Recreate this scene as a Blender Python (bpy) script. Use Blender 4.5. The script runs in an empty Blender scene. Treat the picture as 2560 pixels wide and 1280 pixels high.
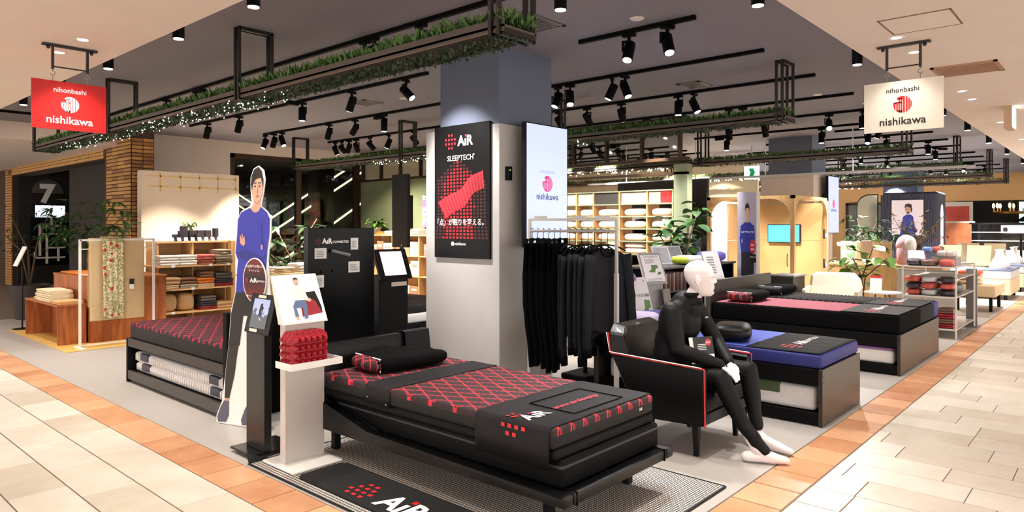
import bpy, bmesh, math, random
from mathutils import Vector as Vec

S = bpy.context.scene
COL = S.collection
R = random.Random(11)
PI = math.pi

# ------------------------------------------------------------------ camera
# world: X runs along the right-hand corridor, Y along the left-hand corridor, shop is X>2.1, Y>1.67
cam = bpy.data.objects.new('camera', bpy.data.cameras.new('camera'))
COL.objects.link(cam)
cam.location = (0, 0, 1.5)
cam.rotation_euler = (PI / 2, 0, math.radians(41.7436 - 90))
cam.data.sensor_width = 36
cam.data.lens = 36 * 1726 / 2560
cam.data.shift_y = -75 / 2560
cam.data.clip_end = 200
S.camera = cam

# ------------------------------------------------------------------ world, exposure
w = bpy.data.worlds.new('mall_air'); S.world = w
w.use_nodes = True
w.node_tree.nodes['Background'].inputs[0].default_value = (1.0, 0.94, 0.885, 1)
w.node_tree.nodes['Background'].inputs[1].default_value = 1.95
S.view_settings.view_transform = 'Standard'
S.view_settings.look = 'None'
S.view_settings.gamma = 1
S.view_settings.use_curve_mapping = False
S.view_settings.exposure = 0.74

S.cycles.max_bounces = 6; S.cycles.diffuse_bounces = 4; S.cycles.adaptive_threshold = .04; S.cycles.adaptive_min_samples = 20; S.cycles.glossy_bounces = 3; S.cycles.transmission_bounces = 4
S.cycles.caustics_reflective = False; S.cycles.caustics_refractive = False; S.cycles.sample_clamp_indirect = 6
LIGHT_SHOP = 130.0      # watts of a track spotlight
LIGHT_HALL = 42.0      # watts of a corridor downlight

def spot_light(name, loc, target, watts, angle=60, blend=.6, col=(1, .93, .85), size=.05, parent=None):
    d = bpy.data.lights.new(name, 'SPOT')
    d.energy = watts; d.spot_size = math.radians(angle); d.spot_blend = blend
    d.color = col; d.shadow_soft_size = size
    o = bpy.data.objects.new(name, d); COL.objects.link(o)
    o.location = loc
    dv = Vec(target) - Vec(loc)
    o.rotation_euler = dv.to_track_quat('-Z', 'Y').to_euler()
    if parent:
        o.parent = parent
        fx, fy, fz, rz = FR.get(parent.name, (0, 0, 0, 0))
        o.location = (loc[0] - fx, loc[1] - fy, loc[2] - fz)
    return o

# ------------------------------------------------------------------ materials
def lin(c):
    return tuple(((v / 255) / 12.92 if v <= 10 else (((v / 255) + .055) / 1.055) ** 2.4) for v in c)

MATS = {}
def M(name, rgb, rough=.5, metal=0., var=.06, vs=12., bump=0., bs=150., emit=0., coat=0., alpha=None, sheen=0., spec=.5):
    if name in MATS: return MATS[name]
    m = bpy.data.materials.new(name); m.use_nodes = True
    nt = m.node_tree; n = nt.nodes; L = nt.links
    b = n['Principled BSDF']
    c = lin(rgb)
    b.inputs['Roughness'].default_value = rough
    b.inputs['Metallic'].default_value = metal
    b.inputs['Specular IOR Level'].default_value = spec
    if coat: b.inputs['Coat Weight'].default_value = coat
    if sheen: b.inputs['Sheen Weight'].default_value = sheen
    if var > 0:
        tc = n.new('ShaderNodeTexCoord'); nz = n.new('ShaderNodeTexNoise')
        nz.inputs['Scale'].default_value = vs; nz.inputs['Detail'].default_value = 4
        mx = n.new('ShaderNodeMix'); mx.data_type = 'RGBA'
        mx.inputs[6].default_value = (*[max(0, v * (1 - var)) for v in c], 1)
        mx.inputs[7].default_value = (*[min(1, v * (1 + var)) for v in c], 1)
        L.new(tc.outputs['Object'], nz.inputs['Vector'])
        L.new(nz.outputs['Fac'], mx.inputs[0])
        L.new(mx.outputs[2], b.inputs['Base Color'])
        if bump:
            n2 = n.new('ShaderNodeTexNoise'); n2.inputs['Scale'].default_value = bs; n2.inputs['Detail'].default_value = 3
            L.new(tc.outputs['Object'], n2.inputs['Vector'])
            bp = n.new('ShaderNodeBump'); bp.inputs['Strength'].default_value = bump; bp.inputs['Distance'].default_value = .01
            L.new(n2.outputs['Fac'], bp.inputs['Height']); L.new(bp.outputs[0], b.inputs['Normal'])
    else:
        b.inputs['Base Color'].default_value = (*c, 1)
    if emit:
        b.inputs['Emission Color'].default_value = (*c, 1)
        b.inputs['Emission Strength'].default_value = emit
    MATS[name] = m
    return m

def math_node(nt, op, a=None, b=None, c=None):
    q = nt.nodes.new('ShaderNodeMath'); q.operation = op
    for i, v in enumerate((a, b, c)):
        if v is None: continue
        if isinstance(v, (int, float)): q.inputs[i].default_value = v
        else: nt.links.new(v, q.inputs[i])
    return q.outputs[0]

def base_tc(name, rough=.6):
    m = bpy.data.materials.new(name); m.use_nodes = True
    nt = m.node_tree; b = nt.nodes['Principled BSDF']; b.inputs['Roughness'].default_value = rough
    tc = nt.nodes.new('ShaderNodeTexCoord')
    sp = nt.nodes.new('ShaderNodeSeparateXYZ'); nt.links.new(tc.outputs['Object'], sp.inputs[0])
    MATS[name] = m
    return m, nt, b, tc, sp

def mixcol(nt, fac, c1, c2):
    mx = nt.nodes.new('ShaderNodeMix'); mx.data_type = 'RGBA'
    nt.links.new(fac, mx.inputs[0])
    for i, c in ((6, c1), (7, c2)):
        if isinstance(c, tuple): mx.inputs[i].default_value = (*lin(c), 1)
        else: nt.links.new(c, mx.inputs[i])
    return mx.outputs[2]

def tile_mat(name, lo, hi, rough=.35):
    # per-tile shade from the object's random value, stone clouding from noise
    m, nt, b, tc, sp = base_tc(name, rough)
    oi = nt.nodes.new('ShaderNodeObjectInfo')
    geo = nt.nodes.new('ShaderNodeNewGeometry')
    nz = nt.nodes.new('ShaderNodeTexNoise'); nz.inputs['Scale'].default_value = 3.2; nz.inputs['Detail'].default_value = 7
    nz.inputs['Roughness'].default_value = .62
    nt.links.new(geo.outputs['Position'], nz.inputs['Vector'])
    f = math_node(nt, 'MULTIPLY_ADD', oi.outputs['Random'], .6, -.02)
    f2 = math_node(nt, 'MULTIPLY_ADD', nz.outputs['Fac'], 1.1, -.3)
    fa = nt.nodes.new('ShaderNodeClamp'); nt.links.new(math_node(nt, 'ADD', f, f2), fa.inputs[0])
    nt.links.new(mixcol(nt, fa.outputs[0], lo, hi), b.inputs['Base Color']); b.inputs['Specular IOR Level'].default_value = .3
    bp = nt.nodes.new('ShaderNodeBump'); bp.inputs['Strength'].default_value = .08; bp.inputs['Distance'].default_value = .01
    nt.links.new(nz.outputs['Fac'], bp.inputs['Height']); nt.links.new(bp.outputs[0], b.inputs['Normal'])
    return m

def wood_mat(name, c1, c2, axis=2, scale=6., rough=.5):
    m, nt, b, tc, sp = base_tc(name, rough)
    mp = nt.nodes.new('ShaderNodeMapping')
    sc = [scale * 2.2] * 3; sc[axis] = scale * .22
    mp.inputs['Scale'].default_value = sc
    nt.links.new(tc.outputs['Object'], mp.inputs['Vector'])
    nz = nt.nodes.new('ShaderNodeTexNoise'); nz.inputs['Scale'].default_value = 1.6; nz.inputs['Detail'].default_value = 6
    nz.inputs['Distortion'].default_value = 1.2
    nt.links.new(mp.outputs[0], nz.inputs['Vector'])
    rp = nt.nodes.new('ShaderNodeMapRange'); rp.inputs[1].default_value = .35; rp.inputs[2].default_value = .68
    nt.links.new(nz.outputs['Fac'], rp.inputs[0])
    nt.links.new(mixcol(nt, rp.outputs[0], c1, c2), b.inputs['Base Color'])
    return m

def lattice_mat(name, dark, red, px=.105, py=.19, wd=.10, z_from=None, vary=.5):
    # chain-like diamond lattice knitted into a mattress cover
    m, nt, b, tc, sp = base_tc(name, .75)
    x, y, z = sp.outputs
    xs = math_node(nt, 'DIVIDE', x, px); ys = math_node(nt, 'DIVIDE', y, py)
    wob = math_node(nt, 'MULTIPLY', math_node(nt, 'PINGPONG', math_node(nt, 'MULTIPLY', y, 34.), .5), .22)
    a = math_node(nt, 'FRACT', math_node(nt, 'ADD', math_node(nt, 'ADD', xs, ys), wob))
    c = math_node(nt, 'FRACT', math_node(nt, 'SUBTRACT', math_node(nt, 'SUBTRACT', xs, ys), wob))
    la = math_node(nt, 'LESS_THAN', a, wd * 1.7); lc = math_node(nt, 'LESS_THAN', c, wd)
    # break the thick strand into two threads
    la2 = math_node(nt, 'GREATER_THAN', math_node(nt, 'ABSOLUTE', math_node(nt, 'SUBTRACT', a, wd * .85)), wd * .28)
    la = math_node(nt, 'MULTIPLY', la, la2)
    ln = math_node(nt, 'MAXIMUM', la, lc)
    nz = nt.nodes.new('ShaderNodeTexNoise'); nz.inputs['Scale'].default_value = 220
    nt.links.new(tc.outputs['Object'], nz.inputs['Vector'])
    f = math_node(nt, 'MULTIPLY', ln, math_node(nt, 'MULTIPLY_ADD', nz.outputs['Fac'], vary, 1 - vary * .5))
    if z_from is not None:
        f = math_node(nt, 'MULTIPLY', f, math_node(nt, 'GREATER_THAN', z, z_from))
    body = mixcol(nt, math_node(nt, 'GREATER_THAN', z, (z_from if z_from is not None else -9)), (13, 12, 13), dark)
    nt.links.new(mixcol(nt, f, body, red), b.inputs['Base Color'])
    bp = nt.nodes.new('ShaderNodeBump'); bp.inputs['Strength'].default_value = .5; bp.inputs['Distance'].default_value = .004
    nt.links.new(nz.outputs['Fac'], bp.inputs['Height']); nt.links.new(bp.outputs[0], b.inputs['Normal'])
    return m

# ------------------------------------------------------------------ mesh helpers (world coordinates; a parent's own place is taken off again)
FR = {}
class MB:
    def __init__(s): s.v = []; s.f = []
    def add(s, vs, fs):
        o = len(s.v); s.v += [tuple(p) for p in vs]; s.f += [tuple(i + o for i in q) for q in fs]; return s
    def box(s, x0, y0, z0, x1, y1, z1, bev=0., seg=1):
        if x0 > x1: x0, x1 = x1, x0
        if y0 > y1: y0, y1 = y1, y0
        if z0 > z1: z0, z1 = z1, z0
        vs = [(x0, y0, z0), (x1, y0, z0), (x1, y1, z0), (x0, y1, z0), (x0, y0, z1), (x1, y0, z1), (x1, y1, z1), (x0, y1, z1)]
        fs = [(0, 3, 2, 1), (4, 5, 6, 7), (0, 1, 5, 4), (1, 2, 6, 5), (2, 3, 7, 6), (3, 0, 4, 7)]
        if bev <= 0: return s.add(vs, fs)
        return s.bevelled(vs, fs, bev, seg)
    def bevelled(s, vs, fs, bev, seg=1):
        bm = bmesh.new(); q = [bm.verts.new(p) for p in vs]
        for f in fs: bm.faces.new([q[i] for i in f])
        bmesh.ops.bevel(bm, geom=list(bm.edges), offset=bev, segments=seg, affect='EDGES', profile=.5)
        bm.verts.index_update()
        s.add([tuple(p.co) for p in bm.verts], [[p.index for p in f.verts] for f in bm.faces]); bm.free(); return s
    def hexa(s, lo, hi, bev=0., seg=1):   # two rings of equal length, joined to a solid
        n = len(lo); vs = list(lo) + list(hi)
        fs = [tuple(range(n - 1, -1, -1)), tuple(range(n, 2 * n))] + [(i, (i + 1) % n, n + (i + 1) % n, n + i) for i in range(n)]
        if bev <= 0: return s.add(vs, fs)
        return s.bevelled(vs, fs, bev, seg)
    def slab(s, pts, t, bev=0.):          # planar polygon thickened by t along its normal (centred)
        P = [Vec(p) for p in pts]; N = Vec((0, 0, 0))
        for i in range(len(P)): N += P[i].cross(P[(i + 1) % len(P)])
        N = N.normalized() * (t / 2)
        return s.hexa([p - N for p in P], [p + N for p in P], bev)
    def bar(s, p, q, w, h=None, up=(0, 0, 1)):
        p = Vec(p); q = Vec(q); d = (q - p).normalized(); h = h or w
        u = Vec(up)
        if abs(d.dot(u)) > .95: u = Vec((0, 1, 0))
        a = d.cross(u).normalized(); b = a.cross(d).normalized()
        a *= w / 2; b *= h / 2
        ring = [-a - b, a - b, a + b, -a + b]
        return s.hexa([p + r for r in ring], [q + r for r in ring])
    def tube(s, pts, r, n=8, caps=True, ry=None):
        P = [Vec(p) for p in pts]; k = len(P)
        rr = r if isinstance(r, (list, tuple)) else [r] * k
        o = len(s.v); up = None
        for i in range(k):
            d = (P[min(i + 1, k - 1)] - P[max(i - 1, 0)]).normalized()
            if up is None:
                u = Vec((0, 0, 1)) if abs(d.z) < .9 else Vec((0, 1, 0))
                a = d.cross(u).normalized()
            else:
                a = (up - d * up.dot(d)).normalized()
            up = a; b = d.cross(a)
            for j in range(n):
                t = 2 * PI * j / n
                s.v.append(tuple(P[i] + a * math.cos(t) * rr[i] + b * math.sin(t) * rr[i] * (ry or 1)))
        for i in range(k - 1):
            for j in range(n):
                s.f.append((o + i * n + j, o + i * n + (j + 1) % n, o + (i + 1) * n + (j + 1) % n, o + (i + 1) * n + j))
        if caps:
            s.f.append(tuple(o + j for j in range(n - 1, -1, -1))); s.f.append(tuple(o + (k - 1) * n + j for j in range(n)))
        return s
    def lathe(s, prof, c=(0, 0, 0), n=16):
        o = len(s.v); k = len(prof)
        for (r, z) in prof:
            for j in range(n):
                t = 2 * PI * j / n; s.v.append((c[0] + r * math.cos(t), c[1] + r * math.sin(t), c[2] + z))
        for i in range(k - 1):
            for j in range(n):
                s.f.append((o + i * n + j, o + i * n + (j + 1) % n, o + (i + 1) * n + (j + 1) % n, o + (i + 1) * n + j))
        s.f.append(tuple(o + j for j in range(n - 1, -1, -1))); s.f.append(tuple(o + (k - 1) * n + j for j in range(n)))
        return s
    def ell(s, c, r, n=12, m=8, fn=None):
        o = len(s.v)
        for i in range(m + 1):
            t = PI * i / m
            for j in range(n):
                p = 2 * PI * j / n
                q = Vec((math.sin(t) * math.cos(p), math.sin(t) * math.sin(p), math.cos(t)))
                if fn: q = fn(q)
                s.v.append((c[0] + q[0] * r[0], c[1] + q[1] * r[1], c[2] + q[2] * r[2]))
        for i in range(m):
            for j in range(n):
                s.f.append((o + i * n + j, o + (i + 1) * n + j, o + (i + 1) * n + (j + 1) % n, o + i * n + (j + 1) % n))
        return s
    def grid(s, fn, nu, nv, wrap=False):
        o = len(s.v); cu = nu if wrap else nu + 1
        for j in range(nv + 1):
            for i in range(cu): s.v.append(tuple(fn(i / nu, j / nv)))
        for j in range(nv):
            for i in range(nu):
                a = o + j * cu + i; b = o + j * cu + (i + 1) % cu
                s.f.append((a, b, b + cu, a + cu))
        return s
    def sheet(s, fn, nu, nv, t=.004):     # thin double-walled cloth
        o = len(s.v); s.grid(fn, nu, nv); top = s.v[o:]; nf = len(s.f) - nu * nv
        faces = s.f[nf:]; k = len(top)
        for p in top: s.v.append((p[0], p[1], p[2] - t))
        s.f += [tuple(i + k for i in reversed(f)) for f in faces]
        W = nu + 1; ring = [i for i in range(W)] + [j * W + nu for j in range(1, nv + 1)] + [nv * W + i for i in range(nu - 1, -1, -1)] + [j * W for j in range(nv - 1, 0, -1)]
        for a, b in zip(ring, ring[1:] + ring[:1]): s.f.append((o + b, o + a, o + a + k, o + b + k))
        return s
    def poly(s, pts): return s.add(pts, [tuple(range(len(pts)))])
    def mesh(s, name, mat, parent=None, smooth=False):
        fx, fy, fz, rz = FR.get(parent.name, (0, 0, 0, 0)) if parent else (0, 0, 0, 0)
        c_, s_ = math.cos(-rz), math.sin(-rz)
        vs = [((x - fx) * c_ - (y - fy) * s_, (x - fx) * s_ + (y - fy) * c_, z - fz) for x, y, z in s.v]
        me = bpy.data.meshes.new(name); me.from_pydata(vs, [], s.f); me.update()
        if isinstance(mat, str): mat = MATS[mat]
        me.materials.append(mat)
        if smooth: me.polygons.foreach_set('use_smooth', [True] * len(me.polygons))
        return me
    def build(s, name, mat, parent=None, smooth=False, kind=None, label=None, cat=None, group=None, auto=None):
        me = s.mesh(name, mat, parent, smooth)
        o = bpy.data.objects.new(name, me); COL.objects.link(o)
        if parent: o.parent = parent; FR[o.name] = FR.get(parent.name, (0, 0, 0, 0))
        if kind: o['kind'] = kind
        if label: o['label'] = label
        if cat: o['category'] = cat
        if group: o['group'] = group
        if auto is not None:
            try: me.set_sharp_from_angle(angle=math.radians(auto))
            except Exception: pass
        return o

def thing(name, label, cat, loc=(0, 0, 0), rz=0., group=None, kind=None):
    o = bpy.data.objects.new(name, None); COL.objects.link(o)
    o.location = loc; o.rotation_euler = (0, 0, rz); o.empty_display_size = .1
    o['label'] = label; o['category'] = cat
    if group: o['group'] = group
    if kind: o['kind'] = kind
    FR[o.name] = (loc[0], loc[1], loc[2], rz)
    return o

def struct(name, mb, mat, label=None, parent=None, smooth=False):
    o = mb.build(name, mat, parent, smooth)
    o['kind'] = 'structure'
    if label: o['label'] = label
    return o

def part(parent, name, mat, mb, smooth=False, label=None, kind=None, auto=None):
    return mb.build(name, mat, parent, smooth, kind, label, auto=auto)

def dup(root, loc, rz=0., label=None, scale=None, parent=None):
    c = root.copy(); COL.objects.link(c); c.location = loc; c.rotation_euler = (0, 0, rz)
    if scale: c.scale = scale
    if label: c['label'] = label
    FR[c.name] = (loc[0], loc[1], loc[2], rz)
    for ch in list(root.children):
        d = ch.copy(); COL.objects.link(d); d.parent = c
        for g in list(ch.children):
            e = g.copy(); COL.objects.link(e); e.parent = d
    return c

def inst(me, name, parent, loc, rot=(0, 0, 0), scale=(1, 1, 1)):
    o = bpy.data.objects.new(name, me); COL.objects.link(o)
    fx, fy, fz, rz = FR.get(parent.name, (0, 0, 0, 0)) if parent else (0, 0, 0, 0)
    o.location = (loc[0] - fx, loc[1] - fy, loc[2] - fz); o.rotation_euler = rot; o.scale = scale
    if parent: o.parent = parent
    return o

# ------------------------------------------------------------------ flat print on a plane
TX = {}
def text_geo(body, bold):
    k = (body, bold)
    if k not in TX:
        cu = bpy.data.curves.new('lettering', 'FONT'); cu.body = body; cu.size = 1; cu.offset = bold; cu.resolution_u = 2
        ob = bpy.data.objects.new('lettering', cu); COL.objects.link(ob)
        bpy.context.view_layer.update()
        dg = bpy.context.evaluated_depsgraph_get()
        me = bpy.data.meshes.new_from_object(ob.evaluated_get(dg))
        vs = [(v.co.x, v.co.y) for v in me.vertices]; fs = [tuple(p.vertices) for p in me.polygons]
        bpy.data.objects.remove(ob); bpy.data.curves.remove(cu); bpy.data.meshes.remove(me)
        x0 = min([v[0] for v in vs] or [0]); x1 = max([v[0] for v in vs] or [1])
        TX[k] = ([(v[0] - x0, v[1]) for v in vs], fs, x1 - x0)
    return TX[k]

class PL:
    def __init__(s, O, U, W):
        s.O = Vec(O); s.U = Vec(U).normalized(); s.W = Vec(W).normalized(); s.N = s.U.cross(s.W).normalized()
    def p(s, x, y, l=1): return s.O + s.U * x + s.W * y + s.N * (l * .0012)
    def rect(s, mb, x0, y0, x1, y1, l=1): return mb.poly([s.p(x0, y0, l), s.p(x1, y0, l), s.p(x1, y1, l), s.p(x0, y1, l)])
    def poly(s, mb, pts, l=1):
        a = sum(pts[i][0] * pts[(i + 1) % len(pts)][1] - pts[(i + 1) % len(pts)][0] * pts[i][1] for i in range(len(pts)))
        if a < 0: pts = pts[::-1]
        return mb.poly([s.p(x, y, l) for x, y in pts])
    def disc(s, mb, cx, cy, rx, ry=None, l=1, n=28):
        ry = ry or rx
        return mb.poly([s.p(cx + rx * math.cos(2 * PI * i / n), cy + ry * math.sin(2 * PI * i / n), l) for i in range(n)])
    def text(s, mb, body, size, x, y, l=2, align='c', bold=.0, wscale=1.):
        vs, fs, wd = text_geo(body, bold)
        k = size * wscale; ox = {'l': 0, 'c': -wd * k / 2, 'r': -wd * k}[align]
        return mb.add([s.p(x + ox + a * k, y + b * size, l) for a, b in vs], fs)

def emblem(pl, mb, cx, cy, r, l=2):
    # round mark: a disc cut into upright bars, with a notch at its upper left
    def bar(x0, x1, top=9., bot=-9.):
        pts = []
        for i in range(5):
            x = x0 + (x1 - x0) * i / 4
            pts.append((cx + x * r, cy + r * min(top, math.sqrt(max(0, 1 - x * x)))))
        for i in range(4, -1, -1):
            x = x0 + (x1 - x0) * i / 4
            pts.append((cx + x * r, cy + r * max(bot, -math.sqrt(max(0, 1 - x * x)))))
        pl.poly(mb, pts, l)
    bar(-.99, -.74, top=.28); bar(-.67, -.50, top=.28); bar(-.43, -.26, top=.75); bar(-.19, -.03, top=.75)
    bar(.05, .26); bar(.35, .55); bar(.63, .80); bar(.86, .985)
    bar(-.60, .05, top=9, bot=.62); bar(-.99, -.03, top=.30, bot=.14); bar(-.70, -.03, top=-.72)

def dots_mark(pl, mb, cx, cy, p, sq, l=2):
    rows = [(1.5, (-.5, .5)), (.5, (-1.5, -.5, .5, 1.5)), (-.5, (-1.5, -.5, .5, 1.5)), (-1.5, (-.5, .5))]
    for yy, xs in rows:
        for xx in xs: pl.rect(mb, cx + xx * p - sq / 2, cy + yy * p - sq / 2, cx + xx * p + sq / 2, cy + yy * p + sq / 2, l)

def air_word(pl, white, red, size, x, y, l=2):
    # the word with its i-dot in red
    pl.text(white, 'A\u0131R', size, x, y, l, 'l', .03)
    va, fa, wa = text_geo('A', .03); vi, fi, wi = text_geo('A\u0131', .03)
    xi = x + (wa + (wi - wa) * .62) * size
    pl.rect(red, xi - .075 * size, y + .60 * size, xi + .085 * size, y + .76 * size, l)

def PX(x, y0, z0): return PL((x, y0, z0), (0, -1, 0), (0, 0, 1))      # upright plane facing the left corridor
def PY(x0, y, z0): return PL((x0, y, z0), (1, 0, 0), (0, 0, 1))       # upright plane facing the right corridor

# ------------------------------------------------------------------ common materials
M('black_paint', (9, 9, 10), .38, spec=.2); M('black_matt', (7, 7, 8), .62, spec=.12); M('black_gloss', (5, 5, 6), .2, spec=.12)
M('black_leather', (6, 6, 7), .30, bump=.2, bs=320, coat=.04, spec=.25); M('black_cloth', (8, 8, 9), .85, bump=.5, bs=500, spec=.08)
M('charcoal_cloth', (25, 24, 27), .6, bump=.4, bs=400, spec=.25); M('soft_black', (16, 16, 18), .7, bump=.3, bs=300, spec=.2)
M('white_paint', (236, 233, 228), .4); M('white_print', (245, 243, 240), .55, var=0); M('red_print', (205, 28, 40), .5, var=0)
M('cream_print', (226, 218, 200), .55, var=0); M('grey_print', (120, 118, 118), .55, var=0); M('black_print', (20, 18, 19), .5, var=0)
M('red_sign', (200, 18, 16), .42); M('cream_sign', (232, 224, 208), .5); M('steel', (150, 148, 146), .3, .9); M('dark_steel', (58, 54, 52), .4, .7)
M('pale_metal', (196, 192, 188), .42, .2); M('grey_metal', (120, 117, 115), .45, .4)
M('ceil_grey', (132, 129, 138), .85, vs=2); M('ceil_beige', (240, 226, 214), .85, vs=2); M('wall_beige', (224, 210, 196), .85, vs=3)
M('floor_grey', (172, 166, 160), .42, var=.05, vs=1.5); M('grout', (118, 100, 88), .8); M('clad_grey', (190, 186, 182), .7, vs=3)
M('col_blue', (100, 108, 126), .75, vs=2); M('lamp_on', (255, 248, 238), .5, emit=14, var=0); M('lamp_soft', (255, 240, 220), .5, emit=5, var=0)
M('fairy', (255, 244, 215), .5, emit=11, var=0)
tile_mat('tile_beige', (188, 176, 158), (228, 221, 209), .30); tile_mat('tile_terra', (172, 112, 76), (224, 176, 136), .32)
wood_mat('oak', (205, 160, 104), (228, 188, 132), 0); wood_mat('oak_v', (206, 160, 104), (226, 184, 128), 2)
wood_mat('ply', (140, 74, 34), (188, 112, 58), 2, 4.); wood_mat('ply_light', (204, 160, 84), (226, 188, 110), 0, 4.)
M('skin', (214, 168, 142), .55, var=0); M('hair', (32, 24, 22), .6, var=0); M('blue_top', (44, 52, 150), .6, var=.05); M('blue_dark', (34, 40, 118), .6, var=0)
M('mannequin', (232, 222, 222), .32, var=.02); M('leaf', (52, 92, 40), .5, var=.35, vs=9); M('leaf_dark', (34, 62, 32), .45, var=.35, vs=9)
M('leaf_bright', (96, 138, 58), .5, var=.3, vs=9); M('bark', (96, 76, 56), .8, bump=.5, bs=60); M('turf', (70, 104, 42), .6, var=.4, vs=30)
M('navy_sheet', (28, 34, 110), .6, var=.08); M('blue_sheet', (74, 96, 200), .6, var=.08)
M('glass_dark', (16, 17, 18), .06, spec=.6)
# ================================================================== STRUCTURE
X0, Y0, HB, HG = 2.115, 1.65, 2.92, 3.2
XT, YT = 1.845, 1.36            # outer edge of the terracotta band
PITCH = .2895

# shop floor slab, corridor bed (grout) with the single tiles on it
fl = struct('floor', MB().box(X0, Y0, -.1, 30, 13.45, 0), 'floor_grey', 'smooth light grey vinyl floor of the shop')
fc = struct('floor_corridor', MB().box(-9, -9, -.1, X0, 27, -.004).box(X0, -9, -.1, 34, Y0, -.004).box(X0, 13.45, -.1, 4.6, 27, -.004), 'grout', 'corridor floor bed under the stone tiles')
tile_me = MB().box(-PITCH / 2 + .0045, -.307, -.02, PITCH / 2 - .0045, .307, 0, .0025).mesh('tile', 'tile_beige')
terr_me = MB().box(-.1315, -.1505, -.02, .1315, .1505, 0, .0025).mesh('terracotta_tile', 'tile_terra')
cand = []
TL = .62
for i in range(1, 14):                              # rows of the left corridor, running away along Y
    cx = XT - PITCH * (i - .5)
    off = (.35, .69, .31, .54)[i % 4] + .3 * (i % 3)
    for k in range(3, 40):
        cand.append((cx, off % TL + k * TL))
rows_r = []
for i in range(-8, 80):                             # rows that cross the right corridor
    cx = 4.275 + PITCH * (i + .0)
    off = (.515, .665, .815, .36)[i % 4] + (.0, .15)[(i // 3) % 2]
    for k in range(-6, 4):
        cy = off + .31 + (k - 1) * TL
        if cy - .31 < YT and cx > XT + .2: rows_r.append((cx, cy))
def in_view(x, y):
    l = x * .665758 - y * .746168; d = x * .746168 + y * .665758
    if d < .6: return None
    return (1280 + 1726 * l / d, 565 + 1726 * 1.5 / d, d)
seen, rest = [], MB()
for lst, side in ((cand, 0), (rows_r, 1)):
    for cx, cy in lst:
        y0, y1 = cy - .307, cy + .307
        if side:
            y1 = min(y1, YT - .003)
            if y1 - y0 < .04: continue
        p = in_view(cx, (y0 + y1) / 2)
        if p and -150 < p[0] < 2720 and p[1] < 1420: seen.append((p[2], cx, y0, y1))
        else: rest.box(cx - PITCH / 2 + .0045, y0, -.02, cx + PITCH / 2 - .0045, y1, 0)
seen.sort()
for i, (d, cx, y0, y1) in enumerate(seen):
    if i < 300:
        o = inst(tile_me, 'tile', fc, (cx, (y0 + y1) / 2, 0), (0, 0, 0), (1, (y1 - y0) / .614, 1))
    else: rest.box(cx - PITCH / 2 + .0045, y0, -.02, cx + PITCH / 2 - .0045, y1, 0)
part(fc, 'far_tiles', 'tile_beige', rest, kind='stuff')
bd = struct('floor_border', MB().box(XT - .001, YT - .001, -.02, X0, 27, -.0045).box(X0, YT - .001, -.02, 34, Y0, -.0045), 'grout', 'border strip of terracotta tiles around the shop')
y = Y0 + .02
while y < 24:
    inst(terr_me, 'terracotta_tile', bd, ((XT + X0) / 2, y + .155, .0005)); y += .31
x = XT + .02
while x < 29:
    inst(terr_me, 'terracotta_tile', bd, (x + .15, (YT + Y0) / 2, .0005), (0, 0, PI / 2), (1.03, .96, 1)); x += .30

# ceilings
struct('ceiling', MB().box(X0, Y0, HG, 32, 13.5, HG + .1), 'ceil_grey', 'grey painted shop ceiling')
cb = struct('ceiling_corridor', MB().box(-4.5, -4.5, HB, X0, 27, HG + .1).box(X0, -4.5, HB, 34, Y0, HG + .1).box(X0, 13.5, HB, 4.6, 27, HG + .1), 'ceil_beige', 'beige plaster corridor ceiling')

# column of the shop corner: blue-grey shaft, pale cladding to 2.46 m
c1 = struct('column_near', MB().box(4.73, 4.38, 2.44, 5.51, 5.19, HG), 'col_blue', 'square column with blue-grey upper shaft')
part(c1, 'cladding', 'clad_grey', MB().box(4.72, 4.37, 0, 5.52, 5.40, 2.46, .004))
c2 = struct('column_middle', MB().box(13.4, 4.42, 2.4, 14.18, 5.24, HG), 'col_blue', 'far blue-grey column above the wooden booth')
part(c2, 'cladding', 'wall_beige', MB().box(13.3, 4.36, 0, 14.4, 5.36, 2.47, .004))
c3 = struct('column_far', MB().box(22.1, 4.42, 0, 22.9, 5.3, HG), 'col_blue', 'farthest blue-grey column above the ribbed navy booth')

# back wall of the shop on the left, glazing onto the escalators, partition of green panel and transom windows
wb = struct('wall_back', MB().box(4.85, 13.42, 0, 6.56, 13.6, HG).box(6.56, 13.42, 2.97, 9.7, 13.6, HG), 'wall_beige', 'beige back wall beside the escalator glazing')
wn = struct('window_1', MB().box(6.56, 13.44, 0, 6.66, 13.54, 2.97).box(9.56, 13.44, 0, 9.7, 13.54, 2.97).box(8.05, 13.44, 0, 8.17, 13.54, 2.97).box(6.56, 13.44, 2.88, 9.7, 13.54, 2.97), M('bronze', (62, 44, 30), .4, .5), 'dark framed glazing towards the escalators')
m = M('pane', (200, 205, 205), .03, var=0); mn = m.node_tree; mn.nodes['Principled BSDF'].inputs['Transmission Weight'].default_value = 1.
mn.nodes['Principled BSDF'].inputs['IOR'].default_value = 1.45
for a, b in ((6.66, 8.05), (8.17, 9.56)):
    part(wn, 'pane', 'pane', MB().box(a, 13.48, .02, b, 13.486, 2.88))
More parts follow.
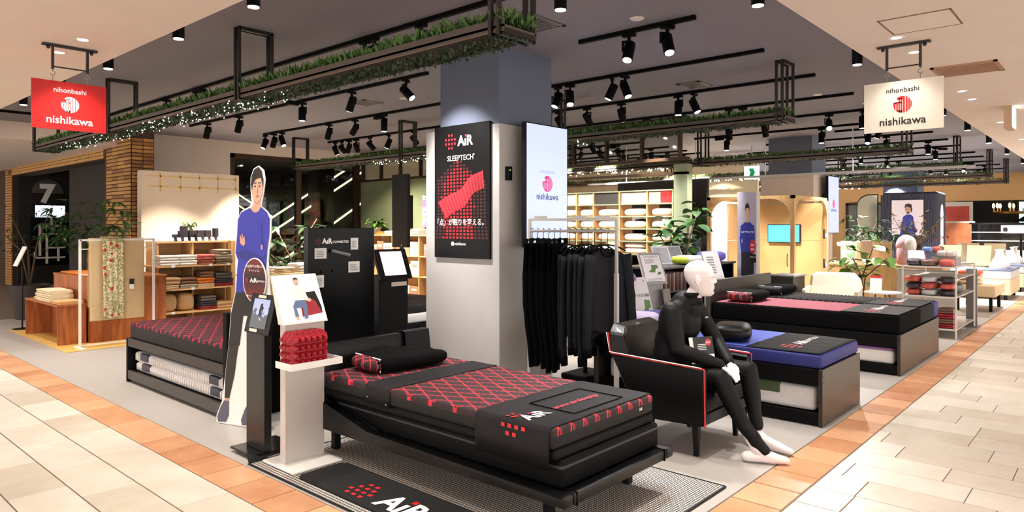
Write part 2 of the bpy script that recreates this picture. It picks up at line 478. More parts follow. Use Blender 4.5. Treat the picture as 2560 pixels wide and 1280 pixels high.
# escalator hall behind the glass
M('hall_dark', (34, 31, 29), .7); M('lit_strip', (255, 236, 200), .5, emit=1.4, var=0); M('brown_wall', (92, 70, 50), .7)
struct('wall_hall', MB().box(4.9, 17.2, -.1, 14, 17.4, 4.2).box(4.8, 13.6, -.1, 4.9, 17.2, 4.2).box(13.9, 13.6, -.1, 14, 17.2, 4.2), 'hall_dark', 'dark walls of the escalator hall')
struct('floor_hall', MB().box(4.9, 13.5, -.1, 14, 17.2, -.02), 'hall_dark', 'dark floor of the escalator hall')
struct('ceiling_hall', MB().box(4.9, 13.6, 4.1, 14, 17.2, 4.2), 'hall_dark', 'dark ceiling of the escalator hall')
es = thing('escalator', 'escalator with lit handrails behind the dark glazing', 'escalator', (8, 15, 0))
part(es, 'truss', M('truss', (70, 66, 62), .5, .3), MB().slab([(6.8, 15.0, .05), (8.2, 15.0, .05), (11.6, 15.0, 2.3), (11.6, 15.0, 2.75), (8.0, 15.0, .5), (6.8, 15.0, .5)], .9))
for dy in (-.5, .5):
    part(es, 'balustrade', M('balu', (54, 56, 58), .15, .2), MB().slab([(6.8, 15 + dy, .5), (8.0, 15 + dy, .5), (11.6, 15 + dy, 2.75), (11.6, 15 + dy, 3.5), (7.9, 15 + dy, 1.25), (6.8, 15 + dy, 1.25)], .02))
    part(es, 'handrail', 'lit_strip', MB().tube([(6.8, 14.98 + dy, 1.27), (7.9, 14.98 + dy, 1.27), (11.6, 14.98 + dy, 3.52)], .025))
    part(es, 'light_strip', 'lit_strip', MB().tube([(6.8, 14.96 + dy, .52), (8.0, 14.96 + dy, .52), (11.6, 14.96 + dy, 2.77)], .025))
e2 = thing('escalator', 'descending escalator crossing behind the lit one', 'escalator', (8, 16.4, 0))
part(e2, 'truss', 'truss', MB().slab([(6.0, 16.4, 2.9), (6.0, 16.4, 2.5), (10.2, 16.4, 0), (10.9, 16.4, 0)], .7))
part(e2, 'handrail', 'lit_strip', MB().tube([(5.6, 16.0, 3.7), (10.4, 16.0, .85)], .02))
part(e2, 'handrail', 'lit_strip', MB().tube([(5.6, 16.8, 3.7), (10.4, 16.8, .85)], .02))
struct('column_hall', MB().box(9.05, 14.2, 0, 9.5, 14.6, 4.1), 'brown_wall', 'brown pier standing in the escalator hall')
spot_light('hall_lamp', (9.3, 14.9, 3.9), (9.3, 15.4, 0), 45, 120)

# green partition on the plane X=9.7
M('green_panel', (96, 104, 76), .8); M('green_frame', (136, 142, 112), .7); M('cream_lit', (235, 220, 190), .7, vs=2)
wg = struct('wall_green', MB().box(9.7, 9.2, 0, 9.85, 13.4, 2.52), 'green_panel', 'olive green panelled partition with hung towels')
wt = struct('window_2', MB().box(9.7, 5.05, 3.12, 9.8, 13.4, HG).box(9.7, 5.05, 2.52, 9.8, 13.4, 2.57), 'bronze', 'transom windows above the olive partition')
for k in range(13):
    yy = 13.35 - k * .68
    part(wt, 'mullion', 'bronze', MB().box(9.70, yy - .02, 2.57, 9.78, yy + .02, 3.12))
for k in range(12):
    yy = 13.35 - k * .68
    part(wt, 'glass_pane', 'pane', MB().box(9.74, yy - .66, 2.57, 9.746, yy - .02, 3.12))
part(wt, 'rail', 'bronze', MB().box(9.70, 5.05, 2.30, 9.76, 9.2, 2.34))
struct('wall_beyond', MB().box(16.2, 6.6, 0, 16.3, 13.6, HG).box(9.86, 13.42, 0, 16.3, 13.6, HG), 'cream_lit', 'pale wall of the room behind the partition')
struct('wall_trim_post', MB().box(9.7, 5.05, 0, 9.86, 5.28, 2.46), 'green_frame', 'sage green end post of the pillow shelving')

# left: brick-faced portal of the lift lobby
M('brick_bed', (70, 48, 32), .85)
wp = struct('wall_portal', MB().box(4.52, 12.86, 0, 4.9, 14.15, 3.02).box(4.52, 14.15, 2.74, 4.9, 21.2, 3.02).box(4.52, 20.6, 0, 4.9, 24, 3.02).box(4.52, 12.86, 3.02, 4.9, 24, HG), 'brick_bed', 'brick faced portal wall of the lift lobby')
brick_ms = [MB().box(-.012, -.142, -.026, .012, .142, .026, .003).mesh('brick', M('brick_%d' % i, c, .6, var=.15, vs=25, bump=.4, bs=90)) for i, c in enumerate([(198, 148, 80), (186, 136, 72), (206, 158, 90), (150, 102, 58)])]
for r in range(46):
    z = .03 + r * .0655
    for k in range(5):
        yy = 12.86 + .145 + k * .29
        if yy + .142 > 14.16: continue
        if yy < 12.9: continue
        if z > 1.1: inst(R.choice(brick_ms), 'brick', wp, (4.515, yy, z + .026))
    for k in range(2):
        xx = 4.52 + .12 + k * .18
        if z > 1.1: inst(brick_ms[3 if R.random() < .6 else 1], 'brick', wp, (xx - .02, 12.856, z + .026), (0, 0, PI / 2), (1, .6, 1))  # side bricks picked darker: the shade of this face is in the colour
hd = MB()
for r in range(4):
    for k in range(34):
        hd.box(4.502, 14.17 + k * .2, 2.755 + r * .065, 4.53, 14.36 + k * .2, 2.81 + r * .065)
part(wp, 'header_bricks', brick_ms[2].materials[0], hd, kind='stuff')
pl_ = MB()
for r in range(46):
    for k in range(2): pl_.box(4.502, 20.62 + k * .3, .03 + r * .0655, 4.53, 20.91 + k * .3, .082 + r * .0655)
part(wp, 'pier_bricks', brick_ms[1].materials[0], pl_, kind='stuff')
M('lobby_dark', (30, 26, 24), .5)
wl = struct('wall_lobby', MB().box(4.6, 20.45, 0, 9.2, 20.6, 3.0), 'lobby_dark', 'dark lobby wall with the floor number')
struct('ceiling_lobby', MB().box(4.9, 13.7, 2.95, 11, 21, 3.05), M('lobby_ceil', (66, 60, 54), .5), 'dark glossy lobby ceiling')
struct('floor_lobby', MB().box(4.6, 17.4, -.1, 14, 21, -.01), M('lobby_floor', (96, 84, 72), .4), 'stone floor of the lift lobby')
struct('wall_lobby_side', MB().box(10.8, 17.4, 0, 11, 21, 3.0), 'brown_wall', 'brown side wall of the lift lobby')
# floor number sign and lattice relief on the lobby wall
sg = thing('floor_number_sign', 'round metal floor number sign on the dark lobby wall', 'sign', (5.22, 20.44, 2.33))
P = PY(5.22, 20.43, 2.33)
q = MB(); q.tube([(5.22, 20.45, 2.33), (5.22, 20.42, 2.33)], .35, 32); part(sg, 'disc', 'dark_steel', q)
P = PY(5.22, 20.415, 2.33)
q = MB(); P.poly(q, [(-.35 * math.cos(t * PI / 16), .35 * math.sin(t * PI / 16)) for t in range(17)]); part(sg, 'upper_half', M('brushed', (120, 112, 102), .35, .6), q)
q = MB(); P.text(q, '7', .62, 0, -.22, 4, 'c', .05); part(sg, 'numeral', 'white_print', q)
lt = thing('lattice_relief', 'pale lattice relief mounted low on the dark lobby wall', 'relief', (5.3, 20.4, 1.1))
q = MB()
for (xa, za, xb, zb) in [(5.05, 1.55, 5.05, .75), (5.05, 1.5, 5.6, 1.5), (5.3, 1.7, 5.3, 1.35), (5.05, 1.3, 5.6, 1.3), (5.2, 1.3, 5.2, .55), (5.2, .95, 5.6, .95), (5.6, 1.5, 5.6, 1.1), (4.95, .7, 5.6, .7), (5.45, .95, 5.45, .6), (4.95, .7, 4.95, .85)]:
    q.bar((xa, 20.42, za), (xb, 20.42, zb), .05, .04)
part(lt, 'bars', 'cream_print', q)
part(lt, 'mount', 'black_paint', MB().box(4.85, 20.435, .5, 5.7, 20.45, 1.72))
tv = thing('wall_screen', 'small lit screen on the dark lobby wall behind the trees', 'screen', (5.3, 20.4, 1.7))
part(tv, 'display', M('screen_lobby', (190, 200, 225), .3, emit=1.6, var=.2, vs=3), MB().box(4.95, 20.415, 1.72, 5.6, 20.42, 2.02)); part(tv, 'bezel', 'black_paint', MB().box(4.92, 20.421, 1.69, 5.63, 20.45, 2.05))
wq = struct('window_3', MB().box(6.3, 20.30, 0, 6.4, 20.44, 3.0).box(6.3, 20.3, 2.86, 8.7, 20.44, 2.95), 'bronze', 'glass window beyond the lift lobby, its reflection painted as glow')
part(wq, 'glowing_pane', M('lobby_reflection', (196, 190, 176), .2, emit=.8, var=.35, vs=1.5), MB().box(6.4, 20.36, .9, 8.7, 20.38, 2.86))  # glow stands in for the reflection in this glass
P = PY(7.05, 20.355, 2.0); q = MB(); P.text(q, 'Re', .34, 0, 0); part(wq, 'lettering', 'black_print', q)

# right: far wall with the dark neighbouring shop
M('wall_tan', (214, 168, 112), .8)
wf = struct('wall_far', MB().box(27, 1.2, 2.33, 27.2, 14, HG).box(27, 4.3, 0, 27.2, 14, 2.33), 'wall_tan', 'tan fascia wall at the far end of the shop')
struct('wall_far_shop', MB().box(30, -3, 0, 30.2, 5, 2.6).box(27.2, 4.5, 0, 30, 4.6, 2.6), M('brick_black', (26, 23, 24), .7, var=.5, vs=8), 'black brick wall of the neighbouring cafe')
struct('wall_far_corridor', MB().box(33.8, -9, 0, 34, 1.3, HB), 'wall_tan', 'tan wall closing the far end of the right corridor')
struct('wall_left_end', MB().box(-9, 26.8, 0, 4.6, 27, HG), 'wall_beige', 'beige wall closing the far end of the left corridor')
# ================================================================== CEILING FITTINGS
RAILZ = HG - .036
ORD = ['first', 'second', 'third', 'fourth', 'fifth', 'sixth', 'seventh', 'eighth', 'ninth', 'tenth', 'eleventh', 'twelfth', 'thirteenth', 'fourteenth', 'fifteenth', 'sixteenth', 'seventeenth', 'eighteenth']
def luminaire(tilt, col, watts, driver=False):
    t = thing('track_spotlight', 'black track spotlight', 'spotlight', (0, 0, 0), 0, 'track spotlights on the shop ceiling')
    q = MB().box(-.022, -.06, -.03, .022, .06, 0, .004)
    part(t, 'adapter', 'black_matt', q)
    part(t, 'arm', 'black_matt', MB().box(-.012, -.012, -.06, .012, .012, -.03).box(-.012, -.065, -.072, .012, .012, -.058).box(-.012, -.065, -.15, .012, -.053, -.058))
    a = math.radians(tilt); d = Vec((math.sin(a), 0, -math.cos(a))); c = Vec((0, 0, -.14))
    h0 = c - d * .07; h1 = c + d * .11
    hd = part(t, 'head', 'black_matt', MB().tube([h0, h0 + d * .01, h1 - d * .002, h1], [.04, .048, .048, .046], 14), auto=40)
    ln = MB().tube([h1 - d * .001, h1 + d * .002], .038, 14); part(t, 'lens', 'lamp_on', ln)
    if driver: part(t, 'driver_box', 'black_matt', MB().box(-.035, .06, -.055, .035, .22, -.002, .004))
    L = bpy.data.lights.new('spot', 'SPOT'); L.energy = watts; L.color = col; L.spot_size = math.radians(62); L.spot_blend = .7; L.shadow_soft_size = .04
    o = bpy.data.objects.new('spot', L); COL.objects.link(o); o.parent = t
    o.location = h1 + d * .01; o.rotation_euler = d.to_track_quat('-Z', 'Y').to_euler()
    return t
WARM, COOL = (1, .88, .74), (1, .96, .94)
TPL = {}
def tpl(tilt, warm, drv):
    k = (tilt, warm, drv)
    if k not in TPL:
        TPL[k] = [luminaire(tilt, WARM if warm in (1, 5) else COOL, LIGHT_SHOP * {0: 1., 1: 3.0, 2: 5., 3: 1.6, 4: 9., 5: 8.}[warm], drv), False]
    return TPL[k]
rail_no = 0
def rail(X, ya, yb, spots, name, warm=0):
    # spots: (y, tilt, azimuth degrees, driver)
    t = MB().box(X - .018, ya, RAILZ, X + .018, yb, HG).build('lighting_track', 'black_matt')
    t['label'] = 'black ceiling lighting track, ' + name; t['category'] = 'lighting track'; t['group'] = 'ceiling lighting tracks'
    for i, (y, tilt, az, drv) in enumerate(sorted(spots)):
        T = tpl(tilt, 4 if (warm == 2 and y > 4.7) else warm, drv); rz = math.radians(az)
        lab = 'black spotlight, %s from the corridor on the %s' % (ORD[i], name)
        if not T[1]:
            T[1] = True; o = T[0]; o.location = (X, y, RAILZ); o.rotation_euler = (0, 0, rz); o['label'] = lab; FR[o.name] = (X, y, RAILZ, rz)
        else: dup(T[0], (X, y, RAILZ), rz, lab)
rail(3.75, 3.05, 12.2, [(9.45, 25, 90, False), (8.56, 25, 180, True), (5.12, 25, 10, False), (4.98, 45, -8, False), (4.35, 0, 0, False)], 'track nearest the long planter')
rail(5.05, 5.75, 11.75, [(11.11, 25, 90, False), (10.05, 25, 90, False), (8.29, 0, 90, True), (7.16, 25, 100, False), (6.12, 45, -70, False)], 'track left of the column', 1)
rail(6.43, 7.0, 11.85, [(11.8, 25, 180, False), (11.49, 25, 90, False), (11.21, 25, -80, False), (9.75, 25, 90, False), (9.03, 45, 90, False), (8.3, 0, 0, True)], 'second track left of the column', 1)
rail(7.9, 8.3, 12.0, [(11.76, 25, -10, False), (11.53, 45, -10, False), (11.3, 25, 90, False), (11.06, 45, 30, False), (10.62, 45, -10, False), (10.06, 25, 120, False), (9.36, 45, 0, False)], 'third track left of the column', 1)
rail(5.13, 2.6, 3.75, [(3.22, 25, 190, False), (2.85, 25, 230, False)], 'short track right of the column')
rail(6.53, 2.6, 5.6, [(5.09, 25, 160, False), (4.91, 25, 220, False), (4.32, 25, 120, False), (4.15, 25, 260, False)], 'second track right of the column')
rail(7.98, 2.6, 8.1, [(7.6, 45, 0, False), (6.9, 45, 0, False), (6.2, 45, 0, False), (5.7, 45, 0, False), (5.13, 25, 0, False), (4.28, 0, 0, False), (4.06, 25, 270, False)], 'third track right of the column')  # deepest spots, aimed at the pillow shelves, are added to brighten them
rail(9.42, 2.6, 7.3, [(4.96, 25, 120, False), (4.25, 25, 60, False), (4.05, 25, 200, False), (5.6, 25, 0, False)], 'fourth track right of the column', 3)
rail(10.84, 2.4, 6.5, [(4.9, 25, 0, False), (4.3, 25, 0, False), (3.33, 45, 200, False), (2.87, 0, 90, False)], 'fifth track right of the column', 3)  # deepest spots on this track are added to brighten the booth
rail(12.3, 2.6, 6.25, [(3.9, 0, 0, False), (5.6, 0, 0, True), (3.0, 25, 90, False)], 'sixth track right of the column', 3)
names = ['seventh', 'eighth', 'ninth', 'tenth', 'eleventh', 'twelfth', 'thirteenth', 'fourteenth', 'fifteenth']
for i, X in enumerate((13.0, 14.2, 15.62, 16.95, 18.75, 20.0, 21.58, 22.9, 24.6)):
    ye = (3.9, 5.6, 6.6, 7.0, 7.4, 7.4, 7.4, 7.4, 7.4)[i]
    sp = []; y = 2.9 + R.random() * .5
    while y < ye - .3:
        sp.append((y, R.choice((0, 25, 25, 45)) if y < 4.7 else R.choice((0, 0, 25)), R.choice((0, 90, 180, 210, 270)), R.random() < .12)); y += R.uniform(.75, 1.5)
    rail(X, 2.6, ye, sp, names[i] + ' track right of the column', 2)
for i, (X, ya, yb) in enumerate([(11.0, 7.3, 9.2), (12.1, 7.3, 9.6), (13.2, 7.3, 10.5), (14.1, 7.35, 11.5), (14.75, 7.35, 12)]):
    sp = [(ya + .5 + k * .55 + R.uniform(-.1, .1), R.choice((25, 45, 45)), R.choice((0, 15, -15, 90)), R.random() < .25) for k in range(3)]
    rail(X, ya, yb, sp, '%s short track above the pillow shelves' % ORD[i], 5)
t = MB().box(2.5, 12.25, RAILZ, 3.73, 12.29, HG).build('lighting_track', 'black_matt')
t['label'] = 'black lighting track crossing the ceiling behind the red sign'; t['category'] = 'lighting track'; t['group'] = 'ceiling lighting tracks'

# surface mounted cylinder downlights along the shop edge
def cyl_light(x, y, lab, first=[None]):
    if first[0] is None:
        t = thing('cylinder_downlight', lab, 'downlight', (x, y, HG), 0, 'cylinder downlights along the shop edge')
        part(t, 'body', 'black_paint', MB().tube([(x, y, HG), (x, y, HG - .2)], .045, 18), auto=40)
        part(t, 'lens', 'lamp_on', MB().tube([(x, y, HG - .199), (x, y, HG - .203)], .038, 18))
        spot_light('spot', (x, y, HG - .21), (x, y, 0), LIGHT_SHOP * .8, 70, .7, (1, .93, .85), .04, t)
        first[0] = t
    else: dup(first[0], (x, y, HG), 0, lab)
for i, yy in enumerate((3.2, 4.47, 5.68, 7.26, 8.7, 10.2)): cyl_light(2.35, yy, 'black cylinder downlight, %s from the corner along the left shop edge' % ORD[i])
for i, xx in enumerate((3.4, 4.62, 6.93, 9.0, 10.9, 12.84, 15.07, 17.6, 20.5)): cyl_light(xx, 1.88, 'black cylinder downlight, %s from the corner along the right shop edge' % ORD[i])
cyl_light(3.80, 2.94, 'black cylinder downlight beside the end of the long planter')
# recessed corridor downlights
def recessed(x, y, z, lab, watts, first={}):
    if watts not in first:
        t = thing('recessed_downlight', lab, 'downlight', (x, y, z), 0, 'recessed corridor downlights')
        part(t, 'trim_ring', 'white_paint', MB().lathe([(.036, -.001), (.056, -.004), (.058, 0), (.036, 0)], (x, y, z), 20))
        part(t, 'lens', 'lamp_soft', MB().tube([(x, y, z), (x, y, z - .002)], .036, 18))
        spot_light('spot', (x, y, z - .02), (x, y, 0), watts, 95, .8, (1, .92, .82), .05, t)
        first[watts] = t
    else: dup(first[watts], (x, y, z), 0, lab)
n = 0
for y in (1.6, 3.2, 5.95, 6.53, 9.4, 12.2, 15.5, 18.5):
    recessed(1.75 if y > 5 else 1.2, y, HB, 'small recessed downlight, %s along the left corridor edge' % ORD[n], LIGHT_HALL * 1.3); n += 1
n = 0
for y in (3.2, 6.2, 9.4, 13, 17):
    recessed(.2, y, HB, 'small recessed downlight, %s down the middle of the left corridor' % ORD[n], LIGHT_HALL * 1.3); n += 1
n = 0
for x in (3.6, 5.82, 6.4, 8.58, 9.2, 11.5, 14, 16.6, 19.5, 23):
    recessed(x, 1.305, HB, 'small recessed downlight, %s along the right corridor edge' % ORD[n], LIGHT_HALL * .42); n += 1
n = 0
for x in (2.4, 5.2, 8.2, 11.5, 15, 19):
    recessed(x, -.4, HB, 'small recessed downlight, %s down the middle of the right corridor' % ORD[n], LIGHT_HALL * .42); n += 1
for i, (x, y) in enumerate([(4.9, 3.0), (9.3, 3.0), (10.4, 2.7), (5.9, 7.2)]):
    t = MB().lathe([(.02, -.012), (.05, -.008), (.06, 0), (.02, 0)], (x, y, HG), 18).build('ceiling_sensor', 'white_paint'); t['label'] = '%s small white round ceiling sensor counted from the corner' % ORD[i]; t['category'] = 'sensor'; t['group'] = 'ceiling sensors'

# hatch, air vents
o = thing('access_hatch', 'square access hatch in the beige corridor ceiling', 'hatch', (5.48, 1.08, HB))
part(o, 'panel', 'ceil_beige', MB().box(5.27, .87, HB - .003, 5.70, 1.29, HB)); q = MB()
for a in ((5.258, .861, 5.27, 1.3), (5.70, .861, 5.712, 1.3), (5.258, .861, 5.71, .872), (5.258, 1.288, 5.71, 1.3)): q.box(a[0], a[1], HB - .004, a[2], a[3], HB)
part(o, 'frame', M('hatch_edge', (120, 92, 74), .6), q)
def vent(x0, y0, x1, y1, z, lab, m):
    o = thing('ceiling_vent', lab, 'vent', ((x0 + x1) / 2, (y0 + y1) / 2, z), 0, 'ceiling air vents')
    q = MB()
    for a in ((x0, y0, x0 + .03, y1), (x1 - .03, y0, x1, y1), (x0, y0, x1, y0 + .03), (x0, y1 - .03, x1, y1)): q.box(a[0], a[1], z - .012, a[2], a[3], z)
    part(o, 'frame', m, q)
    part(o, 'backing', m, MB().box(x0 + .03, y0 + .03, z - .003, x1 - .03, y1 - .03, z))
    k = x0 + .05
    while k < x1 - .05:
        part(o, 'slat', m, MB().box(k, y0 + .03, z - .009, k + .022, y1 - .03, z - .004)); k += .045
vent(7.13, .83, 7.62, 1.33, HB, 'tan slatted vent in the corridor ceiling', M('vent_tan', (176, 136, 112), .7))
vent(7.47, 3.74, 7.82, 4.03, HG, 'square vent in the grey ceiling beyond the corner column', 'grey_metal')
vent(5.58, 7.65, 5.92, 8.02, HG, 'square vent in the grey ceiling left of the corner column', 'grey_metal')
vent(4.13, 3.55, 4.66, 4.0, HG, 'square vent in the grey ceiling by the planter end', 'grey_metal')
vent(10.2, 4.0, 10.8, 4.6, HG, 'square vent in the grey ceiling above the second planter', 'grey_metal')
o = thing('exit_sign', 'lit emergency exit sign on the corridor ceiling', 'sign', (10.15, 1.06, HB))
part(o, 'housing', M('sign_case', (196, 168, 140), .6), MB().box(9.97, 1.02, HB - .26, 10.33, 1.10, HB)); part(o, 'lit_face', M('exit_lit', (206, 236, 250), .4, emit=1.4, var=0), MB().box(9.99, 1.012, HB - .245, 10.31, 1.02, HB - .015))
P = PY(10.02, 1.0115, HB - .24); q = MB(); P.poly(q, [(.09, .05), (.13, .05), (.15, .10), (.17, .05), (.19, .07), (.16, .15), (.19, .14), (.19, .16), (.13, .17), (.10, .13), (.13, .14)], 2); part(o, 'running_figure', M('exit_green', (0, 140, 80), .5, emit=.4, var=0), q)
for i, (x, y) in enumerate([(14.4, 6.0), (14.8, 5.5)]):
    o = thing('exit_sign', 'small hanging green exit sign, %s above the booth' % ('left one' if i == 0 else 'right one'), 'sign', (x, y, 2.55))
    part(o, 'lit_face', 'exit_lit', MB().box(x, y - .16, 2.5, x + .04, y + .16, 2.78)); part(o, 'drop_rod', 'white_paint', MB().box(x + .01, y - .01, 2.78, x + .03, y + .01, HG))
    P = PX(x - .001, y + .16, 2.5); q = MB(); P.poly(q, [(.1, .05), (.2, .05), (.24, .14), (.2, .23), (.1, .23), (.14, .14)], 1); part(o, 'symbol', 'exit_green', q)

# hanging planters with greenery
def planter(X, ya, yb, frames, lab, dens, lights=None, seed=1, warm_side=None):
    r = random.Random(seed); W = .29; zb = 2.595
    t = thing('hanging_planter', lab, 'planter', (X, ya, HG), 0, 'long planters hung from the shop ceiling')
    part(t, 'tray', M('tray_brown', (84, 74, 66), .5, .2), MB().box(X, ya, zb, X + .012, yb, zb + .072).box(X + W - .012, ya, zb, X + W, yb, zb + .072).box(X, ya, zb + .02, X + W, yb, zb + .035))
    part(t, 'lip', M('bronze_edge', (120, 100, 84), .4, .5), MB().box(X - .003, ya, zb - .004, X + .004, yb, zb + .003))
    for fy in frames:
        for s in (-.03, .03):
            q = MB(); e = .0125; xa, xb = X - .005, X + W + .005
            for (p0, p1) in (((xa, zb - .02), (xa, HG)), ((xb, zb - .02), (xb, HG))): q.box(p0[0] - e, fy + s - e, p0[1], p0[0] + e, fy + s + e, p1[1])
            q.box(xa, fy + s - e, zb - .02, xb, fy + s + e, zb + .005); q.box(xa, fy + s - e, HG - .03, xb, fy + s + e, HG)
            part(t, 'hanger_frame', 'dark_steel', q)
        part(t, 'hanger_plate', 'dark_steel', MB().box(X, fy - .05, HG - .012, X + W, fy + .05, HG))
    leaf = MB(); root = MB(); n = int((yb - ya) * dens)
    for i in range(n):
        y = r.uniform(ya, yb); up = r.random() < .78
        if up:
            x = X + r.uniform(.0, W); z = zb + r.uniform(.055, .09); d = Vec((r.uniform(-.7, .7), r.uniform(-.7, .7), r.uniform(.5, 1.2)))
            L = r.uniform(.045, .095); wd = r.uniform(.006, .012)
        else:
            x = X + r.uniform(.015, W - .01); z = zb - r.uniform(.0, .012); d = Vec((r.uniform(-.5, .5), r.uniform(-.6, .6), -r.uniform(.3, 1.0)))
            L = r.uniform(.015, .04); wd = r.uniform(.006, .011)
        d = d.normalized(); s = d.cross(Vec((r.uniform(-1, 1), r.uniform(-1, 1), .1))).normalized() * wd
        p = Vec((x, y, z)); m = p + d * L * .55; e = p + d * L
        (leaf if up else root).add([p, m + s, e, m - s], [(0, 1, 2, 3)])
    part(t, 'greenery', 'turf', leaf, kind='stuff'); part(t, 'trailing_leaves', 'leaf_dark', root, kind='stuff')
    part(t, 'soil_mat', M('soil_mat', (42, 34, 28), .9), MB().box(X + .01, ya, zb - .008, X + W - .01, yb, zb + .02))
    if lights:
        q = MB()
        for k in range(lights[2]):
            y = r.uniform(lights[0], lights[1]); x = X + r.uniform(-.02, W + .02); z = zb - r.uniform(.0, .05); s = lights[3] * r.uniform(.7, 1.1)
            q.add([(x - s, y, z), (x + s, y, z), (x, y - s, z), (x, y + s, z), (x, y, z - s), (x, y, z + s)], [(0, 2, 4), (2, 1, 4), (1, 3, 4), (3, 0, 4), (2, 0, 5), (1, 2, 5), (3, 1, 5), (0, 3, 5)])
        part(t, 'fairy_lights', 'fairy', q, kind='stuff')
    return t
planter(2.84, 2.6, 11.8, (2.66, 5.67, 8.77, 11.75), 'long hanging planter nearest the corner, its fairy lights towards the red sign', 1600, (5.0, 10.6, 175, .0062), 1)
planter(7.09, 2.6, 12.0, (2.66, 5.67, 8.72, 11.93), 'hanging planter running behind the corner column', 950, (5.2, 9.6, 90, .010), 2)
planter(11.45, 2.4, 11.5, (2.46, 5.72, 8.8), 'third hanging planter, strung with lights above the pillow shelves', 520, (6.0, 11.0, 110, .014), 3)
planter(15.25, 2.35, 12, (2.42, 5.4, 8.5), 'fourth hanging planter beyond the wooden booth', 330, (4.9, 9.0, 70, .017), 4)
planter(18.4, 2.25, 10, (2.3, 5.4), 'fifth hanging planter near the far end', 260, (5.2, 8.5, 50, .018), 5)
planter(21.2, 2.25, 9, (2.3, 5.6), 'farthest hanging planter before the tan wall', 200, (5.4, 8, 40, .02), 6)
# thin pale rail on white drop rods
o = thing('hanging_rail', 'thin pale rail hung on rods below the planters', 'rail', (12.6, 3, 2.4))
part(o, 'rail_bar', 'pale_metal', MB().box(12.62, 1.75, 2.40, 12.66, 9.0, 2.44))
for y in (3.5, 5.0, 6.4, 8.0): part(o, 'drop_rod', 'white_paint', MB().tube([(12.64, y, 2.44), (12.64, y, HG)], .008, 6))

# hanging shop signs
def hang_sign(face_y, a0, a1, fixed, zb, zt, px0, px1, base_m, ink, ink2, label):
    # face_y True: the board lies in a plane of constant Y
    T = (lambda u, v, z: (u, fixed + v, z)) if face_y else (lambda u, v, z: (fixed + v, u, z))
    t = thing('hanging_sign', label, 'sign', T((a0 + a1) / 2, 0, HB))
    bo = MB(); p0, p1 = T(min(a0, a1), -.006, zb), T(max(a0, a1), .006, zt); bo.box(*p0, *p1); bo = part(t, 'board', base_m, bo)
    P = (PY(a0, fixed - .0065, zb) if face_y else PX(fixed - .0065, a0, zb)); W = abs(a1 - a0); H = zt - zb
    q = MB(); P.text(q, 'nihonbashi', .054, W * .5, H * .775, 2, 'c', .008); part(t, 'upper_lettering', ink, q)
    q = MB(); emblem(P, q, W * .5, H * .53, H * .165); part(t, 'emblem', ink2, q)
    q = MB(); P.text(q, 'nishikawa', .084, W * .5, H * .13, 2, 'c', .012); part(t, 'lower_lettering', ink, q)
    u0, u1 = px0, px1
    q = MB(); e0 = Vec(T(u0 - .04 * (1 if u1 > u0 else -1), 0, HB - .012)); e1 = Vec(T(u1 + .04 * (1 if u1 > u0 else -1), 0, HB - .012)); q.bar(e0, e1, .045, .012)
    part(t, 'ceiling_plate', 'dark_steel', q)
    for u in (u0 + (u1 - u0) * .1, u1 - (u1 - u0) * .1):
        part(t, 'drop_bar', 'dark_steel', MB().bar(T(u, 0, HB - .01), T(u, 0, zt + .09), .018))
        hk = MB(); pts = [T(u, 0, zt + .09)] + [T(u + .016 * math.cos(a) , 0, zt + .058 + .016 * math.sin(a)) for a in [PI / 2 - k * PI / 6 for k in range(0, 10)]]
        hk.tube(pts, .004, 6); hk.tube([T(u, 0, zt + .045), T(u, 0, zt)], .003, 6); part(t, 'hook', 'steel', hk)
    for u in (u0, u1): part(t, 'plate_knob', 'dark_steel', MB().ell(T(u, 0, HB - .03), (.014, .014, .014)))
    m_ = MB().bar(T(u0 + (u1 - u0) * .1, 0, zt + .11), T(u1 - (u1 - u0) * .1, 0, zt + .11), .01); part(t, 'cross_bar', 'dark_steel', m_)
hang_sign(True, 1.489, 2.006, 6.25, 2.256, 2.634, 1.60, 1.90, 'red_sign', 'white_print', 'white_print', 'red hanging shop sign with white round emblem over the left corridor')
hang_sign(False, 1.585, 1.035, 6.04, 2.242, 2.632, 1.45, 1.16, 'cream_sign', 'black_print', 'red_print', 'cream hanging shop sign with red round emblem over the right corridor')
# ================================================================== FRONT OF THE SHOP
# ---- rug and logo mat
m, nt, b, tc, sp = base_tc('rug_weave', .9)
x_, y_, z_ = sp.outputs
fx = math_node(nt, 'FRACT', math_node(nt, 'MULTIPLY', x_, 48.)); fy = math_node(nt, 'FRACT', math_node(nt, 'MULTIPLY', y_, 70.))
dd = math_node(nt, 'MULTIPLY', math_node(nt, 'GREATER_THAN', fx, .30), math_node(nt, 'GREATER_THAN', fy, .36))
nt.links.new(mixcol(nt, dd, (22, 20, 20), (222, 214, 204)), b.inputs['Base Color'])
bp = nt.nodes.new('ShaderNodeBump'); bp.inputs['Distance'].default_value = .003; nt.links.new(dd, bp.inputs['Height']); nt.links.new(bp.outputs[0], b.inputs['Normal'])
t = thing('woven_rug', 'black and white woven rug under the large black bed', 'rug', (2.95, 2.9, 0))
part(t, 'weave', 'rug_weave', MB().box(2.135, 1.72, .001, 3.765, 4.12, .008))
q = MB()
for xx in (2.135, 3.765): q.tube([(xx, 1.72, .007), (xx, 4.12, .007)], .006, 6)
for yy in (1.72, 4.12): q.tube([(2.135, yy, .007), (3.765, yy, .007)], .006, 6)
part(t, 'hem', 'charcoal_cloth', q)
part(t, 'turned_corner', 'charcoal_cloth', MB().sheet(lambda u, v: (2.13 + .13 * v, 4.11 + .035 * u - .03 * v * u, .012 + .05 * u * (1 - v * .8)), 6, 4, .004))
t = thing('logo_mat', 'black mat with red dots and white letters beside the bed', 'mat', (2.37, 2.9, .009))
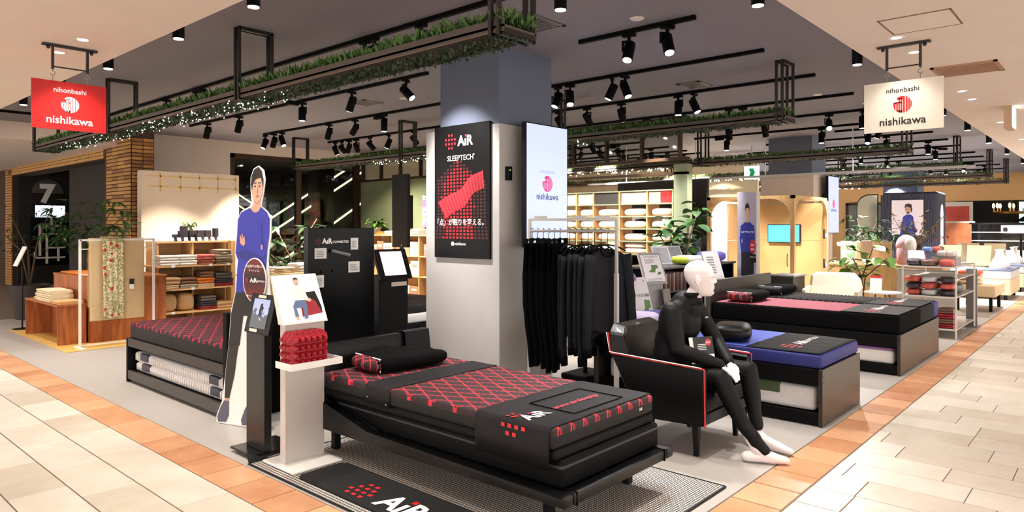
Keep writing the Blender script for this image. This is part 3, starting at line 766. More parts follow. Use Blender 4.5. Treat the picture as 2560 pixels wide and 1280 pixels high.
q = MB(); q.hexa([(2.205 + dx, yy, .009) for dx, yy in ((0, 2.3), (.335, 2.3), (.335, 3.65), (.30, 3.69), (.035, 3.69), (0, 3.65))], [(2.205 + dx, yy, .016) for dx, yy in ((0, 2.3), (.335, 2.3), (.335, 3.65), (.30, 3.69), (.035, 3.69), (0, 3.65))])
part(t, 'pile', M('mat_pile', (24, 22, 22), .95, bump=.8, bs=600), q)
P = PL((2.205, 3.69, .016), (0, -1, 0), (1, 0, 0)); rd = MB(); wh = MB()
for i, (a, n_) in enumerate([(-1.5, (-1, 0, 1)), (-.5, (-1.5, -.5, .5, 1.5)), (.5, (-1, 0, 1)), (1.5, (-.5, .5))]):
    for k in n_: P.rect(rd, .49 + k * .058 - .016, .135 + a * .048 - .012, .49 + k * .058 + .016, .135 + a * .048 + .012)
air_word(P, wh, rd, .22, .665, .055)
part(t, 'red_dots', 'red_print', rd); part(t, 'lettering', 'white_print', wh)

# ---- the large black bed
t = thing('low_bed', 'low black leather bed frame with raised side wings at the corner', 'bed', (3.03, 3.0, 0))
q = MB().box(2.60, 1.99, .195, 3.47, 4.0, .235, .01)
part(t, 'deck', 'black_leather', q)
for xa, xb in ((2.525, 2.60), (3.47, 3.545)):
    lo = [(xa, 1.93, .19), (xa, 3.43, .185), (xa, 4.05, .18), (xa, 4.05, .42), (xa, 3.9, .36), (xa, 3.43, .245), (xa, 1.93, .25)]
    part(t, 'side_rail', 'black_leather', MB().hexa([(p[0], p[1], p[2]) for p in lo], [(xb, p[1], p[2]) for p in lo], .012, 2), auto=30, smooth=True)
part(t, 'foot_rail', 'black_leather', MB().box(2.60, 1.93, .19, 3.47, 2.0, .25, .012, 2), smooth=True, auto=30)
for xx in (2.62, 3.44): part(t, 'seam', 'black_gloss', MB().box(xx, 1.926, .188, xx + .004, 2.0, .2525))
part(t, 'headboard', 'black_leather', MB().hexa([(2.58, 3.99, .2), (3.54, 3.99, .2), (3.54, 4.06, .2), (2.58, 4.06, .2)], [(2.56, 4.03, .705), (3.56, 4.03, .705), (3.56, 4.09, .705), (2.56, 4.09, .705)], .012, 2), smooth=True, auto=30)
for (xx, yy) in ((2.7, 2.16), (3.42, 2.16), (2.66, 3.95), (3.42, 3.95)): part(t, 'leg', 'black_paint', MB().box(xx - .022, yy - .022, .0165, xx + .022, yy + .022, .2))
lattice_mat('lattice', (42, 24, 28), (200, 36, 56), z_from=.064)
def mattress(x0, y0, z0, x1, y1, z1, bev, mat, label, name='mattress', grp=None):
    q = MB().box(x0, y0, z0, x1, y1, z1, bev, 3)
    o = q.build(name, mat, smooth=True, auto=35); o['label'] = label; o['category'] = 'mattress'
    if grp: o['group'] = grp
    return o
t = thing('base_mattress', 'thick black base mattress lowest on the black bed', 'mattress', (3.05, 3, .236))
part(t, 'core', 'black_matt', MB().box(2.61, 2.01, .236, 3.52, 3.98, .375, .022, 3), smooth=True, auto=35)
part(t, 'mesh_band', M('mesh_band', (58, 57, 60), .7, bump=.6, bs=900), MB().box(2.606, 2.006, .335, 3.524, 3.984, .352, .008, 2), smooth=True)
mattress(2.585, 2.03, .376, 3.50, 3.97, .432, .02, 'soft_black', 'thin black middle mattress on the black bed')
t = thing('mattress', 'top mattress with red diamond lattice on the large black bed', 'mattress', (3.03, 3, .433))
part(t, 'cover', 'lattice', MB().box(2.565, 2.03, .433, 3.495, 3.97, .535, .02, 3), smooth=True, auto=35)
P = PY(3.30, 2.028, .46); q = MB(); P.text(q, 'A\u0131R', .022, .05, .012, 1, 'c', .03); part(t, 'tag_lettering', 'white_print', q)

def drape(x0, x1, y0, y1, z, dl, dr, n=30):
    # cloth laid across a mattress, hanging down both long sides
    L = [(x0 - .006, z - dl), (x0 - .008, z - dl * .5), (x0 - .006, z - .02), (x0 + .008, z + .002), (x0 + .03, z + .004)]
    M_ = [(x0 + .03 + (x1 - x0 - .06) * k / 10, z + .004) for k in range(1, 10)]
    Rr = [(x1 - .03, z + .004), (x1 - .008, z + .002), (x1 + .006, z - .02), (x1 + .006, z - dr)]
    prof = L + M_ + Rr; k = len(prof) - 1
    def fn(u, v):
        a = u * k; i = min(int(a), k - 1); f = a - i
        x = prof[i][0] * (1 - f) + prof[i + 1][0] * f; zz = prof[i][1] * (1 - f) + prof[i + 1][1] * f
        y = y0 + (y1 - y0) * v
        w = math.sin(y * 41 + x * 9) * .5 + math.sin(y * 23 - x * 17) * .5
        ed = 1 - min(1, abs(zz - z) * 40)
        return (x - (0 if ed > .5 else .002 * w), y + .006 * math.sin(x * 21) * (v if v > .5 else -(1 - v)) * .6, zz + .0012 * w * ed + .0015)
    return MB().sheet(fn, k, n, .003)
t = thing('bed_runner', 'charcoal foot runner with white and red lettering on the large bed', 'bed runner', (3.03, 2.28, .54))
part(t, 'cloth', 'charcoal_cloth', drape(2.565, 3.495, 2.045, 2.54, .535, .20, .14), smooth=True)
P = PL((2.565, 2.045, .5435), (1, 0, 0), (0, 1, 0)); rd = MB(); wh = MB(); pk = MB()
air_word(P, wh, rd, .118, .022, .155, 1)
for (xx, yy) in ((.02, .29), (.058, .29), (.04, .25), (.075, .25), (.02, .255)): P.rect(rd, xx - .010, yy - .009, xx + .010, yy + .009, 1)
P2 = PL((2.556, 2.045, .535), (0, -1, 0), (0, 0, 1))
for (uu, zz) in ((-.16, -.028), (-.205, -.028), (-.25, -.028), (-.295, -.028), (-.22, -.068), (-.265, -.068)): P2.rect(rd, uu - .012, zz - .010, uu + .012, zz + .010, 3)
P.text(pk, 'www.airsleep.jp', .062, .475, .185, 1, 'c', .008)
part(t, 'red_dots', 'red_print', rd); part(t, 'white_lettering', 'white_print', wh); part(t, 'red_lettering', M('pink_red', (226, 60, 84), .6, var=0), pk)
q = MB()
for a, c in (((.27, .06), (.72, .06)), ((.72, .06), (.72, .36)), ((.72, .36), (.27, .36)), ((.27, .36), (.27, .06))): q.tube([P.p(*a, 1.5), P.p(*c, 1.5)], .0028, 6)
part(t, 'patch_piping', 'black_gloss', q)
t = thing('bed_band', 'narrow charcoal cloth band across the large bed below its pillow', 'cloth band', (3.03, 3.37, .54))
part(t, 'cloth', 'charcoal_cloth', drape(2.565, 3.495, 3.25, 3.49, .535, .115, .1, 14), smooth=True)
part(t, 'stud', 'steel', MB().ell((2.553, 3.46, .46), (.004, .006, .006)).ell((2.553, 3.28, .44), (.004, .006, .006)))
t = thing('headboard_cloth', 'grey cloth hung over the black headboard corner', 'cloth', (3.43, 4.06, .71))
def hc(u, v):
    s_ = v * 3
    x = 3.30 + .235 * u
    if s_ < 1: return (x, 4.012 - .03 * (1 - s_), .50 + .205 * s_ + .004)
    if s_ < 2: return (x, 4.012 + .085 * (s_ - 1), .712 + .006 * math.sin((s_ - 1) * PI))
    return (x, 4.098 + .004, .709 - .17 * (s_ - 2))
part(t, 'cloth', 'charcoal_cloth', MB().sheet(hc, 6, 18, .004), smooth=True, auto=50)
P = PY(3.44, 3.988, .545); q = MB(); P.rect(q, 0, -.008, .035, .012, 4); part(t, 'tag', 'cream_print', q)

def pillow_mesh(w, d, h, pw=.5, ph=.72, dip=0.):
    def fn(q_):
        x = math.copysign(abs(q_.x) ** pw, q_.x); y = math.copysign(abs(q_.y) ** pw, q_.y)
        z = math.copysign(abs(q_.z) ** ph, q_.z)
        if dip: z *= 1 - dip * math.exp(-(y * 2.4) ** 2)
        return Vec((x, y, z + 1))
    return MB().ell((0, 0, 0), (w / 2, d / 2, h / 2), 36, 18, fn)
def pillow(loc, w, d, h, mat, label, rz=0., dip=0., parts=True, name='pillow', ends='lattice_pillow'):
    t = thing(name, label, 'pillow', loc, rz)
    me = pillow_mesh(w, d, h, dip=dip); o = bpy.data.objects.new('cover', me.mesh('cover', mat, None, True)); COL.objects.link(o); o.parent = t
    if parts:
        a = MB(); b_ = MB()
        for sy in (-1,):
            pts = [(-w * .5 + w * .055 + .01, y_, .012) for y_ in (-d * .34, d * .30)]
        ed = pillow_mesh(w * .985 + .02, d * 1.01, h * 1.012)
        # red knitted end panel: the slice of a slightly larger pillow
        vs, fs = [], []
        sl = MB(); sl.v = [(x, y, z) for x, y, z in ed.v]; sl.f = [f for f in ed.f if all(ed.v[i][0] < -w * .40 and ed.v[i][2] < h * .98 for i in f)]
        us = sorted({i for f in sl.f for i in f}); mp = {i: k for k, i in enumerate(us)}
        sl.v = [sl.v[i] for i in us]; sl.f = [tuple(mp[i] for i in f) for f in sl.f]
        if sl.f:
            o = bpy.data.objects.new('end_panel', sl.mesh('end_panel', ends, None, True)); COL.objects.link(o); o.parent = t
        for yy in (-1, 1):
            b_.tube([(-w * .40, yy * d * .40, h * (.12 + k * .16)) if k < 4 else (-w * .40, yy * d * .38, h * .8) for k in range(5)], .004, 6)
        b_.tube([(-w * .405, d * (.42 - k * .105), h * .86 + .002) for k in range(9)], .0045, 6)
        o = bpy.data.objects.new('white_piping', b_.mesh('white_piping', 'white_print', None, True)); COL.objects.link(o); o.parent = t
    return t
lattice_mat('lattice_pillow', (40, 22, 26), (196, 34, 52), px=.05, py=.09, wd=.16)
pillow((3.04, 3.74, .533), .64, .38, .115, 'black_cloth', 'black contoured pillow with red end on the large bed', math.radians(-6), .32)

# ---- white pedestal with picture panel and red foam sample
t = thing('white_pedestal', 'tall pale pedestal with slanted photo panel and red foam sample', 'display stand', (2.37, 3.9, 0))
part(t, 'base_plate', 'white_paint', MB().box(2.205, 3.72, .009, 2.555, 4.08, .024, .003))
part(t, 'column', M('ped', (196, 188, 182), .5), MB().box(2.255, 3.895, .024, 2.535, 3.955, .90, .002))
part(t, 'slanted_panel', 'white_paint', MB().hexa([(2.235, 3.875, .885), (2.55, 3.875, .885), (2.55, 3.945, .885), (2.235, 3.945, .885)], [(2.235, 4.02, 1.185), (2.55, 4.02, 1.185), (2.55, 4.045, 1.185), (2.235, 4.045, 1.185)], .003))
P = PL((2.235, 3.8735, .885), (1, 0, 0), (0, .435, .90)); pr = P
q = MB(); P.rect(q, .012, .012, .303, .325, 1); part(t, 'photo', M('photo_white', (240, 238, 238), .35, var=.03, emit=.12), q)
q = MB(); P.poly(q, [(.15, .18), (.27, .20), (.29, .06), (.14, .045)], 2); part(t, 'photo_red_mattress', M('photo_red', (150, 40, 48), .5, var=.3, vs=80), q)
q = MB(); P.poly(q, [(.15, .205), (.27, .21), (.292, .10), (.285, .06), (.255, .15), (.15, .18)], 3); part(t, 'photo_dark_bed', 'black_print', q)
q = MB(); P.poly(q, [(.105, .24), (.135, .262), (.165, .262), (.195, .24), (.205, .175), (.225, .15), (.215, .14), (.185, .155), (.18, .15), (.12, .15), (.10, .19)], 4); part(t, 'photo_shirt', M('photo_shirt', (236, 228, 214), .5, var=0), q)
q = MB(); P.poly(q, [(.115, .155), (.185, .155), (.19, .11), (.175, .03), (.15, .03), (.155, .105), (.11, .105), (.115, .045), (.09, .05), (.09, .12)], 5); part(t, 'photo_jeans', M('photo_jeans', (92, 108, 140), .5, var=0), q)
q = MB(); P.disc(q, .150, .283, .018, .023, 4); P.rect(q, .142, .255, .158, .27, 4); part(t, 'photo_face', 'skin', q)
q = MB(); P.poly(q, [(.132, .29), (.135, .306), (.15, .312), (.165, .306), (.168, .29), (.16, .298), (.14, .298)], 5); part(t, 'photo_hair', 'hair', q)
q = MB(); P.poly(q, [(.2, .16), (.222, .165), (.23, .15), (.215, .138)], 5); P.poly(q, [(.085, .055), (.105, .055), (.12, .025), (.1, .025)], 5); part(t, 'photo_hands', 'skin', q)
part(t, 'shelf', 'white_paint', MB().box(2.195, 3.72, .632, 2.545, 3.895, .645, .001).box(2.195, 3.716, .632, 2.545, 3.722, .672).box(2.189, 3.716, .632, 2.195, 3.895, .672).box(2.545, 3.716, .632, 2.551, 3.895, .672))
s_ = thing('foam_sample', 'red studded foam block on the pedestal shelf', 'foam block', (2.35, 3.8, .646))
part(s_, 'block', M('foam_red', (166, 22, 38), .55, var=.1), MB().box(2.228, 3.765, .646, 2.47, 3.885, .826))
st_me = MB().hexa([(-.018, 0, -.018), (.018, 0, -.018), (.018, 0, .018), (-.018, 0, .018)], [(-.008, -.024, -.008), (.008, -.024, -.008), (.008, -.024, .008), (-.008, -.024, .008)]).mesh('stud', M('foam_stud', (150, 18, 32), .4, var=.15, vs=40, coat=.2))
for i in range(6):
    for k in range(4): inst(st_me, 'stud', s_, (2.248 + i * .0404, 3.765, .669 + k * .0445))
for i in range(3):
    for k in range(4): inst(st_me, 'stud', s_, (2.228, 3.785 + i * .04, .669 + k * .0445), (0, 0, -PI / 2))
for i in range(6):
    for k in range(3): inst(st_me, 'stud', s_, (2.248 + i * .0404, 3.787 + k * .04, .826), (-PI / 2, 0, 0))

# ---- black tablet kiosk
t = thing('tablet_kiosk', 'slim black kiosk with small tablet in front of the standee', 'kiosk', (2.33, 4.28, 0))
part(t, 'base_plate', M('kiosk_black', (30, 28, 27), .25, .3), MB().box(2.18, 4.17, .02, 2.51, 4.46, .035, .002))
part(t, 'foot', 'black_paint', MB().box(2.21, 4.2, .001, 2.25, 4.24, .02).box(2.44, 4.2, .001, 2.48, 4.24, .02).box(2.21, 4.39, .001, 2.25, 4.43, .02).box(2.44, 4.39, .001, 2.48, 4.43, .02))
part(t, 'column', 'kiosk_black', MB().box(2.262, 4.165, .035, 2.315, 4.40, .86, .003))
tb = part(t, 'tablet_case', 'black_paint', MB().hexa([(2.245, 4.085, .80), (2.265, 4.085, .79), (2.265, 4.40, .79), (2.245, 4.40, .80)], [(2.305, 4.085, 1.05), (2.33, 4.085, 1.045), (2.33, 4.40, 1.045), (2.305, 4.40, 1.05)], .003))
P = PL((2.244, 4.40, .80), (0, -1, 0), (.06, 0, .25)); q = MB(); P.rect(q, .055, .035, .26, .225, 1)
mm, nt, b, tc, sp = base_tc('tablet_pic', .2)
z_ = sp.outputs[2]
nz = nt.nodes.new('ShaderNodeTexNoise'); nz.inputs['Scale'].default_value = 22; nt.links.new(tc.outputs['Object'], nz.inputs['Vector'])
f = math_node(nt, 'GREATER_THAN', math_node(nt, 'ADD', math_node(nt, 'MULTIPLY', z_, 4.), nz.outputs['Fac']), 4.25)
cc = mixcol(nt, f, (20, 20, 34), (186, 196, 236)); nt.links.new(cc, b.inputs['Emission Color']); b.inputs['Emission Strength'].default_value = .55; b.inputs['Base Color'].default_value = (.02, .02, .03, 1)
part(tb, 'screen', 'tablet_pic', q)
q = MB(); P.poly(q, [(.15, .19), (.175, .20), (.185, .17), (.17, .15), (.175, .12), (.15, .11), (.145, .15)], 2); part(tb, 'screen_figure', 'black_print', q)
q = MB(); P.rect(q, .10, .232, .20, .25, 2); P.rect(q, .07, .008, .17, .028, 2); part(tb, 'label_strip', 'cream_print', q)
q = MB(); q.tube([(2.24, 4.15, .86), (2.236, 4.15, .86)], .006, 10); part(t, 'lock', 'steel', q)

# ---- life-size standee
O = Vec((2.43, 5.175, 0)); U = Vec((.155, -.485, 0)).normalized(); P = PL(O, U, (0, 0, 1))
t = thing('cardboard_standee', 'life-size cutout of a man in blue top and dark tights', 'standee', (2.5, 4.93, 0))
out = [(0.522, 0.003), (0.524, 0.959), (0.501, 1.251), (0.51, 1.324), (0.529, 1.434), (0.529, 1.562), (0.493, 1.608), (0.434, 1.645), (0.441, 1.682), (0.458, 1.746), (0.472, 1.838), (0.458, 1.911), (0.409, 1.946), (0.361, 1.924), (0.332, 1.86), (0.332, 1.767), (0.342, 1.684), (0.324, 1.647), (0.238, 1.61), (0.201, 1.545), (0.188, 1.432), (0.176, 1.282), (0.201, 1.236), (0.188, 1.02), (0.138, 0.867), (0.113, 0.602), (0.049, 0.18), (-0.01, 0.059), (-0.01, 0.003)]
q = MB().slab([O + U * u_ + Vec((0, 0, z_)) + P.N * -.004 for u_, z_ in out], .008); part(t, 'board', 'white_print', q)
def pr(name, mat, pts, l):
    q = MB(); P.poly(q, pts, l); return part(t, name, mat, q)
pr('neck', 'skin', [(0.366, 1.711), (0.434, 1.71), (0.434, 1.636), (0.385, 1.59), (0.329, 1.628), (0.361, 1.655)], 2)
pr('blue_shirt', M('shirt_print', (58, 60, 172), .6, var=.10, vs=7), [(0.329, 1.634), (0.355, 1.606), (0.385, 1.598), (.415, 1.61), (0.436, 1.642), (0.493, 1.599), (0.52, 1.553), (0.515, 1.434), (0.496, 1.324), (0.485, 1.2), (0.47, 1.03), (0.361, 1.003), (0.19, 1.005), (0.203, 1.17), (0.213, 1.245), (0.186, 1.297), (0.203, 1.433), (0.210, 1.545), (0.243, 1.601)], 3)
pr('arm_fold', M('shirt_shade', (46, 46, 140), .6, var=.08), [(.20, 1.30), (.30, 1.33), (.44, 1.27), (.49, 1.30), (.47, 1.26), (.36, 1.235), (.25, 1.25)], 4)
pr('arm_edge', 'shirt_shade', [(.435, 1.53), (.445, 1.53), (.452, 1.40), (.47, 1.34), (.455, 1.33), (.44, 1.39)], 4)
pr('hand', 'skin', [(0.236, 1.37), (0.232, 1.42), (0.24, 1.433), (.248, 1.40), (.252, 1.44), (.262, 1.44), (.262, 1.40), (.272, 1.425), (.28, 1.42), (0.285, 1.368), (0.268, 1.35)], 5)
pr('other_hand', 'skin', [(.438, 1.36), (.452, 1.365), (.456, 1.33), (.44, 1.325)], 5)
pr('face', 'skin', [(0.352, 1.83), (0.436, 1.87), (0.457, 1.80), (0.451, 1.74), (0.432, 1.695), (0.402, 1.668), (0.372, 1.69), (0.354, 1.73), (0.346, 1.776)], 4)
pr('hair', 'hair', [(0.414, 1.936), (0.446, 1.905), (0.464, 1.838), (0.456, 1.775), (0.449, 1.82), (0.436, 1.856), (0.39, 1.846), (0.362, 1.815), (0.352, 1.758), (0.341, 1.804), (0.346, 1.869), (0.373, 1.918)], 5)
q = MB()
for ex in (.383, .426): P.poly(q, [(ex - .013, 1.793), (ex, 1.799), (ex + .012, 1.792), (ex, 1.788)], 6); P.poly(q, [(ex - .016, 1.812), (ex + .014, 1.816), (ex + .015, 1.822), (ex - .015, 1.819)], 6)
part(t, 'eyes', 'hair', q)
pr('nose', M('skin_shade', (178, 124, 104), .6, var=0), [(.404, 1.79), (.413, 1.748), (.398, 1.744)], 6)
pr('mouth', M('lips', (164, 92, 86), .6, var=0), [(.386, 1.722), (.405, 1.727), (.424, 1.722), (.405, 1.714)], 6)
pr('shorts', M('shorts_print', (38, 32, 30), .6, var=.05), [(0.19, 1.008), (0.361, 1.006), (.47, 1.032), (.48, .84), (.40, .62), (.33, .64), (.32, .83), (0.263, 0.83), (0.226, 0.606), (0.118, 0.606), (0.143, 0.848)], 2)
for nm, dx in (('tights', 0), ('tights', .24)):
    pr(nm, M('tights_print', (46, 38, 34), .6, var=.05), [(0.118 + dx, 0.611), (0.218 + dx * .8, 0.609), (0.201 + dx, 0.533), (0.176 + dx, 0.381), (0.122 + dx, 0.20), (0.075 + dx, 0.20), (0.083 + dx, 0.372), (0.1 + dx, 0.487)], 2)
    pr('ankle', 'skin', [(.075 + dx, .2), (.122 + dx, .2), (.118 + dx, .165), (.08 + dx, .165)], 2)
    pr('shoe', M('shoe_print', (92, 90, 104), .6, var=.3, vs=60), [(0.07 + dx, 0.18), (0.12 + dx, 0.18), (0.118 + dx, 0.07), (0.09 + dx, 0.02), (0.01 + dx, 0.012), (0.0 + dx, 0.05), (0.035 + dx, 0.13)], 3)
# oval talker fixed on the board
ov = MB(); n = 36
ring = [(.388 + .113 * math.cos(2 * PI * k / n), 1.10 + .166 * math.sin(2 * PI * k / n)) for k in range(n)]
ov = part(t, 'oval_talker', 'white_print', MB().slab([P.p(a, b_, 12) for a, b_ in ring], .006))
def ovp(name, mat, fn):
    q = MB(); fn(q); part(ov, name, mat, q)
mm, nt, b, tc, sp = base_tc('talker_red', .5)
f = math_node(nt, 'PINGPONG', math_node(nt, 'MULTIPLY_ADD', sp.outputs[2], 3.4, .22), .5)
nt.links.new(mixcol(nt, math_node(nt, 'MULTIPLY', f, 2.), (32, 10, 12), (128, 30, 30)), b.inputs['Base Color'])
ovp('talker_print', 'talker_red', lambda q: P.disc(q, .388, 1.10, .105, .157, 16, 36))
ovp('talker_lettering', 'white_print', lambda q: (P.text(q, '大谷翔平が選んだ', .022, .388, 1.195, 18, 'c', .01), P.text(q, 'マットレス。', .020, .388, 1.165, 18, 'c', .01), P.text(q, 'A\u0131R', .044, .345, 1.085, 18, 'l', .03), P.text(q, 'SLEEPTECH', .018, .445, 1.088, 18, 'c', .02), P.disc(q, .325, .985, .008, .008, 18), P.text(q, 'nishikawa', .012, .36, .981, 18, 'c')))
ovp('talker_dots', 'red_print', lambda q: [P.rect(q, .302 + i * .010, 1.085 + k * .012, .309 + i * .010, 1.093 + k * .012, 18) for i in range(3) for k in range(3)])
part(t, 'easel_strut', 'white_print', MB().slab([tuple(O + U * .30 - P.N * .01 + Vec((0, 0, .9))), tuple(O + U * .30 - P.N * .01 + Vec((0, 0, .3))), tuple(O + U * .30 - P.N * .17 + Vec((0, 0, .003)))], .006))

# ---- left lattice bed: open-sided black frame with white mattresses stored inside
def ridged_mattress(x0, y0, z0, x1, y1, z1, label, axis='y'):
    t = thing('stored_mattress', label, 'mattress', ((x0 + x1) / 2, (y0 + y1) / 2, z0))
    part(t, 'cover', M('white_quilt', (226, 222, 220), .7, bump=.4, bs=120), MB().box(x0, y0, z0, x1, y1, z1, min(.03, (z1 - z0) * .4), 3), smooth=True, auto=40)
    q = MB()
    n = int((y1 - y0) / .045)
    for k in range(n):
        yy = y0 + .02 + k * .045; q.tube([(x0 - .002, yy, z0 + .02), (x0 - .004, yy, z1 - .02), (x0 + .05, yy, z1 + .001)], .009, 6)
    part(t, 'ridges', 'white_quilt', q, smooth=True)
    for a in (y0 + .16, y1 - .34): part(t, 'patch', M('patch_navy', (56, 58, 74), .6), MB().box(x0 - .014, a, z0 + .025, x0 + .02, a + .17, z1 + .003, .012, 2), smooth=True, auto=40)
    return t
M('frame_brown', (38, 33, 30), .5, bump=.1); M('frame_grey', (58, 54, 50), .42)
t = thing('open_sided_bed', 'black open-sided bed frame near the red sign with headboard', 'bed', (3.0, 6.2, 0))
part(t, 'end_panel', 'black_paint', MB().box(2.49, 7.18, .004, 3.51, 7.21, .425, .002))
part(t, 'headboard', 'black_matt', MB().box(2.47, 5.11, .004, 3.53, 5.17, .835, .003))
for xa, xb in ((2.495, 2.525), (3.475, 3.505)):
    part(t, 'side_board', 'frame_brown', MB().box(xa, 5.17, .345, xb, 7.18, .425, .002)); part(t, 'bottom_rail', 'frame_grey', MB().box(xa, 5.17, .03, xb, 7.18, .115, .002))
part(t, 'slat_base', 'black_matt', MB().box(2.525, 5.17, .39, 3.475, 7.18, .42)); part(t, 'lower_shelf', 'black_matt', MB().box(2.525, 5.17, .09, 3.475, 7.18, .11))
ridged_mattress(2.535, 5.2, .205, 3.46, 7.12, .298, 'upper white ridged mattress stored inside the left bed frame')
ridged_mattress(2.545, 5.2, .112, 3.46, 7.11, .203, 'lower white ridged mattress stored inside the left bed frame')
lattice_mat('lattice_b', (44, 18, 26), (176, 30, 62), z_from=.119)
t = thing('mattress', 'red lattice mattress on the open-sided bed behind the standee', 'mattress', (3, 6.2, .426))
part(t, 'cover', 'lattice_b', MB().box(2.505, 5.18, .426, 3.495, 7.16, .578, .02, 3), smooth=True, auto=35)
part(t, 'side_seam', 'black_gloss', MB().box(2.5035, 6.18, .44, 2.506, 6.185, .56))

# ---- black feature board with sample cards
t = thing('feature_board', 'tall black display board with small cards behind the black bed', 'display board', (3.36, 4.93, 0))
part(t, 'panel', 'black_gloss', MB().box(3.04, 4.90, .003, 3.69, 4.97, 1.484, .003))
P = PY(3.04, 4.9, 0); wh = MB(); rd = MB(); gr = MB()
P.text(wh, 'A\u0131R', .062, .125, 1.355, 2, 'l', .03); P.text(wh, 'CONNECTED', .026, .225, 1.36, 2, 'l', .01)
dots_mark(P, rd, .09, 1.375, .016, .011, 2)
part(t, 'lettering', 'white_print', wh); part(t, 'red_dots', M('red_dim', (110, 20, 28), .5, var=0), rd)
for (a, b_, c_, d_) in ((.055, 1.235, .165, 1.32), (.40, 1.30, .475, 1.40), (.378, 1.108, .49, 1.20), (.06, 1.0, .14, 1.10)):
    cd = part(t, 'card', 'pale_metal', MB().box(3.04 + a, 4.893, b_, 3.04 + c_, 4.899, d_)); q = MB(); P_ = PY(3.04 + a, 4.8925, b_)
    w_, h_ = c_ - a, d_ - b_
    for k in range(4): P_.rect(q, w_ * .12, h_ * (.2 + .16 * k), w_ * (.6 + .25 * R.random()), h_ * (.26 + .16 * k), 1)
    part(cd, 'card_print', 'grey_print', q)
part(t, 'sample_bar', 'grey_metal', MB().tube([(3.245, 4.88, 1.295), (3.42, 4.88, 1.255)], .014, 10)); q = MB(); q.ell((3.16, 4.893, 1.13), (.012, .008, .012)); q.ell((3.27, 4.893, 1.13), (.012, .008, .012)); part(t, 'knob', 'black_paint', q)

# ---- larger tablet stand
t = thing('tablet_kiosk', 'black floor kiosk with large bright tablet left of the column', 'kiosk', (4.25, 5.4, 0))
part(t, 'column', 'black_paint', MB().box(4.09, 5.36, .02, 4.45, 5.44, 1.02, .004)); part(t, 'base_plate', 'black_paint', MB().box(4.02, 5.25, .002, 4.52, 5.6, .02, .003))
tb = part(t, 'tablet_case', 'black_paint', MB().hexa([(4.07, 5.30, .985), (4.46, 5.30, .985), (4.46, 5.33, .975), (4.07, 5.33, .975)], [(4.07, 5.42, 1.275), (4.46, 5.42, 1.275), (4.46, 5.45, 1.265), (4.07, 5.45, 1.265)], .004))
P = PL((4.07, 5.299, .985), (1, 0, 0), (0, .12, .29)); q = MB(); P.rect(q, .06, .04, .325, .285, 2); part(tb, 'screen', M('tab_white', (232, 238, 246), .3, emit=.6, var=.04), q)
P = PY(4.09, 5.3595, .9); q = MB(); P.rect(q, .15, .01, .34, .05, 1); part(t, 'label_strip', 'cream_print', q)

# ---- poster on the column
t = thing('poster', 'black poster with red wavy mattress on the column', 'poster', (4.7, 4.85, 1.84))
part(t, 'board', M('poster_black', (10, 9, 10), .4, spec=.2), MB().box(4.692, 4.47, 1.186, 4.7195, 5.236, 2.49))
P = PX(4.6915, 5.236, 1.186); W, H = .766, 1.304
q = MB(); qd = MB()
for j in range(26):
    for i in range(15):
        y_ = .20 + j * .0335; bulge = max(0, (.42 - y_)) * .42
        x_ = .06 + i * .046; x_ = W / 2 + (x_ - W / 2) * (1 + bulge)
        if not (.015 < x_ < W - .02): continue
        s_ = .0145 + bulge * .03
        e = abs(x_ - W * .45) / W
        if y_ > .98 - e * .5: continue
        lum = 1 - e * 1.2 - max(0, y_ - .75) * 1.6
        tgt = q if lum > .62 + .1 * R.random() else qd
        P.rect(tgt, x_ - s_, y_ - .0105, x_ + s_, y_ + .0105, 1)
part(t, 'red_studs', M('stud_bright', (150, 16, 28), .45, var=.35, vs=40), q); part(t, 'dark_studs', M('stud_dim', (62, 12, 18), .45, var=.35, vs=40), qd)
def wav(u): return (.055 + .63 * u, .55 + .16 * u + .16 * (1 / (1 + math.exp(-(u - .62) * 16))) * 1.0 + .03 * math.sin(u * 5))
pts = []; NB = 30
top = [wav(k / NB) for k in range(NB + 1)]
qa = MB(); qb = MB()
for k in range(NB):
    (xa, ya), (xb, yb) = top[k], top[k + 1]
    da = (.115, -.165)
    strip = [(xa, ya), (xb, yb), (xb + da[0] * (1 - k / NB * .9), yb + da[1]), (xa + da[0] * (1 - k / NB * .9), ya + da[1])]
    P.poly(qa if k % 2 else qb, strip, 3)
part(t, 'wavy_mattress', M('wave_a', (206, 44, 56), .45, var=.1), qa); part(t, 'wavy_mattress_ribs', M('wave_b', (150, 22, 34), .45, var=.1), qb)
wh = MB(); w2 = MB(); w3 = MB(); w4 = MB(); rd = MB()
dots_mark(P, rd, .235, 1.145, .042, .023, 2); air_word(P, wh, rd, .135, .335, 1.10, 2)
P.text(w2, 'SLEEPTECH', .074, W * .49, .955, 4, 'c', .006); P.disc(w2, .565, 1.003, .008, .008, 4)
P.text(w3, '「点」が眠りを変える。', .072, W * .49, .325, 5, 'c', .012, .92)
P.disc(w4, .27, .14, .022, .022, 4); P.text(w4, 'nishikawa', .040, .30, .127, 4, 'l', .008)
part(t, 'logo_lettering', 'white_print', wh); part(t, 'product_lettering', 'white_print', w2); part(t, 'slogan_lettering', 'white_print', w3); part(t, 'maker_lettering', 'white_print', w4); part(t, 'red_dots', 'red_print', rd)

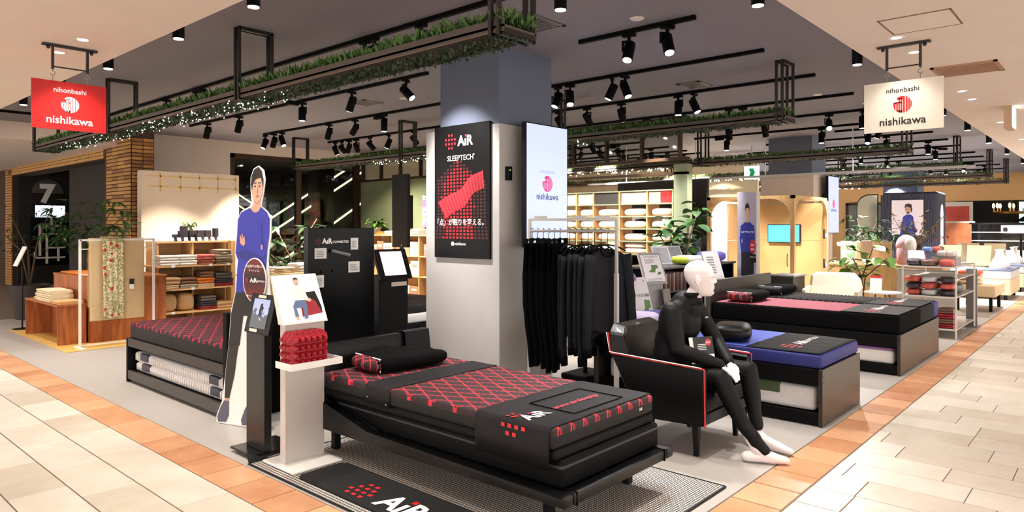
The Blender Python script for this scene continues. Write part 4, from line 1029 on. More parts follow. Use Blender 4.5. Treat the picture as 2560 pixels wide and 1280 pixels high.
# ---- portrait screen on the column's right face
def logo_screen(name_label, x0, y, z0, x1, z1, arm_to, lum):
    t = thing('digital_sign', name_label, 'screen', ((x0 + x1) / 2, y, z0))
    part(t, 'housing', 'black_paint', MB().box(x0, y, z0, x1, y + .05, z1, .002))
    P = PY(x0, y - .001, z0); W, H = x1 - x0, z1 - z0
    q = MB(); P.rect(q, .012, .012, W - .012, H - .012, .5); part(t, 'display', lum, q)
    q = MB(); P.text(q, 'nihonbashi', .052, W * .5, H * .60, 1.5, 'c', .0); part(t, 'upper_lettering', M('scr_grey', (150, 150, 190), .4, emit=.5, var=0), q)
    q = MB(); emblem(P, q, W * .5, H * .515, .078, 1.5); part(t, 'emblem', M('scr_pink', (196, 40, 110), .4, emit=.55, var=0), q)
    q = MB(); P.text(q, 'nishikawa', .088, W * .5, H * .385, 1.5, 'c', .01); part(t, 'lower_lettering', M('scr_ink', (56, 52, 120), .4, emit=.25, var=0), q)
    part(t, 'wall_arm', 'dark_steel', MB().box((x0 + x1) / 2 - .15, y + .05, (z0 + z1) / 2 - .2, (x0 + x1) / 2 + .15, arm_to, (z0 + z1) / 2 + .2))
    return t
M('scr_white', (188, 202, 246), .25, emit=.5, var=.02, vs=2)
logo_screen('tall lit screen with pink round emblem on the corner column', 4.90, 4.2, 1.30, 5.545, 2.48, 4.372, 'scr_white')
t = thing('cable_box', 'small black device with green light beside the column screen', 'device', (4.83, 4.35, 2.0))
part(t, 'body', 'black_paint', MB().box(4.80, 4.33, 1.93, 4.86, 4.372, 2.06, .004)); part(t, 'green_light', M('led_green', (120, 230, 60), .4, emit=2, var=0), MB().box(4.82, 4.327, 2.02, 4.83, 4.331, 2.03))
# ================================================================== RIGHT HALF: BEDS, CHAIR, MANNEQUIN, CLOTHES
def open_bed(label, x0, x1, y0, y1, h, hh):
    t = thing('open_sided_bed', label, 'bed', ((x0 + x1) / 2, (y0 + y1) / 2, 0))
    part(t, 'foot_panel', M('panel_brown', (52, 44, 38), .3, .25, vs=3), MB().box(x0, y0, .003, x1, y0 + .03, h, .002))
    part(t, 'headboard', 'frame_grey', MB().box(x0 - .01, y1 - .05, .003, x1 + .01, y1, hh, .003))
    for xa, xb in ((x0 + .01, x0 + .04), (x1 - .04, x1 - .01)):
        part(t, 'side_board', 'black_matt', MB().box(xa, y0 + .03, h - .13, xb, y1 - .05, h - .002, .002)); part(t, 'bottom_rail', 'black_matt', MB().box(xa, y0 + .03, .012, xb, y1 - .05, .10, .002))
    part(t, 'slat_base', 'black_matt', MB().box(x0 + .04, y0 + .03, h - .04, x1 - .04, y1 - .05, h - .01)); part(t, 'lower_shelf', 'black_matt', MB().box(x0 + .04, y0 + .03, .07, x1 - .04, y1 - .05, .095))
    for zz in (h - .05, h - .10):
        for xx in (x0 + .03, x1 - .03): part(t, 'screw_cap', 'black_gloss', MB().tube([(xx, y0 + .001, zz), (xx, y0 - .002, zz)], .006, 10))
    return t
open_bed('single open-sided bed with brown foot panel behind the mannequin', 5.35, 6.31, 1.69, 3.74, .43, .62)
t = thing('stored_mattress', 'white mattress with leaf patch stored inside the single bed', 'mattress', (5.83, 2.5, .1))
part(t, 'cover', 'white_quilt', MB().box(5.40, 1.76, .10, 6.25, 3.6, .285, .03, 3), smooth=True, auto=40)
part(t, 'leaf_patch', M('patch_green', (64, 84, 50), .6), MB().box(5.394, 2.02, .20, 5.45, 2.2, .292, .012, 2), smooth=True)
t = thing('mattress', 'blue mattress on the single bed behind the mannequin', 'mattress', (5.83, 2.7, .431))
part(t, 'cover', 'navy_sheet', MB().box(5.36, 1.70, .431, 6.30, 3.68, .535, .022, 3), smooth=True, auto=35)
part(t, 'top_sheet', 'blue_sheet', MB().sheet(lambda u, v: (5.375 + .91 * u, 2.25 + 1.41 * v, .5385 + .002 * math.sin(u * 37 + v * 11) * math.sin(v * 23)), 24, 24, .003), smooth=True)
t = thing('bed_runner', 'black foot cover with red and white lettering on the blue bed', 'bed runner', (5.83, 2.0, .54))
part(t, 'cloth', 'soft_black', MB().sheet(lambda u, v: (5.372 + .916 * u, 1.715 + .57 * v, .5415 + .0015 * math.sin(u * 29 + v * 7)), 16, 12, .002), smooth=True)
P = PL((5.372, 1.715, .5435), (1, 0, 0), (0, 1, 0)); rd = MB(); wh = MB(); air_word(P, wh, rd, .12, .34, .25, 1); P.text(wh, 'SLEEPTECH', .06, .52, .265, 1, 'l', .01); dots_mark(P, rd, .22, .29, .045, .026, 1)
part(t, 'white_lettering', 'white_print', wh); part(t, 'red_marks', 'red_print', rd)
pillow((5.62, 3.42, .54), .5, .34, .15, M('lilac', (196, 182, 214), .7, var=.05), 'lilac pillow at the head of the blue bed', .3, 0, False)
pillow((5.62, 2.5, .54), .42, .3, .14, 'black_leather', 'rounded black cushion on the blue bed beside the mannequin', .4, 0, False)
pillow((5.95, 3.45, .54), .5, .34, .13, 'navy_sheet', 'deep blue pillow behind the lilac one on the blue bed', -.2, 0, False)

open_bed('double open-sided black bed farther along the right edge', 7.70, 9.57, 1.69, 3.76, .41, .85)
t = thing('stored_mattress', 'white mattress with purple sheet stored inside the double bed', 'mattress', (8.3, 2.5, .1))
part(t, 'cover', 'white_quilt', MB().box(7.75, 1.76, .10, 8.6, 3.6, .24, .03, 3), smooth=True, auto=40); part(t, 'purple_sheet', M('purple', (150, 96, 160), .7), MB().box(7.76, 1.77, .24, 8.59, 3.4, .262, .008, 2), smooth=True)
part(t, 'leaf_patch', 'patch_green', MB().box(7.744, 2.3, .17, 7.8, 2.46, .246, .012, 2), smooth=True)
M('matt_top', (40, 36, 38), .8)
for i, (xa, xb) in enumerate(((7.72, 8.63), (8.645, 9.55))):
    t = thing('mattress', ('near black mattress with pink lattice panel on the double bed' if i == 0 else 'far black ridged mattress on the double bed'), 'mattress', ((xa + xb) / 2, 2.7, .411))
    part(t, 'cover', 'black_cloth' if i == 0 else 'soft_black', MB().box(xa, 1.70, .411, xb, 3.70, .598, .025, 3), smooth=True, auto=35)
    if i == 0:
        lattice_mat('lattice_c', (64, 30, 42), (206, 70, 96), px=.07, py=.09, wd=.22)
        part(t, 'lattice_panel', 'lattice_c', MB().sheet(lambda u, v: (xa + .03 + .86 * u, 2.28 + 1.38 * v, .6015), 8, 8, .002))
    q = MB()
    for k in range(44):
        yy = 1.74 + k * .0445
        if i == 1 and yy > 2.3: q.tube([(xa + .03, yy, .597), (xb - .02, yy, .597)], .012, 6)
    if i == 1: part(t, 'ridges', M('ridge', (58, 54, 56), .8), q, smooth=True)
    q = MB()
    for k in range(26): q.tube([(xb - .02 if i == 0 else xa + .02, 1.76 + k * .075, .592), (xb - .02 if i == 0 else xa + .02, 1.80 + k * .075, .604)], .012, 6)
    part(t, 'scalloped_edge', 'black_cloth', q, smooth=True)
    if i == 1: part(t, 'blue_corner', 'navy_sheet', MB().box(xb - .25, 1.692, .43, xb + .006, 1.95, .602, .02, 2), smooth=True)
    r = thing('bed_runner', ('black lettered foot cover on the near half of the double bed' if i == 0 else 'black lettered foot cover on the far half of the double bed'), 'bed runner', ((xa + xb) / 2, 2.0, .6))
    part(r, 'cloth', 'matt_top', MB().sheet(lambda u, v: (xa + .02 + (xb - xa - .04) * u, 1.72 + .54 * v, .608 + (.0 if i == 0 else .004)), 8, 8, .003))
    P = PL((xa + .02, 1.72, .61 + (.0 if i == 0 else .004)), (1, 0, 0), (0, 1, 0)); rd = MB(); wh = MB(); air_word(P, wh, rd, .13, .32, .25, 1); P.text(wh, 'SLEEPTECH', .06, .52, .27, 1, 'l', .01); dots_mark(P, rd, .20, .29, .045, .026, 1)
    part(r, 'white_lettering', 'white_print', wh); part(r, 'red_marks', 'red_print', rd)
pillow((8.12, 3.42, .604), .64, .36, .13, 'black_cloth', 'black pillow with red end on the near half of the double bed', 0, .2)
pillow((9.1, 3.44, .61), .64, .36, .13, 'black_cloth', 'black pillow with grey piping on the far half of the double bed', 0, .2, True, 'pillow', 'charcoal_cloth')

# ---- faceted armchairs
def faceted_chair(label, ox, oy, mat, pipe, rz=0.):
    t = thing('faceted_armchair', label, 'armchair', (ox, oy, 0), rz)
    def LP(nm, mt, mb, **k):
        me = mb.mesh(nm, mt, None, k.get('smooth', False)); o = bpy.data.objects.new(nm, me); COL.objects.link(o); o.parent = t; return o
    hw = .37
    for s in (-1, 1):
        X = s * hw
        LP('side_panel', mat, MB().hexa([(X, -.38, .22), (X, -.37, .58), (X, .32, .60), (X, .12, .20)], [(X - s * .05, -.38, .24), (X - s * .05, -.37, .575), (X - s * .05, .32, .595), (X - s * .05, .12, .22)], .008))
        if pipe:
            LP('red_piping', pipe, MB().tube([(X, -.385, .215), (X, -.377, .585), (X, .33, .607), (X + 0, .35, .75)], .006, 6))
            LP('white_piping', 'white_print', MB().tube([(X + s * .004, -.36, .592), (X + s * .004, .335, .615), (X + s * .004, .362, .75)], .0035, 6))
    LP('backrest', mat, MB().hexa([(-hw, .10, .20), (hw, .10, .20), (hw + .0, .34, .60), (hw - .02, .36, .70), (hw - .11, .39, .80), (-hw + .11, .39, .80), (-hw + .02, .36, .75), (-hw, .34, .60)], [(-hw + .04, .04, .30), (hw - .04, .04, .30), (hw - .05, .22, .585), (hw - .06, .25, .69), (hw - .14, .29, .775), (-hw + .14, .29, .775), (-hw + .06, .25, .735), (-hw + .05, .22, .585)], .012), smooth=False)
    LP('seat', mat, MB().box(-hw + .05, -.35, .27, hw - .05, .13, .395, .02, 2))
    LP('under_panel', mat, MB().hexa([(-hw, -.37, .22), (hw, -.37, .22), (hw, .12, .20), (-hw, .12, .20)], [(-hw + .03, -.36, .28), (hw - .03, -.36, .28), (hw - .03, .10, .27), (-hw + .03, .10, .27)]))
    for (a, c) in ((-.30, -.29), (.30, -.29), (-.28, .06), (.28, .06)): LP('leg', 'black_paint' if pipe else 'pale_metal', MB().hexa([(a - .014, c - .014, .001), (a + .014, c - .014, .001), (a + .014, c + .014, .001), (a - .014, c + .014, .001)], [(a - .022, c - .022, .22), (a + .022, c - .022, .22), (a + .022, c + .022, .22), (a - .022, c + .022, .22)]))
    return t
faceted_chair('angular black leather armchair with red piping under the mannequin', 4.46, 2.39, 'black_leather', M('piping_red', (190, 24, 30), .45, var=0))
faceted_chair('angular cream armchair beyond the double bed', 10.75, 3.25, M('cream_leather', (240, 232, 208), .5), None, math.radians(-80))

# ---- mannequin
def voxel(o, size, smooth=4):
    m_ = o.modifiers.new('skin', 'REMESH'); m_.mode = 'VOXEL'; m_.voxel_size = size; m_.use_smooth_shade = True
    s_ = o.modifiers.new('soft', 'SMOOTH'); s_.factor = .5; s_.iterations = smooth
def chain(mb, pts, rs, ry=1., n=16):
    P_ = [Vec(p) for p in pts]; Q, S_ = [], []
    for i in range(len(P_) - 1):
        for k in range(4):
            f = k / 4; Q.append(P_[i].lerp(P_[i + 1], f)); g = f * f * (3 - 2 * f); S_.append(rs[i] * (1 - g) + rs[i + 1] * g)
    Q.append(P_[-1]); S_.append(rs[-1])
    mb.tube(Q, S_, n, True, ry)
    for p, r in ((P_[0], rs[0]), (P_[-1], rs[-1])): mb.ell(p, (r * .96, r * .96 * min(1, ry + .15), r * .96), 12, 8)
    for p, r in zip(P_[1:-1], rs[1:-1]): mb.ell(p, (r * .99, r * .99 * min(1, ry + .1), r * .99), 12, 8)
mq = thing('mannequin', 'white faceless-toned mannequin in black sportswear sitting in the armchair', 'mannequin', (4.44, 2.3, 0))
mq['label'] = 'white bald mannequin in black sportswear seated in the black armchair'
body = MB()
fd = Vec((.52, -.854, 0)).normalized(); sd = Vec((-fd.y, fd.x, 0)); hc_ = Vec((4.435, 2.215, 1.140))
def head_pt(u, v):
    # v 0 chin .. 1 crown, u round the head from the face
    a = u * 2 * PI; z = -.125 + .25 * v
    ring = [(0, .050, .030, .030, .040), (.06, .066, .040, .044, .036), (.15, .080, .058, .054, .026), (.28, .090, .072, .064, .010), (.42, .093, .092, .072, 0), (.55, .095, .104, .077, 0), (.70, .092, .108, .078, 0), (.84, .076, .094, .068, 0), (.94, .046, .064, .044, 0), (1, .008, .012, .008, -.01)]
    for i in range(len(ring) - 1):
        if ring[i][0] <= v <= ring[i + 1][0]:
            f = (v - ring[i][0]) / (ring[i + 1][0] - ring[i][0]); q_ = [ring[i][k] * (1 - f) + ring[i + 1][k] * f for k in range(5)]; break
    cf = math.cos(a); sf = math.sin(a)
    pw = .85
    fx_ = math.copysign(abs(cf) ** pw, cf) * (q_[1] if cf > 0 else q_[2]) + q_[4] * .6; sy = math.copysign(abs(sf) ** pw, sf) * q_[3]
    if cf > 0:
        def G(v0, s0, dv, ds): return math.exp(-((v - v0) / dv) ** 2 - ((sy - s0) / ds) ** 2)
        fx_ += .024 * G(.395, 0, .05, .011) + .014 * G(.47, 0, .07, .010) + .009 * G(.565, 0, .045, .05)
        fx_ -= .013 * (G(.505, .031, .045, .018) + G(.505, -.031, .045, .018))
        fx_ += .008 * (G(.22, 0, .022, .02) + G(.27, 0, .02, .022)) - .006 * G(.245, 0, .010, .022) + .009 * G(.08, 0, .06, .022) - .006 * G(.16, 0, .04, .03) - .005 * G(.325, 0, .03, .015)
        fx_ += .004 * (G(.40, .045, .08, .02) + G(.40, -.045, .08, .02))
    return hc_ + fd * fx_ + sd * sy + Vec((0, 0, z))
hb = MB(); hb.grid(head_pt, 56, 56, True)
hb.f.append(tuple(range(55, -1, -1))); hb.f.append(tuple(range(56 * 56, 57 * 56)))
body.add(hb.v, hb.f)
for s in (-1, 1):                       # ears
    c_ = hc_ + sd * s * .076 + Vec((0, 0, -.012)) - fd * .012
    body.tube([c_ + Vec((0, 0, .030 * math.cos(k * .55))) - fd * (.018 * math.sin(k * .55)) + sd * s * .004 for k in range(7)], .0075, 8)
    body.ell(c_ - fd * .002, (.012, .012, .024), 10, 8)
chain(body, [(4.435, 2.235, 1.06), (4.44, 2.275, .99), (4.44, 2.30, .94)], [.054, .056, .066])
# trunk and limbs under the clothes
chain(body, [(4.44, 2.42, .47), (4.44, 2.43, .62), (4.44, 2.37, .80), (4.44, 2.32, .93)], [.14, .115, .145, .10], .7)
JR = dict(sh=(4.265, 2.345, .915), el=(4.215, 2.265, .665), wr=(4.375, 2.055, .575), hip=(4.355, 2.41, .475), kn=(4.335, 2.02, .49), an=(4.295, 1.765, .095))
JL = dict(sh=(4.615, 2.345, .915), el=(4.72, 2.23, .67), wr=(4.565, 2.065, .565), hip=(4.525, 2.41, .475), kn=(4.68, 1.97, .50), an=(4.595, 1.875, .10))
for J in (JR, JL):
    chain(body, [J['sh'], J['el'], J['wr']], [.048, .036, .024]); chain(body, [J['hip'], J['kn'], J['an']], [.08, .055, .034])
# hands: palm plus four fingers and a thumb each, laid over one another between the knees
def hand(J, tip_dir, curl, side):
    w_ = Vec(J['wr']); d = (Vec(tip_dir)).normalized(); n_ = Vec(curl).normalized(); a = d.cross(n_).normalized() * side
    palm = w_ + d * .055
    chain(body, [w_, palm - d * .01, palm + d * .03], [.023, .029, .03], .55, 12)
    for i, L in enumerate((.060, .072, .068, .052)):
        r0 = palm + d * .035 + a * ((i - 1.5) * .0175)
        k1 = r0 + (d * .85 + n_ * .25) * L * .45; k2 = k1 + (d * .7 + n_ * .55) * L * .33; k3 = k2 + (d * .45 + n_ * .75) * L * .28
        chain(body, [r0 - d * .012, r0, k1, k2, k3], [.0095, .0098, .0090, .0082, .0065], 1., 10)
    b0 = palm - d * .018 - a * .027; b1 = b0 + d * .030 - a * .014; b2 = b1 + d * .026 + a * .002 + n_ * .008
    chain(body, [b0, b1, b2], [.011, .0098, .0075], 1., 10)
hand(JR, (.36, -.42, -.42), (.15, -.1, -1), 1)
hand(JL, (-.35, -.40, -.36), (-.15, -.1, -1), -1)
# feet
for J, toe in ((JR, (4.375, 1.60, .028)), (JL, (4.565, 1.645, .028))):
    an = Vec(J['an']); te = Vec(toe); d = (te - an); d.z = 0; L = d.length; d.normalize(); he = an - d * .055; he.z = .036
    chain(body, [an, an + d * .05 + Vec((0, 0, -.035)), an + d * (L * .62) + Vec((0, 0, -.058)), te], [.038, .036, .034, .023], .95, 14)
    chain(body, [he, an + d * .05 + Vec((0, 0, -.055)), an + d * (L * .6) + Vec((0, 0, -.062))], [.033, .036, .033], 1., 14)
bo = part(mq, 'body', 'mannequin', body, True); voxel(bo, .0045, 3)
top = MB()
chain(top, [(4.44, 2.42, .45), (4.44, 2.435, .56), (4.44, 2.42, .68), (4.44, 2.37, .82), (4.44, 2.325, .93)], [.172, .160, .152, .172, .125], .76)
chain(top, [(4.44, 2.335, .90), (4.30, 2.34, .915)], [.08, .066]); chain(top, [(4.44, 2.335, .90), (4.58, 2.34, .915)], [.08, .066])
for J in (JR, JL):
    w2 = Vec(J['wr']).lerp(Vec(J['el']), -.06)
    chain(top, [J['sh'], Vec(J['sh']).lerp(Vec(J['el']), .5), J['el'], Vec(J['el']).lerp(Vec(J['wr']), .5), w2], [.070, .063, .054, .048, .037])
to = part(mq, 'long_sleeved_top', M('sport_black', (9, 9, 10), .6, bump=.35, bs=28, spec=.2), top, True); voxel(to, .008, 5)
col_ = MB()
def cowl(u, v):
    a = u * 2 * PI; z = .955 + .085 * v; r = .080 - .012 * v + .006 * math.sin(v * 9 + math.sin(a) * 1.5); c_ = Vec((4.44, 2.295 - .035 * v, 0))
    return (c_.x + r * math.cos(a) * 1.02, c_.y + r * math.sin(a), z + .010 * math.sin(a * 3 + 1) * (1 - v) - .018 * max(0, -math.sin(a + .5)) * (1 - v))
col_.grid(cowl, 32, 12, True)
part(mq, 'cowl_collar', 'sport_black', col_, True)
lg = MB()
chain(lg, [(4.37, 2.42, .475), (4.51, 2.42, .475)], [.115, .115])
for J in (JR, JL):
    hp, kn, an = Vec(J['hip']), Vec(J['kn']), Vec(J['an'])
    chain(lg, [hp, hp.lerp(kn, .5), kn, kn.lerp(an, .35), kn.lerp(an, .7), an + Vec((0, 0, .05))], [.092, .080, .064, .060, .046, .044])
fo = Vec(JR['an']); chain(lg, [fo + Vec((0, 0, .04)), fo + Vec((.03, -.05, -.03))], [.044, .043])
lo_ = part(mq, 'leggings', M('legging_black', (10, 10, 11), .6, bump=.2, bs=24, spec=.2), lg, True); voxel(lo_, .008, 4)
P = PL(Vec((4.50, 2.205, .855)), Vec((.93, -.15, .0)), (0, .28, .95)); q = MB(); P.text(q, '(A\u0131R)', .016, 0, 0, 12, 'c', .01); part(mq, 'chest_lettering', 'white_print', q)
t = thing('product_card', 'black and white product card with red disc propped on the chair', 'card', (4.5, 2.14, .6))
def cardpl(u, v): return None
P = PL((4.32, 2.20, .50), (.80, -.42, 0), (.10, .20, .9))
q = MB().slab([P.p(a, b_, -2) for a, b_ in ((0, 0), (.19, 0), (.19, .24), (0, .24))], .003); part(t, 'backing', 'white_print', q)
q = MB(); P.rect(q, .03, .12, .19, .24, 1); part(t, 'dark_print', 'black_print', q)
q = MB(); P.disc(q, .15, .20, .024, .024, 2); part(t, 'red_disc', 'red_print', q)
q = MB(); P.text(q, 'NEW', .017, .15, .194, 3, 'c', .02)
for k in range(4): P.rect(q, .06, .15 + k * .012, .13, .154 + k * .012, 2)
part(t, 'white_lettering', 'white_print', q)
q = MB()
for k in range(5): P.rect(q, .02, .02 + k * .018, .12 + .04 * R.random(), .026 + k * .018, 1)
part(t, 'grey_lettering', 'grey_print', q)

# ---- clothes rack
A = Vec((4.84, 4.10, 0)); B = Vec((5.04, 3.29, 0)); e_ = (B - A).normalized(); f_ = Vec((-e_.y, e_.x, 0)); rr = math.atan2(f_.y, f_.x)
t = thing('clothes_rack', 'white metal clothes rack in front of the column screen', 'clothes rack', ((A + B) / 2)[:])
for p in (A, B):
    part(t, 'post', 'pale_metal', MB().box(p.x - .011, p.y - .011, .02, p.x + .011, p.y + .011, 1.565).box(p.x - .016, p.y - .016, .02, p.x + .016, p.y + .016, 1.09))
    part(t, 'foot', 'pale_metal', MB().bar(p - f_ * .25 + Vec((0, 0, .012)), p + f_ * .25 + Vec((0, 0, .012)), .03, .022))
    part(t, 'peg', 'steel', MB().tube([p + Vec((0, 0, 1.085)), p + f_ * .06 + Vec((0, 0, 1.085))], .004, 6).tube([p + Vec((0, 0, .72)), p - f_ * .04 + Vec((0, 0, .72))], .005, 6))
part(t, 'top_bar', 'pale_metal', MB().bar(A + Vec((0, 0, 1.558)), B + Vec((0, 0, 1.558)), .022)); part(t, 'hanging_bar', 'pale_metal', MB().tube([A + Vec((0, 0, 1.455)), B + Vec((0, 0, 1.455))], .012, 10))
for a in (.06, .52, .78): c_ = A.lerp(B, a); part(t, 'price_rail', 'pale_metal', MB().bar(c_ + Vec((0, 0, 1.578)), c_ + e_ * .12 + Vec((0, 0, 1.578)), .012, .025))
part(t, 'lower_bar', 'pale_metal', MB().bar(A + Vec((0, 0, .06)), B + Vec((0, 0, .06)), .018))
def shirt_tpl():
    t = thing('long_sleeved_shirt', 'black long-sleeved shirt', 'shirt', (0, 0, 0), 0, 'black shirts on the clothes rack')
    q = MB()
    def torso(u, v):
        a = u * 2 * PI; c, s = math.cos(a), math.sin(a)
        hw = .215 - .02 * math.sin(v * PI) + .012 * v; x = hw * math.copysign(abs(c) ** .8, c)
        ht = (.012 + .018 * min(1, v * 3.5)) * (1 + .25 * math.sin(x * 55 + v * 4) * v)
        top = -.125 - .10 * (abs(x) / .215) ** 1.2
        if abs(x) < .085: top -= (.075 if s < 0 else .02) * (1 - (x / .085) ** 2)
        z = top * (1 - v) + (-.80 + .012 * math.sin(x * 30)) * v
        return (x, ht * s, z)
    q.grid(torso, 48, 26, True)
    o = part(t, 'torso', M('shirt_knit', (24, 25, 28), .75, bump=.3, bs=300, spec=.2), q, True)
    for s in (-1, 1):
        q = MB(); pts, rs = [], []
        for k in range(15):
            f = k / 14; pts.append((s * (.185 + .055 * math.sin(f * 1.9)), -.012 - .03 * f, -.20 - .78 * f)); rs.append((.055 - .018 * f) * (1 + .06 * math.sin(k * 2.1 + s)))
        q.tube(pts, rs, 12, True, .4); part(t, 'sleeve', 'shirt_knit', q, True)
        q = MB().tube([pts[-2], (pts[-1][0], pts[-1][1], pts[-1][2] - .01)], [.041, .040], 12, True, .6); part(t, 'cuff', 'black_cloth', q, True)
    q = MB(); q.tube([(.085 * math.cos(a), -.016 * 1.0, -.135 - .078 * abs(math.sin(a)) ** .8) for a in [k * PI / 12 for k in range(13)]], .0065, 8); part(t, 'neck_band', 'black_cloth', q, True)
    return t
def hanger(root, lowz, wd):
    q = MB(); pts = [(0, 0, lowz)] + [(0, 0, -.035)] + [(.020 * math.sin(a), 0, .020 * math.cos(a) - .008) for a in [PI - k * PI / 5 for k in range(7)]]
    q.tube(pts, .003, 6); o = part(root, 'hanger', 'dark_steel', q, True)
    part(o, 'hanger_bar', 'black_matt', MB().tube([(-wd, 0, lowz - .05), (-wd * .5, 0, lowz - .012), (0, 0, lowz), (wd * .5, 0, lowz - .012), (wd, 0, lowz - .05)], .007, 6), True)
def pants_tpl():
    t = thing('leggings', 'black leggings', 'leggings', (0, 0, 0), 0, 'black leggings on the clothes rack')
    q = MB()
    def waist(u, v):
        a = u * 2 * PI; c, s = math.cos(a), math.sin(a); x = (.165 + .012 * v) * math.copysign(abs(c) ** .8, c)
        return (x, (.014 + .022 * v) * s * (1 + .3 * math.sin(x * 60) * v), -.115 - .27 * v)
    q.grid(waist, 32, 10, True); part(t, 'waist', 'black_cloth', q, True)
    for s in (-1, 1):
        q = MB(); pts, rs = [], []
        for k in range(15):
            f = k / 14; pts.append((s * (.088 - .030 * f), .008 * s + .015 * math.sin(f * 5), -.34 - .82 * f)); rs.append((.088 - .046 * f) * (1 + .05 * math.sin(k * 1.7)))
        q.tube(pts, rs, 12, True, .5); part(t, 'leg', 'black_cloth', q, True)
    for s in (-1, 1): part(t, 'clip', 'black_matt', MB().box(s * .13 - .012, -.018, -.145, s * .13 + .012, .018, -.075, .003))
    P = PL((.03, -.045, -.62), (1, 0, 0), (0, 0, 1)); q = MB(); P.rect(q, 0, -.06, .008, 0, 4); P.rect(q, .014, -.03, .022, .0, 4); part(t, 'swing_mark', 'cream_print', q)
    return t
sh = shirt_tpl(); hanger(sh, -.12, .19); pa = pants_tpl(); hanger(pa, -.075, .15)
sl_ = ['leftmost', 'second from the left', 'third from the left', 'fourth from the left', 'fifth from the left', 'sixth from the left', 'rightmost']
zb = 1.467
for i in range(6):
    c_ = A.lerp(B, .03 + i * .067); sc = (1 + R.uniform(-.06, .06), 1, 1.07 + R.uniform(-.05, .05)); lab = 'black leggings on the clothes rack, %s' % (sl_[i] if i < 5 else 'next to the shirts')
    if i == 0: pa.location = (c_.x, c_.y, zb); pa.rotation_euler = (0, 0, rr); pa['label'] = lab; pa.scale = (1, 1, 1.07)
    else: dup(pa, (c_.x, c_.y, zb), rr + R.uniform(-.1, .1), lab, sc)
for i in range(7):
    c_ = A.lerp(B, .47 + i * .072); lab = 'black long-sleeved shirt on the clothes rack, %s' % sl_[i]
    if i == 0: sh.location = (c_.x, c_.y, zb); sh.rotation_euler = (0, 0, rr); sh['label'] = lab; sh.scale = (1.1, 1, 1.1)
    else: dup(sh, (c_.x, c_.y, zb), rr + R.uniform(-.08, .08) - (.5 if i == 6 else .12), lab, (1.12 + R.uniform(-.04, .05), 1, 1.11 + R.uniform(-.05, .06)))
t = thing('wheeled_stand', 'small dark wheeled base with cable behind the clothes rack', 'stand', (5.45, 3.95, 0))
part(t, 'base', 'black_matt', MB().box(5.3, 3.8, .03, 5.7, 4.1, .08, .01)); 
for (a, c) in ((5.33, 3.83), (5.67, 3.83), (5.33, 4.07), (5.67, 4.07)): part(t, 'caster', 'black_matt', MB().tube([(a - .012, c, .028), (a + .012, c, .028)], .026, 12))
part(t, 'pole', 'black_matt', MB().tube([(5.5, 3.95, .08), (5.5, 3.95, .8)], .02, 8)); part(t, 'cable', 'black_gloss', MB().tube([(5.3 - .05 * k + .02 * math.sin(k * 2), 3.9 - .06 * math.sin(k), .008) for k in range(6)], .006, 6))

# ---- stands and counter behind the blue bed
def slanted(label, x, y, w, h0, h1, mat, rz, art, nm='display_stand'):
    t = thing(nm, label, 'display stand', (x, y, 0), rz)
    def LP(n_, mt, mb, par=t):
        o = bpy.data.objects.new(n_, mb.mesh(n_, mt)); COL.objects.link(o); o.parent = par; return o
    if nm == 'display_stand': LP('column', mat, MB().box(-w / 2 + .02, .03, .003, w / 2 - .02, .09, h0 + .05))
    if nm == 'display_stand': LP('base_plate', mat, MB().box(-w / 2, -.12, .002, w / 2, .18, .018))
    pn = LP('panel', mat, MB().hexa([(-w / 2, -.03, h0), (w / 2, -.03, h0), (w / 2, .0, h0), (-w / 2, .0, h0)], [(-w / 2, .12, h1), (w / 2, .12, h1), (w / 2, .15, h1), (-w / 2, .15, h1)]))
    P = PL((-w / 2, -.031, h0), (1, 0, 0), (0, .15, h1 - h0)); H = math.hypot(.15, h1 - h0)
    art(P, w, H, lambda n_, mt, mb: LP(n_, mt, mb, pn))
    return t
M('grey_board', (150, 148, 148), .5); M('pale_card', (222, 218, 220), .55, var=0); M('foam_green', (92, 122, 74), .6, var=.15)
def art_green(P, w, H, add):
    q = MB(); P.rect(q, .02, .03, w - .02, H - .03, 1); add('card', 'pale_card', q)
    q = MB(); P.poly(q, [(w * .25, H * .38), (w * .55, H * .36), (w * .62, H * .48), (w * .75, H * .50), (w * .72, H * .60), (w * .45, H * .60), (w * .42, H * .47)], 2); P.poly(q, [(w * .62, H * .28), (w * .78, H * .30), (w * .85, H * .38), (w * .70, H * .38)], 2); add('green_foam_picture', 'foam_green', q)
    q = MB(); P.text(q, 'A\u0131R SLEEPTECH', .028, w * .2, H * .84, 2, 'l', .01)
    for k in range(4): P.rect(q, w * .2, H * (.66 + .035 * k), w * (.5 + .2 * R.random()), H * (.672 + .035 * k), 2)
    for k in range(3): P.rect(q, w * .15, H * (.08 + .04 * k), w * .8, H * (.09 + .04 * k), 2)
    add('lettering', 'grey_print', q)
slanted('grey slanted stand with green foam picture behind the clothes rack', 6.75, 3.90, .30, .86, 1.20, 'grey_board', math.radians(-22), art_green)
t = thing('brochure_holder', 'grey brochure pocket on the slanted stand beside the double bed', 'brochure holder', (6.87, 3.82, .5))
part(t, 'pocket', 'grey_board', MB().box(6.78, 3.79, .52, 6.97, 3.85, .62)); part(t, 'brochure', M('broch', (120, 112, 104), .5, var=.4, vs=20), MB().slab([(6.80, 3.81, .60), (6.95, 3.81, .60), (6.95, 3.84, .80), (6.80, 3.84, .80)], .012))
t = thing('poster_board', 'white leaning board with green chair-shaped foam and purple badge', 'poster', (6.34, 3.83, .54))
P = PL((6.20, 3.80, .55), (.86, -.18, 0), (-.06, .22, .95)); W, H = .27, .42
part(t, 'board', 'pale_card', MB().slab([P.p(a, b_, -3) for a, b_ in ((0, 0), (W, 0), (W, H), (0, H))], .006))
